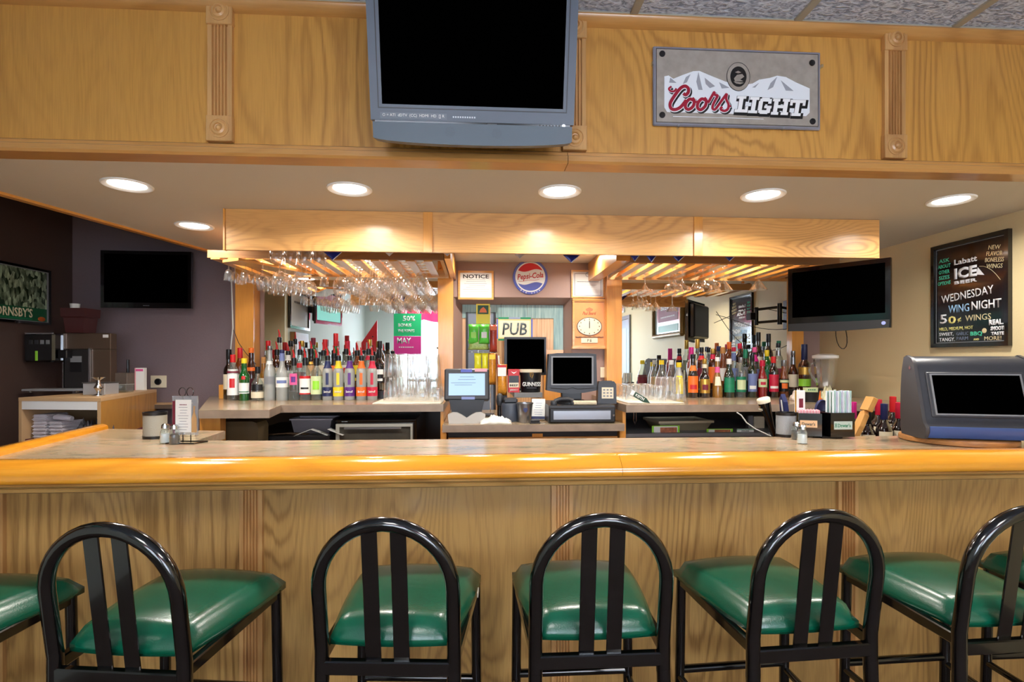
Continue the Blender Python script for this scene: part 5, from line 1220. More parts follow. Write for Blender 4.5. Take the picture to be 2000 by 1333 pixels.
# cash drawer, till monitor, card terminal
dx0, dx1 = XY(1072, 2.99), XY(1202, 2.99); t = thing('cash_drawer', 'wide black cash drawer with silver front under the till monitor', 'cash drawer', ((dx0+dx1)/2, 2.99, CZC)); w = (dx1-dx0)/2
obj('case', bx(-w, w, 0, .42, .0, .10, .005), DKG, t); obj('front', bx(-w+.002, w-.002, -.012, 0, .004, .088, .006), BLKP, t)
obj('silver_panel', bx(-w+.024, w-.03, -.0145, -.012, .022, .072, .001), mat('silver_face', (156, 160, 168), .3, .6), t); obj('key_lock', lathe(nb(), [(.006, 0), (.006, .004), (0, .004)], 12, M=Matrix.Translation((w-.014, -.012, .045)) @ MY), CHROME, t)
zd = CZC+.10
ym = 3.14; t = thing('till_monitor', 'thick grey till monitor with convex chin on the cash drawer', 'monitor', (XY(1117, ym), ym, zd+.0005))
zt1, zb1 = ZY(1117, 691, ym)-zd, ZY(1117, 765, ym)-zd; w = (XY(1167, ym)-XY(1069, ym))/2
f = nb()
fr_out = [(-w, zb1+.006), (-w*.92, zt1-.004), (-w*.6, zt1+.002), (w*.6, zt1+.002), (w*.96, zt1-.004), (w, zb1+.006), (w*.5, zb1-.008), (0, zb1-.014), (-w*.5, zb1-.008)]
obj('housing', poly(nb(), fr_out, -.01, .07), DKG, t); zs0, zs1 = ZY(1117, 750, ym)-zd, ZY(1117, 699, ym)-zd
f = nb(); ring(f, -w+.034, w-.034, zs0, zs1, -w+.024, w-.024, zs0-.008, zs1+.008, -.016, -.010); obj('bezel_lip', f, GREY, t)
obj('screen', bx(-w+.033, w-.033, -.013, -.0105, zs0-.001, zs1+.001), SCR, t); obj('chin_lip', tube(nb(), [(-w*.85, -.012, zb1+.02), (-.03, -.013, zb1+.014), (0, -.014, zb1+.024), (.03, -.013, zb1+.014), (w*.85, -.012, zb1+.02)], .0018, 6), BLKP, t)
obj('neck', bx(-.06, .06, .01, .05, .02, zb1+.01, .004), BLKP, t); obj('stand_foot', lathe(nb(), [(0, 0), (.09, 0), (.09, .01), (.07, .022), (0, .024)], 28, sy=.8), BLKP, t, 40)
t = thing('card_terminal', 'dark card terminal with cream keypad standing on the cash drawer', 'card terminal', (XY(1185, 3.12), 3.12, zd+.0005), R(-6)); obj('body', poly(nb(), [(-.055, 0), (.055, 0), (.052, .115), (.04, .13), (-.045, .13), (-.052, .11)], -.02, .07), DKG, t)
kp_ = obj('keypad_plate', bx(-.032, .036, -.0235, -.02, .03, .095, .001), CREAM, t); k_ = nb()
for i in range(3):
    for j in range(3): box(k_, (-.018+.02*i, -.0245, .045+.018*j), (.012, .002, .009))
obj('keys', k_, GREY, kp_)['kind'] = 'stuff'; obj('slot', bx(-.03, .03, 0, .01, .1302, .134), BLKP, t)
cd = nb(); tube(cd, [(XY(1118, 3.05)+.13*k/160, 3.012+.010*math.cos(k*.9), zd+.014+.011*math.sin(k*.9)) for k in range(161)], .0028, 5)
tag(obj('coiled_cable', cd, CREAM), 'cream coiled telephone cord lying along the cash drawer top', 'cord')
t = thing('telephone_handset', 'dark telephone handset lying on the cash drawer', 'telephone', (XY(1100, 3.03), 3.03, zd), R(6)); obj('grip', tube(nb(), [(-.05, 0, .022), (-.02, 0, .034), (.03, 0, .034), (.06, 0, .022)], .012, 10), DKG, t, 60)
for s_ in (-.055, .06): obj('earpiece', lathe(nb(), [(0, 0), (.018, 0), (.02, .01), (.016, .024), (0, .026)], 14, c=(s_, 0, 0)), DKG, t, 50)

# snack rack
Yr = 3.42; t = thing('snack_rack', 'wire snack stand topped by a yellow and green header card', 'snack rack', (XY(944, Yr), Yr, CZC)); X_ = lambda px: XY(px, Yr)-XY(944, Yr); Z_ = lambda py: ZY(944, py, Yr)-CZC
g = nb()
for px in (934, 958): tube(g, [(X_(px), .03, 0), (X_(px), .03, Z_(600))], .003, 6)
for py in (634, 688): tube(g, [(X_(913), .0, Z_(py)), (X_(972), .0, Z_(py))], .0022, 6); [tube(g, [(X_(p), .03, Z_(py)), (X_(p), -.03, Z_(py))], .002, 6) for p in (922, 944, 958, 968)]
obj('wire_frame', g, CHROME, t); obj('base', bx(-.07, .07, -.04, .08, 0, .01, .002), DKG, t)
obj('header_card', bx(X_(930), X_(957), -.004, 0, Z_(633), Z_(594)), YEL, t); obj('green_field', bx(X_(933), X_(954), -.0052, -.004, Z_(614), Z_(597)), mat('card_green', (22, 74, 34), .5), t)
obj('red_arch', poly(nb(), [(X_(936), Z_(611)), (X_(951), Z_(611)), (X_(949), Z_(605)), (X_(944), Z_(600)), (X_(938), Z_(605))], -.0062, -.0052), ORG, t)
def bag(px0, px1, py0, py1, Y, m, lb, grp, name='snack_bag', d=.03, accents=(), rot=0):
    x = XY((px0+px1)/2, Y); z0_, z1_ = ZY((px0+px1)/2, py1, Y), ZY((px0+px1)/2, py0, Y); w_ = XY(px1, Y)-XY(px0, Y)
    t = thing(name, lb, 'snack bag', (x, Y, z0_), rot, grp); obj('pouch', pillow(nb(), w_, z1_-z0_, d, wr=.002), m, t, 180)
    for (a, b, wf, c) in accents: obj('print', bx(-w_/2*wf, w_/2*wf, -d/2-.002, -d/2+.004, (z1_-z0_)*a, (z1_-z0_)*b), c, t)
    return t
GB = mat('green_bag_foil', (96, 214, 74), .25, coat=.3); YB2 = mat('yellow_bag_foil', (220, 216, 40), .25, coat=.3); RB = mat('nut_bag', (150, 50, 36), .3, coat=.3, vary=.4, bscale=160); OB = mat('orange_bag', (224, 130, 40), .3, coat=.3, vary=.35, bscale=90)
SNK = 'snack bags on the wire stand'
bag(915, 935, 634, 672, 3.38, GB, 'bright green snack bag hanging on the wire stand, outer side', SNK, accents=((.3, .6, .5, LIME),)); bag(935, 956, 634, 672, 3.37, GB, 'bright green snack bag hanging on the wire stand beside the red nut bag', SNK, accents=((.3, .6, .5, PAPER),))
bag(956, 971, 635, 688, 3.38, RB, 'tall red nut bag hanging on the wire stand', SNK, accents=((.8, .95, .8, ORG),))
bag(914, 956, 664, 684, 3.39, mat('mixed_snacks', (150, 170, 96), .4, vary=.4, bscale=120), 'clear bag of mixed snacks below the green bags', SNK)
bag(926, 941, 690, 727, 3.38, YB2, 'yellow snack bag on the lower hook, farther from the monitor', SNK); bag(941, 954, 690, 727, 3.37, YB2, 'yellow snack bag on the lower hook, beside the orange bag', SNK)
bag(954, 969, 690, 752, 3.36, OB, 'tall orange and brown snack bag on the lower hook', SNK, accents=((.8, .95, .8, YEL),))
t = bag(971, 990, 712, 772, 3.30, OB, 'orange paper bag of pretzel rods leaning beside the jerky box', None, accents=((.62, .9, .85, PAPER), (.9, .98, .9, RED)), rot=R(-8)); t.location.z = zr-.03+.0; t.location.y = 3.28
t.location.z = CZC+.0; 
for o_ in t.children: o_.scale = (1, 1, 1.0+.0)
bagh = ZY(980, 772, 3.3)-CZC
t.location.z = CZC+bagh
st_ = thing('bag_stand', 'small dark block under the pretzel bag', 'stand', (t.location.x, 3.28, CZC)); obj('block', bx(-.03, .03, -.02, .04, 0, bagh-.0005, .002), BLKP, st_)
for k in range(3):
    tag(obj('pretzel_rod', tube(nb(), [(t.location.x-.02+.014*k, 3.30, CZC+bagh+.02), (t.location.x-.034+.013*k, 3.312, ZY(975, 692+3*k, 3.3))], .0048, 7), (LB['burg'], PAPER, LB['tan'])[k]), ('dark red wrapped stick in the pretzel bag', 'white wrapped stick in the middle of the pretzel bag', 'tan stick in the pretzel bag nearest the monitor')[k], 'snack stick')

# green tap handle lying on the counter end
t = thing('beer_tap', 'dark green tap handle with white cap lying on the counter towel', 'tap handle', (XY(1252, 3.0), 2.995, CZ+.012), 0)
Mh = Matrix.Rotation(R(-32), 4, 'Y') @ Matrix.Rotation(R(-90), 4, 'Y')
Mh = Matrix.Translation((0, 0, .022)) @ Matrix.Rotation(R(30), 4, 'Y')
hg = [(-.05, -.014), (.022, -.014), (.055, 0), (.022, .014), (-.05, .014)]
obj('handle', poly(nb(), hg, -.012, .012), mat('tap_green', (24, 62, 42), .35), t, M=Mh); obj('white_cap', bx(-.066, -.05, -.013, .013, -.0155, .0155, .003), WHITE, t, M=Mh); text('KEITH', .055, WHITE, t, (-.014, -.0125, 0), .016, bold=.03, M=Mh)
# ================================================================= ITEMS ON THE BAR
ZB = 1.0672
def on_bar(px, py): p = PZ(px, py, ZB); return (p.x, p.y, ZB)
MESH = mat('mesh_wall', (170, 166, 152), .5, .2, bump=.6, bscale=500); MESH2 = mat('mesh_wall_grey', (160, 164, 168), .5, .4, bump=.6, bscale=500)
def cup(px, py, r, h, m, lb):
    t = thing('mesh_cup', lb, 'cup', on_bar(px, py)); obj('wall', lathe(nb(), [(r, .006), (r, h-.01), (r-.002, h-.01), (r-.002, .006)], 28), m, t, 40)
    obj('rim', lathe(nb(), [(r+.001, h-.013), (r+.002, h), (r-.004, h), (r-.004, h-.013), (r+.001, h-.013)], 28), BLKP, t, 40); obj('foot', lathe(nb(), [(0, 0), (r+.001, 0), (r+.002, .012), (0, .012)], 28), BLKP, t, 40); return t
cup(303, 856, .0445, .112, MESH, 'beige cylinder cup with dark rims at the return end of the bar')
cp1 = cup(1535, 853, .040, .106, MESH2, 'grey mesh cylinder cup with dark rims beside the napkin caddy')
def shaker(px, py, fill, lb, h=.07):
    t = thing('shaker', lb, 'shaker', on_bar(px, py)); obj('glass', lathe(nb(), [(0, 0), (.019, 0), (.021, .004), (.018, h*.6), (.013, h*.75), (.013, h*.78), (0, h*.78)], 12), CLR, t, 40)
    obj('contents', lathe(nb(), [(0, .003), (.0175, .003), (.0165, h*.5), (0, h*.5)], 12), fill, t, 40); obj('cap', lathe(nb(), [(.0135, h*.76), (.015, h*.78), (.014, h*.93), (.008, h), (0, h)], 14), CHROME, t, 40)
PEP = mat('pepper', (60, 54, 50), .9, vary=.6, bscale=600); SALT = mat('salt', (238, 238, 240), .8)
shaker(323, 866, SALT, 'glass salt shaker beside the beige cup', .078); shaker(341, 868, PEP, 'glass pepper shaker between the salt shaker and menu stand', .078)
shaker(1567, 867, SALT, 'glass salt shaker in front of the napkin caddy', .074); shaker(1555, 859, PEP, 'pepper shaker behind the salt shaker beside the grey mesh cup', .074)
t = thing('menu_stand', 'black wire stand with ring hooks holding a clear sleeved drinks menu', 'menu stand', on_bar(365, 866), R(-6))
obj('base_ring', tube(nb(), [(-.065, -.03, .003), (.05, -.03, .003), (.066, .03, .003), (-.045, .03, .003)], .003, 6, True), BLK, t)
for s_ in (-.016, .016):
    pts = [(s_, .0, .003), (s_, .0, .20)]+[(s_+.0, .0+.018*math.sin(a)-.0, .20+.02-.02*math.cos(a)) for a in [math.pi*k/6 for k in range(0, 8)]]
    obj('wire', tube(nb(), [(s_, 0, .003), (s_, 0, .19)], .0022, 6), BLK, t)
    obj('ring_hook', tube(nb(), [(s_+.014*math.cos(a), -.004+.0*k, .205+.018*math.sin(a)) for k, a in enumerate([2*math.pi*k/14 for k in range(14)])], .0015, 5, True), BLK, t)
obj('sleeve', bx(-.052, .052, -.012, -.008, .035, .190), tglass('clear_sleeve', (225, 230, 235), .25, .05, .8, (215, 220, 225)), t)
obj('sheet', bx(-.038, .026, -.0135, -.012, .045, .175), PAPER, t); ms = nb(); lines(ms, .045, .10, 9, .0016, -.014, 9, cx=-.006, cz=.10); obj('menu_print', ms, TEXTG, t)['kind'] = 'stuff'
text('DRINKS', .03, LB['burg'], t, (-.006, -.0137, .155), .007, bold=.02); obj('bottle_picture', poly(nb(), [(.028, .045), (.048, .045), (.048, .1), (.041, .125), (.041, .15), (.035, .15), (.035, .125), (.028, .1)], -.0135, -.012), LB['tan'], t); obj('side_band', bx(-.05, -.04, -.0135, -.012, .04, .17), LB['burg'], t)
# small cream creamer behind the menu stand
t = thing('creamer', 'small cream cup behind the menu stand', 'cup', on_bar(371, 852)); obj('body', lathe(nb(), [(0, 0), (.018, 0), (.024, .03), (.022, .05), (.018, .055), (0, .05)], 16), CREAM, t, 60)

# napkin and straw caddy
cx_ = on_bar(1611, 855); t = thing('bar_caddy', "black two-bin bar caddy with pale label plates", 'caddy', (cx_[0], cx_[1], ZB), R(0)); u_ = cx_[1]*1.03/F
def bin_(x0, x1, y0, y1, h, rz, nm):
    f = nb(); ring2 = [(x0, x0+.004, y0, y1), (x1-.004, x1, y0, y1), (x0+.004, x1-.004, y0, y0+.004), (x0+.004, x1-.004, y1-.004, y1)]
    for a, b, c_, d_ in ring2: bx(a, b, c_, d_, .012, h, bm=f)
    bx(x0, x1, y0, y1, .008, .012, bm=f); o = obj(nm, f, BLK, t); return o
Ml = Matrix.Translation((-.02, .0, 0)) @ Matrix.Rotation(R(-22), 4, 'Z')
l_ = bin_(-.088, 0, -.03, .055, .105, 0, 'packet_bin'); l_.matrix_local = Ml
r_ = bin_(-.004, .102, -.045, .05, .11, 0, 'straw_bin')
obj('foot', bx(-.03, .06, -.03, .04, 0, .008, .002), BLKP, t)
text_l = thing
lp = obj('label_plate', bx(-.084, -.018, -.0318, -.030, .045, .075), mat('peach_label', (222, 178, 130), .5), t, M=Ml); text("Dewar's", .05, INK, t, (-.051, -.032, .06), .014, bold=.01, M=Ml)
obj('label_plate', bx(.01, .09, -.0468, -.045, .04, .074), mat('mint_label', (190, 204, 192), .5), t); text("Dewar's", .056, GRN, t, (.054, -.047, .057), .016, bold=.01); obj('knot_emblem', tube(nb(), [(.017+.004*math.sin(a*2), -.0475, .057+.008*math.cos(a)) for a in [2*math.pi*k/10 for k in range(10)]], .0012, 5, True), GRN, t)
cw_ = Vector((cx_[0], cx_[1], ZB))
SW = [mat('straw_white', (232, 240, 240), .4), mat('straw_mint', (178, 214, 206), .4), mat('straw_lilac', (204, 204, 226), .4)]
stm = [mesh_of('straw', tube(nb(), [(0, 0, 0), (0, 0, .185)], .0035, 7), m_, 60) for m_ in SW]
k = 0
for j in range(3):
    for i in range(11):
        x = .014+i*.0077+.002*(j % 2); y = -.034+j*.022
        tag(inst('straw', stm[(i*7+j*3) % 3], None, (cw_.x+x, cw_.y+y, ZB+.0125+random.uniform(0, .006))), 'wrapped drinking straw standing in the packed straw bin', 'straw', 'straws in the bar caddy')
pkm = mesh_of('sugar_packet', bx(-.0022, .0022, -.03, .03, 0, .105, .0008), mat('pink_packet', (232, 160, 170), .6)); pkw = mesh_of('sugar_packet', bx(-.0022, .0022, -.03, .03, 0, .103, .0008), mat('pink_packet_light', (240, 196, 200), .6))
for i in range(14):
    p = Ml @ Vector((-.081+i*.0058, .018, .0125)); o = inst('sugar_packet', pkm if i % 2 else pkw, None, (cw_.x+p.x, cw_.y+p.y, ZB+p.z), R(-22)); tag(o, 'pink sugar packet filed upright in the bar caddy', 'sugar packet', 'sugar packets in the bar caddy')
# cards and handles standing around the caddy (behind it)
def slab_thing(name, lb, cat, px0, px1, py0, py1, Y, m, th=.004, prints=(), zb=None, rz=0):
    x0_, x1_ = XY(px0, Y), XY(px1, Y); pm = (px0+px1)/2; z1_ = ZY(pm, py0, Y); z0_ = ZY(pm, py1, Y) if zb is None else zb; w_ = (x1_-x0_)/2
    t = thing(name, lb, cat, ((x0_+x1_)/2, Y, z0_), rz); obj('card', bx(-w_, w_, -th/2, th/2, 0, z1_-z0_, .0008), m, t)
    for (a, b, c_, d_, mm) in prints: obj('print', bx(-w_+2*w_*a, -w_+2*w_*b, -th/2-.001, -th/2, (z1_-z0_)*c_, (z1_-z0_)*d_), mm, t)
    return t
slab_thing('table_card', 'white card with red emblem standing behind the pink packets', 'card', 1552, 1572, 763, 850, 2.28, PAPER, .004, ((.4, .8, .62, .82, LB['burg']), (.3, .8, .4, .5, TEXTG), (.0, .14, 0, 1, LB['gold'])), ZB-.0002)
# beer tap handles behind the bar on a tap rail
trl = thing('tap_rail', 'low black drain rail behind the bar carrying the tap handles', 'tap rail', (1.15, 2.44, .0)); obj('body', bx(-.05, .36, -.05, .09, .90, .985, .004), BLKP, trl); obj('body', bx(.44, .72, -.05, .09, .90, .985, .004), BLKP, trl); obj('cabinet', bx(-.05, .72, -.05, .09, 0, .8995), OAKO, trl)
def tapthing(lb, pxb, pyb, pxt, pyt, Y):
    a_, b_ = PY(pxb, pyb, Y), PY(pxt, pyt, Y); v = b_-a_; t = thing('beer_tap', lb, 'tap handle', (a_.x, a_.y, .9855)); M_ = Matrix.Translation((0, 0, a_.z-.9855)) @ v.to_track_quat('Z', 'Y').to_matrix().to_4x4(); return t, v.length, M_, a_.z-.9855
t, L_, M_, zz_ = tapthing('black pint-shaped tap handle with cream head tilted over the bar edge', 1512, 852, 1490, 778, 2.42)
obj('post', tube(nb(), [(0, 0, 0), (0, 0, max(.01, zz_+.01))], .008, 8), CHROME, t)
obj('handle', lathe(nb(), [(0, 0), (.012, 0), (.014, .05), (.02, L_*.6), (.028, L_*.88), (0, L_*.88)], 20), BLK, t, 60, M=M_); obj('cream_head', lathe(nb(), [(0, L_*.88), (.0285, L_*.88), (.03, L_*.97), (.026, L_), (0, L_*1.01)], 20), CREAM, t, 60, M=M_); text('GUINNESS', .036, CREAM, t, (0, -.026, L_*.74), .010, bold=.02, M=M_); obj('harp_mark', bx(-.005, .005, -.0262, -.022, L_*.80, L_*.86), GOLD, t, M=M_)
t, L_, M_, zz_ = tapthing('navy blade-shaped tap handle with white slanted lettering behind the grey mesh cup', 1535, 845, 1529, 770, 2.42)
obj('post', tube(nb(), [(0, 0, 0), (0, 0, zz_+.02)], .008, 8), CHROME, t); obj('handle', poly(nb(), [(-.012, 0), (.014, 0), (.026, L_*.4), (.018, L_*.8), (.0, L_), (-.018, L_*.85), (-.02, L_*.4)], -.01, .01), NAVY, t, M=M_); obj('stripe', poly(nb(), [(.004, L_*.1), (.018, L_*.1), (.004, L_*.85), (-.004, L_*.85)], -.0112, -.01), WHITE, t, M=M_)
t, L_, M_, zz_ = tapthing('round blue tap handle with orange flame above the caddy', 1605, 845, 1605, 762, 2.42)
obj('post', tube(nb(), [(0, 0, 0), (0, 0, zz_+.03)], .008, 8), CHROME, t); obj('disc', lathe(nb(), [(.032, 0), (.034, .004), (.034, .014), (.03, .018), (0, .018)], 28, M=Matrix.Translation((0, .009, L_*.5)) @ MY @ Matrix.Scale(1.6, 4, (0, 1, 0))), NAVY, t, 50, M=M_)
obj('flame', poly(nb(), [(-.008, L_*.62), (.002, L_*.58), (.01, L_*.66), (.006, L_*.8), (0, L_*.98), (-.002, L_*.82), (-.012, L_*.76)], -.0135, -.0095), ORG, t, M=M_); obj('stripe', poly(nb(), [(-.02, L_*.28), (.02, L_*.24), (.02, L_*.27), (-.02, L_*.32)], -.0125, -.0092), RED, t, M=M_)
t, L_, M_, zz_ = tapthing('wooden paddle tap handle with a green square badge, leaning away from the caddy', 1668, 854, 1702, 782, 2.42)
obj('post', tube(nb(), [(0, 0, 0), (0, 0, max(.01, zz_+.01))], .008, 8), CHROME, t)
WD = oak('tap_wood', (214, 160, 92), (170, 116, 58), 'Z', .35, .3, ring=3)
obj('paddle', poly(nb(), [(-.016, 0), (.012, 0), (.022, L_*.35), (.020, L_*.66), (0, L_*.70), (-.016, L_*.60), (-.02, L_*.3)], -.012, .012), WD, t, M=M_)
obj('head_block', bx(-.026, .026, -.012, .016, L_*.70, L_*1.06, .002), WD, t, M=M_); obj('badge', bx(-.022, .022, -.0135, -.0122, L_*.73, L_*1.02), mat('badge_green', (22, 74, 48), .3), t, M=M_); obj('badge_mark', poly(nb(), [(-.014, L_*.8), (.014, L_*.86), (.006, L_*.96), (-.008, L_*.92)], -.0146, -.0136), mat('badge_mint', (110, 170, 140), .4), t, M=M_)

# countertop game machine on its turntable
g0 = PZ(1912, 872, ZB); t = thing('turntable', 'round wooden turntable under the countertop game machine', 'turntable', (g0.x+.03, g0.y+.13, ZB)); obj('disc', lathe(nb(), [(0, 0), (.19, 0), (.195, .004), (.195, .018), (.19, .022), (0, .022)], 40), oak('turntable_wood', (180, 124, 70), (130, 84, 44), 'X', .4, .2), t, 40)
t = thing('game_machine', 'charcoal hooded countertop touchscreen game machine at the chalkboard end of the bar', 'game machine', (g0.x+.045, g0.y+.125, ZB+.0225), R(-17))
sec = [(-.12, .0), (-.165, .008), (-.182, .03), (-.182, .052), (-.160, .070), (-.152, .082), (-.085, .275), (-.078, .300), (-.055, .325), (-.01, .338), (.05, .33), (.11, .27), (.14, .19), (.15, .10), (.14, .03), (.11, 0)]
sec = [(y*.30 if y > 0 else y*.9, z*.965) for y, z in sec]
GM = mat('charcoal_casing', (52, 54, 61), .35, bump=.1, bscale=500); W2_ = .20
obj('hood', extrude_x(nb(), sec, -W2_+.012, W2_-.012), GM, t, 40)
for s_ in (-1, 1):
    sc2 = [(y*1.02, .17+(z-.17)*1.03+.0) for y, z in sec]; mz_ = min(z for _, z in sc2); sc2 = [(y, max(.0, z)) for y, z in sc2]
    obj('side_cheek', extrude_x(nb(), sc2, s_*W2_-.012 if s_ > 0 else -W2_, s_*W2_ if s_ > 0 else -W2_+.012), mat('charcoal_cheek', (62, 60, 62), .45), t, 40)
ang = math.atan2(.060, .193)
MS = Matrix.Translation((0, -.1080, .1735)) @ Matrix.Rotation(-ang, 4, 'X')
obj('screen_bezel', bx(-.165, .165, -.006, .004, -.092, .092, .003), GM, t, M=MS); f = nb(); ring(f, -.148, .148, -.078, .078, -.154, .154, -.084, .084, -.010, -.006); obj('bezel_lip', f, GREY, t, M=MS); obj('screen', bx(-.148, .148, -.0085, -.005, -.078, .078), SCR, t, M=MS)
obj('blue_chin', extrude_x(nb(), [(-.1492, .006), (-.167, .028), (-.1675, .052), (-.1655, .053), (-.165, .03), (-.148, .0085)], -W2_+.014, W2_-.014), mat('blue_chin', (66, 92, 150), .3, .2), t, 60)
obj('lock', lathe(nb(), [(.008, 0), (.008, .004), (0, .004)], 14, M=Matrix.Translation((-W2_, -.045, .28)) @ Matrix.Rotation(R(-90), 4, 'Y')), CHROME, t)

# ================================================================= WINE BEHIND THE BAR
zc_ = ZB-.19
t = thing('bottle_cooler', 'low black cooler behind the bar carrying the wine bottles', 'cooler', (1.95, 2.66, 0)); obj('body', bx(-.07, .54, -.14, .15, 0, zc_-.02, .004), BLKP, t); obj('top', bx(-.075, .545, -.145, .155, zc_-.02, zc_), STEEL, t)
for px, Y, h, c_, lb in ((1666, 2.56, .315, 'mag', 'wine bottle with bright magenta foil right behind the caddy'), (1694, 2.60, .27, 'black', 'dark wine bottle largely hidden behind the wooden tap handle'), (1716, 2.72, .315, 'crim', 'wine bottle with crimson foil behind the blue-foiled one'), (1727, 2.57, .305, 'navy', 'wine bottle with blue foil at the front of the wine group'),
        (1744, 2.79, .325, 'red', 'wine bottle with red foil, rear of the wine group'), (1756, 2.58, .31, 'crim', 'wine bottle with crimson foil and square cream label'), (1777, 2.62, .308, 'navy', 'wine bottle with blue foil beside the game machine')):
    B(px, Y, zc_, 'wine', h, .0365, 'dark', [(.12, .55, 50, 'cream')]+([(.2, .34, 20, 'black')] if 'square' in lb else []), c_, .74, lb, 'wine bottles behind the bar')
# blender
bp_ = PY(1612, 768, 3.42); t = thing('blender', 'glass blender jug with white lid beside the tall brown bottle', 'blender', (bp_.x, 3.42, CZ)); zl = ZY(1612, 700, 3.42)-CZ
obj('base', lathe(nb(), [(0, 0), (.07, 0), (.072, .01), (.055, .05), (.045, .06), (0, .06)], 24), BLKP, t, 40); obj('jug', lathe(nb(), [(.042, .062), (.05, .07), (.06, .14), (.072, zl), (.070, zl), (.057, .14), (.046, .075), (0, .07)], 10), CLR2, t, 25)
obj('lid', lathe(nb(), [(.062, zl-.008), (.078, zl), (.078, zl+.018), (.04, zl+.028), (0, zl+.028)], 24), WHITE, t, 40); obj('handle', tube(nb(), [(-.065, 0, zl-.03), (-.105, 0, zl-.04), (-.11, 0, zl-.09), (-.06, 0, .10)], .008, 8), CLR, t, 60)
# tub and packets on the right counter
t = thing('fruit_tray', 'black tub with lime-print sleeve on the counter behind the caddy', 'tub', at(1583, 3.12, CZ)); obj('tub', lathe(nb(), [(0, 0), (.05, 0), (.055, .06), (.052, .06), (.047, .005), (0, .004)], 20), BLKP, t, 40); obj('sleeve', bx(-.04, .04, -.012, .012, .02, .085, .001), LB['pgreen'], t); text('lime', .05, GRN, t, (0, -.0125, .072), .014, bold=.02)
crumple('paper_bag', 'crumpled white and yellow printed paper bag behind the straws', 'bag', at(1618, 3.10, CZ), .11, .08, .11, mat('bag_print', (226, 214, 170), .7, vary=.25, bscale=40), 11)
crumple('paper_napkin', 'crumpled white and red napkin between the last bottle and the black tub', 'napkin', at(1557, 3.2, CZ), .07, .06, .08, mat('napkin_print', (220, 200, 190), .8, vary=.2, bscale=50), 12)

# ================================================================= UNDER THE COUNTERS
def under(px, py, Y): return PY(px, py, Y)
u0 = under(1345, 836, 3.12); t = thing('serving_tray', 'beige rectangular plastic tray on the shelf under the liqueur counter', 'tray', (u0.x, 3.30, ZSH), R(4)); w_ = .17
f = nb()
lo = [(-w_*.85, -.09), (w_*.85, -.09), (w_*.85, .09), (-w_*.85, .09)]; hi = [(-w_, -.12), (w_, -.12), (w_, .12), (-w_, .12)]
a_ = [f.verts.new((x, y, .0)) for x, y in lo]; b_ = [f.verts.new((x, y, .055)) for x, y in hi]; f.faces.new(a_[::-1])
for i in range(4): f.faces.new((a_[i], a_[(i+1) % 4], b_[(i+1) % 4], b_[i]))
bmesh.ops.solidify(f, geom=f.faces[:], thickness=.004); obj('tray_body', f, CREAM and mat('tray_beige', (196, 184, 152), .5), t)
f = nb(); 
for x0_, x1_, y0_, y1_ in ((-w_-.006, w_+.006, -.127, -.119), (-w_-.006, w_+.006, .119, .127), (-w_-.006, -w_+.002, -.119, .119), (w_-.002, w_+.006, -.119, .119)): bx(x0_, x1_, y0_, y1_, .048, .062, bm=f)
obj('rim', f, MATS['tray_beige'], t)
for px0, px1, py0, lb, wrd in ((1273, 1327, 832, 'lime-framed menu card with food picture on the lower shelf', 0), (1380, 1431, 838, 'lime-framed menu card lying slanted on the lower shelf', 0), (1439, 1472, 838, 'small green and white card reading FREE', 1)):
    Y_ = 3.13 if not wrd else 3.12; x0_, x1_ = XY(px0, Y_), XY(px1, Y_); z1_ = ZY((px0+px1)/2, py0, Y_); w_ = (x1_-x0_)/2; hh = z1_-(ZSH)
    t = thing('menu_card', lb, 'menu card', ((x0_+x1_)/2, Y_, ZSH)); obj('card', bx(-w_, w_, -.002, .002, -.0, hh), LIME if not wrd else PAPER, t)
    if wrd: obj('green_strip', bx(-w_, w_, -.003, -.002, hh*.66, hh*.94), GRN, t); text('BUY ONE GET ONE', w_*1.8, WHITE, t, (0, -.0031, hh*.8), hh*.12); text('FREE', w_*.9, INK, t, (0, -.0021, hh*.3), hh*.3, bold=.03)
    else: obj('white_field', bx(-w_+.012, w_-.012, -.003, -.002, 0, hh-.004), PAPER, t); obj('picture', bx(-w_*.4, w_-.016, -.0036, -.003, .0, hh*.75), mat('food_picture', (150, 90, 60), .6, vary=.6, bscale=60), t)
t = thing('power_adapter', 'small white box on the dark shelf under the counter', 'adapter', (under(1480, 838, 3.3).x, 3.3, ZSH)); obj('body', bx(-.035, .035, -.02, .02, 0, .075, .003), CREAM, t); obj('side_plate', bx(-.07, -.036, -.015, .02, 0, .08, .003), GREY, t)
cp_ = [PY(a, b, 2.93) for a, b in ((1439, 806), (1448, 812), (1458, 826), (1475, 838), (1500, 850), (1518, 856))]
cpp = [(p.x, p.y-.0, p.z) for p in cp_]; tag(obj('power_cable', tube(nb(), cpp, .0035, 6), WHITE), 'white cord drooping from the liqueur counter towards the grey mesh cup', 'cord')
wk = thing('bar_whisk', 'loop of steel bar tools hanging under the counter corner', 'bar tool', (XY(1240, 3.1), 3.1, CZ-.043)); obj('loop', tube(nb(), [(-.006, 0, 0), (-.008, 0, -.06), (0, 0, -.085), (.008, 0, -.06), (.006, 0, 0)], .003, 6), CHROME, wk)
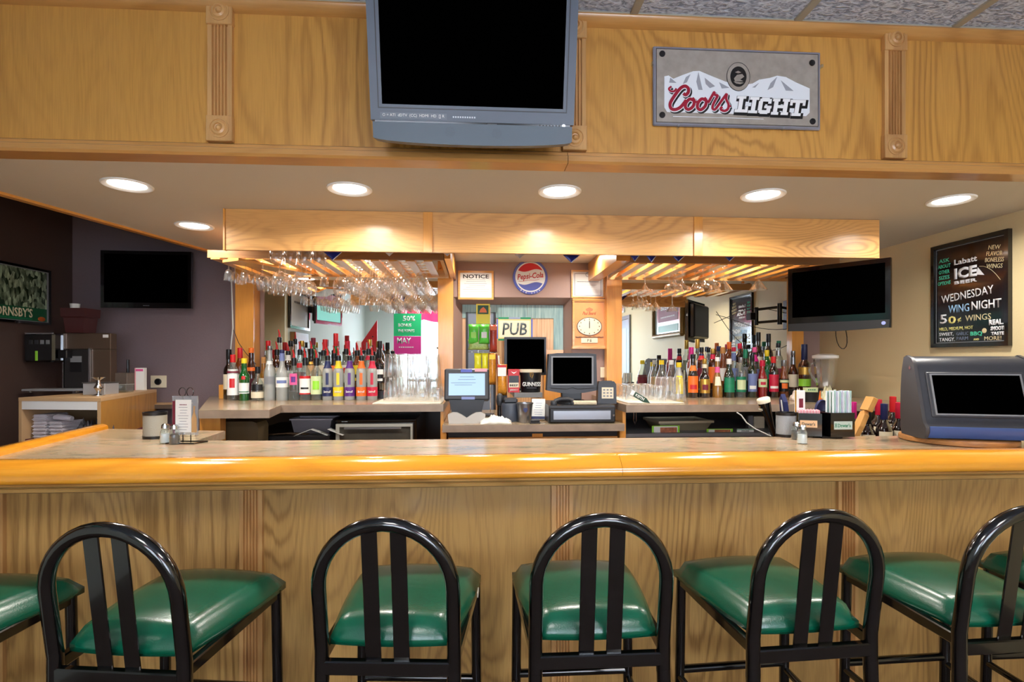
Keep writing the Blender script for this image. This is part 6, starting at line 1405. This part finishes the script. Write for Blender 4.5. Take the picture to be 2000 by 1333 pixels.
# left: shelf, tub, papers, fridge
zs_ = ZY(612, 850, 3.15)
LO(obj('shelf', bx(XY(436, 2.98), XY(648, 3.15), 3.10, YB-.05, zs_-.02, zs_), BLKP, lc)); LO(obj('shelf_leg', bx(XY(436, 2.98), XY(436, 2.98)+.03, 3.12, 3.2, 0, zs_-.02), BLKP, lc))
w_ = (XY(652, 3.25)-XY(573, 3.25))/2; h_ = ZY(612, 817, 3.25)-zs_
t = thing('plastic_tub', 'grey translucent plastic tub on the shelf under the spirits counter', 'tub', (XY(612, 3.25), 3.29, zs_)); f = nb()
lo = [(-w_*.86, -.07), (w_*.86, -.07), (w_*.86, .07), (-w_*.86, .07)]; hi = [(-w_, -.08), (w_, -.08), (w_, .08), (-w_, .08)]; a_ = [f.verts.new((x, y, 0)) for x, y in lo]; b_ = [f.verts.new((x, y, h_)) for x, y in hi]; f.faces.new(a_[::-1])
for i in range(4): f.faces.new((a_[i], a_[(i+1) % 4], b_[(i+1) % 4], b_[i]))
bmesh.ops.solidify(f, geom=f.faces[:], thickness=.003); obj('wall', f, mat('tub_grey', (150, 146, 154), .4), t)
f = nb()
for x0_, x1_, y0_, y1_ in ((-w_-.006, w_+.006, -.086, -.078), (-w_-.006, w_+.006, .078, .086), (-w_-.006, -w_, -.078, .078), (w_, w_+.006, -.078, .078)): bx(x0_, x1_, y0_, y1_, h_-.008, h_, bm=f)
obj('rim', f, MATS['tub_grey'], t)
for k, (px, Y_, rz_, lb) in enumerate(((560, 3.16, 10, 'brown paper sheet lying beside the plastic tub'), (608, 3.12, 25, 'white sheet tented in front of the plastic tub'), (641, 3.13, -10, 'white sheet leaning beside the cooler'))):
    bm = nb(); hh = .035 if k else .008; wd2 = .09 if k else .12
    a_ = [(-wd2, -.03, 0), (0, -.02, hh), (wd2, -.03, 0), (wd2, .05, 0), (0, .05, hh), (-wd2, .05, 0)]; v = [bm.verts.new(p) for p in a_]; bm.faces.new((v[0], v[1], v[4], v[5])); bm.faces.new((v[1], v[2], v[3], v[4])); bmesh.ops.solidify(bm, geom=bm.faces[:], thickness=.001)
    o = obj('paper_sheet', bm, PAPER if k else mat('brown_paper', (120, 96, 72), .8)); o.location = (XY(px, Y_), Y_, zs_+.0012); o.rotation_euler.z = R(rz_*.3); tag(o, lb, 'paper')
t = thing('card_pack', 'small pack of printed cards on the dark shelf end', 'card pack', (XY(459, 3.14), 3.14, zs_), R(12)); obj('box', bx(-.04, .02, -.02, .02, 0, .032, .002), mat('pack_print', (150, 140, 170), .6, vary=.4, bscale=90), t)
for k in range(4): obj('card', bx(.022+k*.011, .030+k*.011, -.02, .02, 0, .03-k*.003), PAPER if k % 2 else LB['burg'], t)
t = thing('waste_bin', 'brown plastic bin with rounded top under the stepped counter', 'bin', (XY(478, 3.02), 3.0, 0)); ww = (XY(520, 3.0)-XY(441, 3.0))/2; zt_b = ZY(480, 821, 3.0); pr_b = [(-ww*.9, 0), (ww*.9, 0), (ww, zt_b-.03), (ww-.01, zt_b-.008), (ww-.03, zt_b), (-ww+.03, zt_b), (-ww+.01, zt_b-.008), (-ww, zt_b-.03)]
obj('body', poly(nb(), pr_b, -.07, .07), mat('brown_bin', (84, 70, 44), .5), t, 40)
Yf = 3.12; fx0, fx1 = XY(655, Yf), XY(812, Yf); zf = ZY(730, 819, Yf); t = thing('back_bar_cooler', 'black glass-door bar fridge with silver door frame under the spirits counter', 'fridge', ((fx0+fx1)/2, Yf, 0)); w_ = (fx1-fx0)/2
obj('cabinet', bx(-w_, w_, .03, .6, 0, zf, .006), BLK, t); dx_ = .055; f = nb(); ring(f, -w_+.022, w_-.03, .1, zf-.045, -w_+.002, w_-.018, .05, zf-.028, 0, .028); df_ = obj('door_frame', f, mat('fridge_silver', (164, 162, 150), .35, .3), t)
obj('door_glass', bx(-w_+.02, w_-.028, .012, .02, .1, zf-.043), mat('fridge_glass', (64, 62, 56), .12, vary=.3, bscale=12), df_); obj('handle', bx(-w_+.05, w_-.08, -.012, 0, zf-.058, zf-.046, .003), STEEL, df_); text('TRUE', .035, WHITE, t, (-w_+.045, .029, zf-.016), .010, bold=.02, depth=.002)
obj('top_lip', bx(-w_-.004, w_-.0, .0, .03, zf-.012, zf+.0, .003), BLK, t)

# ================================================================= LEFT CABINET AND JUICE MACHINE
zc2 = 1.205; f0, f1, f2 = PZ(36, 777, zc2), PZ(197, 778, zc2), PZ(306, 761, zc2)
ax = (Vector((f1.x, f1.y))-Vector((f0.x, f0.y))); cwid = ax.length; crot = math.atan2(ax.y, ax.x)
cab = thing('towel_cabinet', 'low wooden cabinet with open front full of towels, under the juice machine', 'cabinet', (f0.x, f0.y, 0), crot)
inv = Matrix.Rotation(-crot, 4, 'Z'); rr_ = inv @ Vector((f2.x-f0.x, f2.y-f0.y, 0)); dep = rr_.y; sh_ = rr_.x-cwid
def skew(o):
    return o
obj('top', slab(nb(), [(0, 0), (cwid, 0), (cwid+sh_, dep), (.02, dep)], zc2-.018, zc2), TAN, cab)
obj('side_panel', bx(.0, .016, .001, dep*.95, 0, zc2-.0185), TAN, cab)
obj('side_panel', slab(nb(), [(cwid-.016, .001), (cwid, .001), (cwid+sh_, dep), (cwid+sh_-.016, dep)], 0, zc2-.0185), BIRCH, cab)
obj('white_rail', bx(.0165, cwid-.0165, .002, .016, zc2-.062, zc2-.0185), WHITE, cab)
obj('front_edge', bx(cwid-.018, cwid-.0005, -.002, .0, 0, zc2-.019), TAN, cab)
zshf = .985; obj('shelf', bx(.0165, cwid-.05, .02, dep*.9, zshf-.016, zshf), mat('maroon_shelf', (92, 34, 52), .6), cab); obj('back', slab(nb(), [(.017, dep*.9), (cwid+sh_*.9-.05, dep*.9), (cwid+sh_*.9-.05, dep*.92), (.017, dep*.92)], .6, zc2-.02), MATS['maroon_shelf'], cab)
TWH = mat('white_towelling', (214, 208, 214), .95, bump=.8, bscale=220)
fold = mesh_of('folded_towel', (lambda b: (box(b, (0, 0, .009), (.085, .14, .017), bev=.007, seg=2), b)[1])(nb()), TWH, 60)
Mc = Matrix.Translation((f0.x, f0.y, 0)) @ Matrix.Rotation(crot, 4, 'Z')
def incab(x, y, z): v = Mc @ Vector((x, y, z)); return v
for st, (x, n) in enumerate(((.070, 7), (.165, 5))):
    for k in range(n):
        o = inst('folded_towel', fold, None, incab(x+random.uniform(-.004, .004), .11, zshf+.0002+k*.0182), crot+R(random.uniform(-3, 3)))
        tag(o, ('folded white towel, %s from the bottom of the taller stack in the cabinet', 'folded white towel, %s from the bottom of the lower stack in the cabinet')[st] % ORD[k], 'towel', ('taller towel stack', 'lower towel stack')[st])
o = obj('rolled_towel', tube(nb(), [(-.05, 0, .016), (-.03, 0, .018), (.03, 0, .012), (.05, 0, .01)], [.012, .017, .017, .012], 12), TWH, None, 60); o.location = incab(.175, .08, zshf+.0002+5*.0182+.002); o.rotation_euler.z = crot; tag(o, 'rolled white towel lying on the lower stack', 'towel')
for k, (x, w_, h_, m_, lb) in enumerate(((.275, .10, .12, mat('grey_cloth', (130, 126, 132), .9, bump=.6, bscale=60), 'grey cloth bundle in the middle of the towel cabinet'), (.375, .085, .155, mat('dark_cloth', (70, 70, 84), .9, bump=.6, bscale=60), 'dark grey cloth bundle at the end of the towel cabinet'))):
    if x+w_/2 > cwid-.03: x = cwid-.03-w_/2
    crumple('cloth_bundle', lb, 'cloth', incab(x, .11, zshf), w_*.8, .12, h_, m_, 20+k)
# juice machine
mb = PZ(152, 766, zc2); um = mb.y/F*1.06
def mx(px): return XY(px, mb.y)-mb.x
def mz(py): return ZY(150, py, mb.y)-zc2
JB = mat('bronze_steel', (98, 80, 66), .35, .4); JF = mat('dark_front', (44, 42, 42), .3, .2)
jm = thing('juice_dispenser', 'brown steel juice dispenser with black head and drip tray on the cabinet', 'juice dispenser', (mb.x, mb.y, zc2))
obj('upper_body', bx(mx(112), mx(203), .06, .12, mz(682), mz(650), .003), JB, jm); obj('rear_body', bx(mx(165), mx(203), .06, .12, .022, mz(682)-.0005, .002), JB, jm)
obj('front_tower', bx(mx(113), mx(163), .05, .12, .022, mz(683), .003), JF, jm); obj('chrome_strip', bx(mx(162), mx(165), .045, .07, .022, mz(680)), CHROME, jm); obj('chrome_strip', bx(mx(110), mx(112.5), .045, .07, mz(705), mz(651)), CHROME, jm); obj('chrome_strip', bx(mx(111), mx(112.5), .045, .06, .022, mz(705)), CHROME, jm, label='slim lower chrome strip')
obj('dispensing_head', bx(mx(50), mx(110), -.02, .12, mz(708), mz(651), .012), BLK, jm); obj('side_nozzle', bx(mx(112.5), mx(130), .0, .05, mz(700), mz(684), .004), BLKP, jm)
obj('head_trim', bx(mx(55), mx(110), -.024, -.018, mz(653.5), mz(651)), CHROME, jm)
for k in range(4): obj('button', bx(mx(62+11*k), mx(69+11*k), -.0225, -.019, mz(673), mz(665), .001), (DKG, DKG, GREY, GREY)[k], jm)
obj('yellow_tag', bx(mx(74), mx(79), -.0225, -.019, mz(705), mz(686), .001), LIME, jm)
obj('panel_label', bx(mx(126), mx(148), .0465, .0495, mz(708), mz(696)), GREY, jm); obj('panel_window', bx(mx(126), mx(148), .0465, .0495, mz(727), mz(709)), BLKP, jm); obj('maker_plate', bx(mx(188), mx(199), .0575, .0595, mz(659), mz(653)), WHITE, jm)
obj('drip_tray', bx(mx(60), mx(190), -.07, .045, .008, .022, .003), mat('tray_steel', (190, 192, 196), .35, .5), jm)
for px in (70, 168): obj('foot', lathe(nb(), [(0, 0), (.012, 0), (.012, .008), (0, .008)], 12, c=(mx(px)+(.01 if px < 100 else -.016), -.05, 0)), CHROME, jm)
zj = zc2
st = thing('steel_tray', 'shallow steel tray standing beside the juice dispenser', 'tray', (XY(200, 3.24), 3.24, zc2)); w_ = (XY(222, 3.24)-XY(180, 3.24))/2
obj('body', bx(-w_, w_, -.07, .05, 0, .065, .002), MATS['tray_steel'], st); obj('lip', bx(-w_-.003, w_+.003, -.073, .053, .065, .069), STEEL, st)
t = thing('footed_glass', 'chrome and glass footed dessert cup in front of the juice dispenser', 'glass', (XY(184, 3.07)+.012, 3.085, zc2)); obj('bowl', lathe(nb(), [(0, 0), (.03, 0), (.03, .004), (.006, .012), (.012, .03), (.022, .045), (.012, .065), (.008, .085), (.03, .1), (.034, .102), (.028, .1)], 18), CHROME, t, 60)
t = thing('plastic_container', 'small clear plastic container beside the steel tray', 'container', (XY(240, 3.42), 3.42, zc2)); w_ = (XY(256, 3.42)-XY(229, 3.42))/2; obj('box', bx(-w_, w_, -.04, .04, 0, .045, .003), CLR, t); obj('lid', bx(-w_-.002, w_+.002, -.042, .042, .0455, .05, .001), FRO, t)
t = thing('storage_bin', 'taupe box standing behind the clear container', 'box', (XY(240, 3.62), 3.62, zc2)); w_ = (XY(258, 3.58)-XY(222, 3.58))/2; obj('box', bx(-w_, w_, -.05, .05, 0, ZY(240, 729, 3.55)-zc2, .003), mat('taupe', (96, 84, 76), .5), t)
t = slab_thing('sugar_box', 'tall white and pink box at the far cabinet corner', 'box', 266, 284, 719, 762, 3.66, PAPER, .03, ((.1, .9, .85, .95, PINK), (.0, .12, 0, 1, MATS['pink_packet'])), zc2)
t = thing('marker_pen', 'dark pen standing upright behind the taupe box', 'pen', (XY(250, 3.70), 3.70, zc2)); obj('barrel', tube(nb(), [(0, 0, 0), (0, 0, ZY(250, 703, 3.7)-zc2)], .008, 8), BLKP, t); obj('clip', bx(-.0015, .0015, -.011, -.008, .09, .14), CHROME, t)
# planter on the machine, with a cup
p0_ = mb.y+.09; zt3 = zc2+mz(650)
px0_, px1_ = XY(112, p0_), XY(184, p0_); t = thing('planter', 'oxblood stepped planter on top of the juice dispenser', 'planter', ((px0_+px1_)/2+.03, p0_, zt3+.0005)); hp_ = ZY(150, 604, p0_)-zt3; w_ = (px1_-px0_)/2*.78
OX = mat('oxblood', (72, 34, 34), .35); obj('body', lathe(nb(), [(0, 0), (w_*.85, 0), (w_*.9, .01), (w_*.9, .02), (w_*1.0, hp_*.6), (w_*1.15, hp_*.66), (w_*1.18, hp_), (w_*1.05, hp_), (w_*1.0, hp_*.8), (0, hp_*.78)], 4, M=Matrix.Rotation(R(45), 4, 'Z')), OX, t, 30)
obj('soil', bx(-w_*.6, w_*.6, -w_*.6, w_*.6, hp_*.79, hp_*.9), mat('soil', (50, 38, 30), .9), t)
cu = thing('paper_cup', 'small white cup standing in the oxblood planter', 'cup', (t.location.x-.05+.015, p0_, zt3+.0005+hp_*.9+.0005)); obj('cup', lathe(nb(), [(0, 0), (.022, 0), (.027, .045), (.028, .047), (.024, .046), (.02, .003), (0, .003)], 16), WHITE, cu, 40)
# outlet on the back wall
ox = PY(309, 746, YB-.01); t = thing('power_outlet', 'cream wall outlet plate with round black socket beside the cabinet', 'outlet', (ox.x, YB-.001, ox.z)); obj('plate', bx(-.052, .052, -.008, 0, -.042, .042, .002), CREAM, t); obj('socket', lathe(nb(), [(.022, 0), (.022, .008), (.016, .01), (.014, .004), (0, .004)], 22, M=Matrix.Translation((0, -.008, 0)) @ MY), BLKP, t, 40)
# tan block against the dark wall at the counter end and wire down the post
tag(obj('wood_block', bx(XY(430, 3.6), XY(441, 3.6), 3.58, 3.66, CZ+.0005, ZY(435, 752, 3.6), .002), OAKO), 'small oak block standing at the dark wall end of the spirits counter', 'block')
wpts = [PY(a, b, 3.7) for a, b in ((452, 548), (453, 580), (455, 640), (452, 668), (450, 690), (449, 740))]; wpts.append(Vector((wpts[-1].x, 3.7, CZ+.003)))
tag(obj('power_cable', tube(nb(), [tuple(p) for p in wpts], .0045, 7), mat('grey_cord', (186, 190, 188), .5)), 'pale cord running down beside the oak post at the dark wall', 'cord')
w2 = [PY(a, b, 3.69) for a, b in ((456, 645), (466, 670), (480, 690), (500, 712))]; tag(obj('power_cable', tube(nb(), [tuple(p) for p in w2], .0022, 6), DKG), 'thin dark wire slanting across the oak post', 'cord')
# ledge and low shelf between the cabinet and the counter
t = thing('wall_ledge', 'narrow wooden ledge on the back wall between cabinet and counter', 'ledge', (XY(330, YB), YB-.001, ZY(330, 790, 3.7))); obj('board', bx(-.09, .16, -.16, 0, -.012, 0, .001), TAN, t); obj('metal_edge', bx(-.09, .16, -.164, -.16, -.03, -.002), STEEL, t)
lw = PZ(400, 835, 1.06)

# ================================================================= THE ROOM SEEN IN THE MIRROR
px_ = lambda px: (px-1000)/F
def mirror_x(px, Y): u = px_(px); return (u*CT+ST)/(CT-u*ST)*(2*YM-Y)
def mirror_z(px, py, Y): u = px_(px); return EYE+(HY-py)/F*((2*YM-Y)/(CT-u*ST))
def leftwall_frame(y, z, w, h, lb, m, wd):
    t = thing('framed_picture', lb, 'picture', (-2.0995, y, z), R(90)); f = nb(); ring(f, -w/2+.03, w/2-.03, -h/2+.03, h/2-.03, -w/2, w/2, -h/2, h/2, -.03, 0); obj('frame', f, BLK, t); obj('print', bx(-w/2+.03, w/2-.03, -.012, 0, -h/2+.03, h/2-.03), m, t); text(wd, w*.5, INK, t, (0, -.0125, h*.2), h*.1, bold=.02) if wd else None
leftwall_frame(1.22, 1.98, .70, .44, 'black framed white jersey picture reflected in the large mirror', PAPER, 'IRVING')
leftwall_frame(-.45, 2.26, .55, .42, 'black framed blue picture reflected beside the reflected television', mat('blue_print', (120, 132, 176), .4, vary=.3, bscale=10), None)
t = flat_tv('television hanging on the pale wall, seen in the mirror', (-1.82, .97, 2.03), R(105), .60, .40, .04, .025, 'SONY', depth=.06)
obj('painted_reflection', bx(-.272, .272, -.0112, -.0102, -.155, .02), mat('reflection_mint', (120, 214, 200), .4, emit=.5), t); obj('painted_reflection', bx(-.272, .272, -.0112, -.0102, .021, .17), mat('reflection_red', (120, 24, 50), .4, emit=.4), t)  # window reflection in the screen, put in as glowing mint and red colour
obj('wall_arm', bx(-.04, .04, .06, .25, -.05, .05), BLKP, t)
t = thing('fruit_sign', 'red and green watermelon slice sign by the pale wall, seen in the mirror', 'sign', (mirror_x(716, -1.2), -1.2, mirror_z(716, 700, -1.2)), R(180))
obj('red_flesh', poly(nb(), [(-.17, .0), (.17, .12), (-.17, .62)], -.01, .01), RED, t); obj('green_rind', poly(nb(), [(-.22, -.08), (.24, .08), (.17, .118), (-.17, -.002)], -.012, .012), GRN, t)
for q in ((-.1, .35), (-.1, .2), (0, .22), (-.05, .1), (.05, .14)): obj('seed', lathe(nb(), [(.012, 0), (.01, .003), (0, .004)], 10, M=Matrix.Translation((q[0], -.01, q[1])) @ MY), BLKP, t)
obj('pole', tube(nb(), [(0, .0, -t.location.z+.001), (0, 0, .0)], .012, 8), CHROME, t)
VAL = mat('red_valance', (196, 22, 74), .8, bump=.3, bscale=20)
for k, (a, b) in enumerate((W1, W2)):
    bm = nb(); n = 40; g = []
    for j in range(2):
        for i in range(n+1):
            u = i/n; x = a-.08+(b-a+.16)*u; z = Z1+.16 if j == 0 else Z1-.20-.05*abs(math.sin(u*math.pi*3)); g.append(bm.verts.new((x, BACK+.04+.018*math.sin(i*1.1), z)))
    for i in range(n): bm.faces.new((g[i], g[i+1], g[n+2+i], g[n+1+i]))
    bmesh.ops.solidify(bm, geom=bm.faces[:], thickness=.003); tag(obj('valance', bm, VAL, None, 180), ('red gathered valance over the window seen in the spirits mirror', 'red gathered valance over the wider window behind the stools')[k], 'curtain')
Yp = -1.2; xa, xb = mirror_x(769, Yp), mirror_x(823, Yp); za, zb_ = mirror_z(796, 693, Yp), mirror_z(796, 613, Yp)
t = thing('promo_poster', 'green and pink poster reading 50% BONUS POINTS THIS MAY reflected in the mirror', 'poster', ((xa+xb)/2, Yp, za), R(180)); w_, h_ = abs(xb-xa)/2, zb_-za
for s_ in (-1,): pass
obj('green_half', bx(-w_, w_, -.002, .002, h_*.45, h_), mat('poster_mint', (40, 190, 120), .5), t); obj('pink_half', bx(-w_, w_, -.002, .002, 0, h_*.449), mat('poster_pink', (226, 60, 150), .5), t)
# the writing is legible in the photograph, so it is mirrored back on the sheet itself
Mm = Matrix.Scale(-1, 4, (1, 0, 0))
for s_, x_, z_, ww_, hh_ in (('50%', .1, .88, .9, .13), ('BONUS', -.2, .72, .95, .08), ('THE POINTS', -.1, .58, 1.2, .07), ('MAY', -.25, .34, 1.0, .14), ('KEEP EARNING', -.1, .18, 1.1, .05)): text(s_, w_*ww_, WHITE, t, (w_*x_*1.0, -.003, h_*z_), h_*hh_, bold=.02, M=Mm)
obj('pole', tube(nb(), [(0, .012, -za+.02), (0, .012, h_+.02)], .010, 8), CHROME, t); obj('foot', lathe(nb(), [(0, 0), (.16, 0), (.16, .012), (.02, .03), (0, .03)], 24, c=(0, .012, -za)), DKG, t, 40); obj('cross_bar', tube(nb(), [(-w_-.02, .006, h_), (w_+.02, .006, h_)], .006, 8), CHROME, t)
# pub table and chairs by the rear window
t = thing('pub_table', 'round white topped pub table by the window, seen in the mirror', 'table', (-.85, -1.75, 0)); obj('table_top', lathe(nb(), [(0, 1.04), (.36, 1.04), (.37, 1.05), (.37, 1.065), (0, 1.07)], 32), WHITE, t, 40); obj('pedestal', lathe(nb(), [(0, 0), (.24, 0), (.24, .02), (.035, .05), (.035, 1.04), (0, 1.04)], 20), BLK, t, 40)
c1 = copy_tree(st0); relabel(c1, 'black framed green stool at the white pub table, seen in the mirror', (-1.45, -1.55, 0), R(250)); c1['group'] = 'stools in the room behind'
# door on the side wall, seen in the mirror
d1 = sempty('door_1'); Yd0, Yd1 = -2.1, -1.2
for z0_, z1_, a, b in ((0, 2.1, Yd0-.06, Yd0), (0, 2.1, Yd1, Yd1+.06), (2.1, 2.16, Yd0-.06, Yd1+.06)): obj('door_frame', bx(XR-.03, XR-.0005, a, b, z0_, z1_), GREY, d1)
obj('door_leaf', bx(XR-.02, XR-.0005, Yd0+.005, Yd1-.005, 0.01, 2.09), mat('grey_door', (150, 158, 172), .4), d1); obj('door_glass', bx(XR-.024, XR-.0205, Yd0+.15, Yd1-.15, .9, 1.95), mat('door_pane', (210, 220, 235), .1), d1)
obj('door_handle', bx(XR-.07, XR-.021, Yd1-.12, Yd1-.09, .95, 1.15, .004), STEEL, d1)
t = thing('exit_sign', 'small red exit sign above the grey door, seen in the mirror', 'sign', (XR-.001, -1.65, 2.32), R(-90)); obj('plate', bx(-.16, .16, -.03, 0, -.09, .09, .004), WHITE, t); text('EXIT', .24, RED, t, (0, -.031, 0), .11, bold=.03)
# ornate mirror sign on the side wall
ys0, ys1 = .12, 1.18; t = thing('ornate_frame', 'gilt framed red and white beer mirror on the beige wall, seen reflected', 'mirror sign', (XR-.001, (ys0+ys1)/2, 2.02), R(-90)); w_ = (ys1-ys0)/2; f = nb()
for s_ in (-1, 1):
    tube(f, [(s_*w_, -.03, -.29), (s_*w_, -.03, .29)], .032, 8)
    tube(f, [(-w_, -.03, s_*.29), (w_, -.03, s_*.29)], .032, 8)
obj('gilt_frame', f, mat('old_gilt', (120, 98, 60), .35, .6, bump=1, bscale=60), t, 60)['kind'] = 'stuff'
obj('panel', bx(-w_, w_, -.02, 0, -.29, .29), mat('sign_pale', (190, 200, 196), .2, .3), t); obj('red_field', bx(-w_*.7, w_*.7, -.024, -.02, -.1, .24), LB['burg'], t); text('Budweiser', w_*1.2, WHITE, t, (0, -.0245, .1), .09, shear=.4, bold=.02); text('KING OF BEERS', w_*1.0, WHITE, t, (0, -.0245, -.04), .03)
obj('green_field', bx(-w_*.7, w_*.7, -.024, -.02, -.24, -.15), GRN, t)
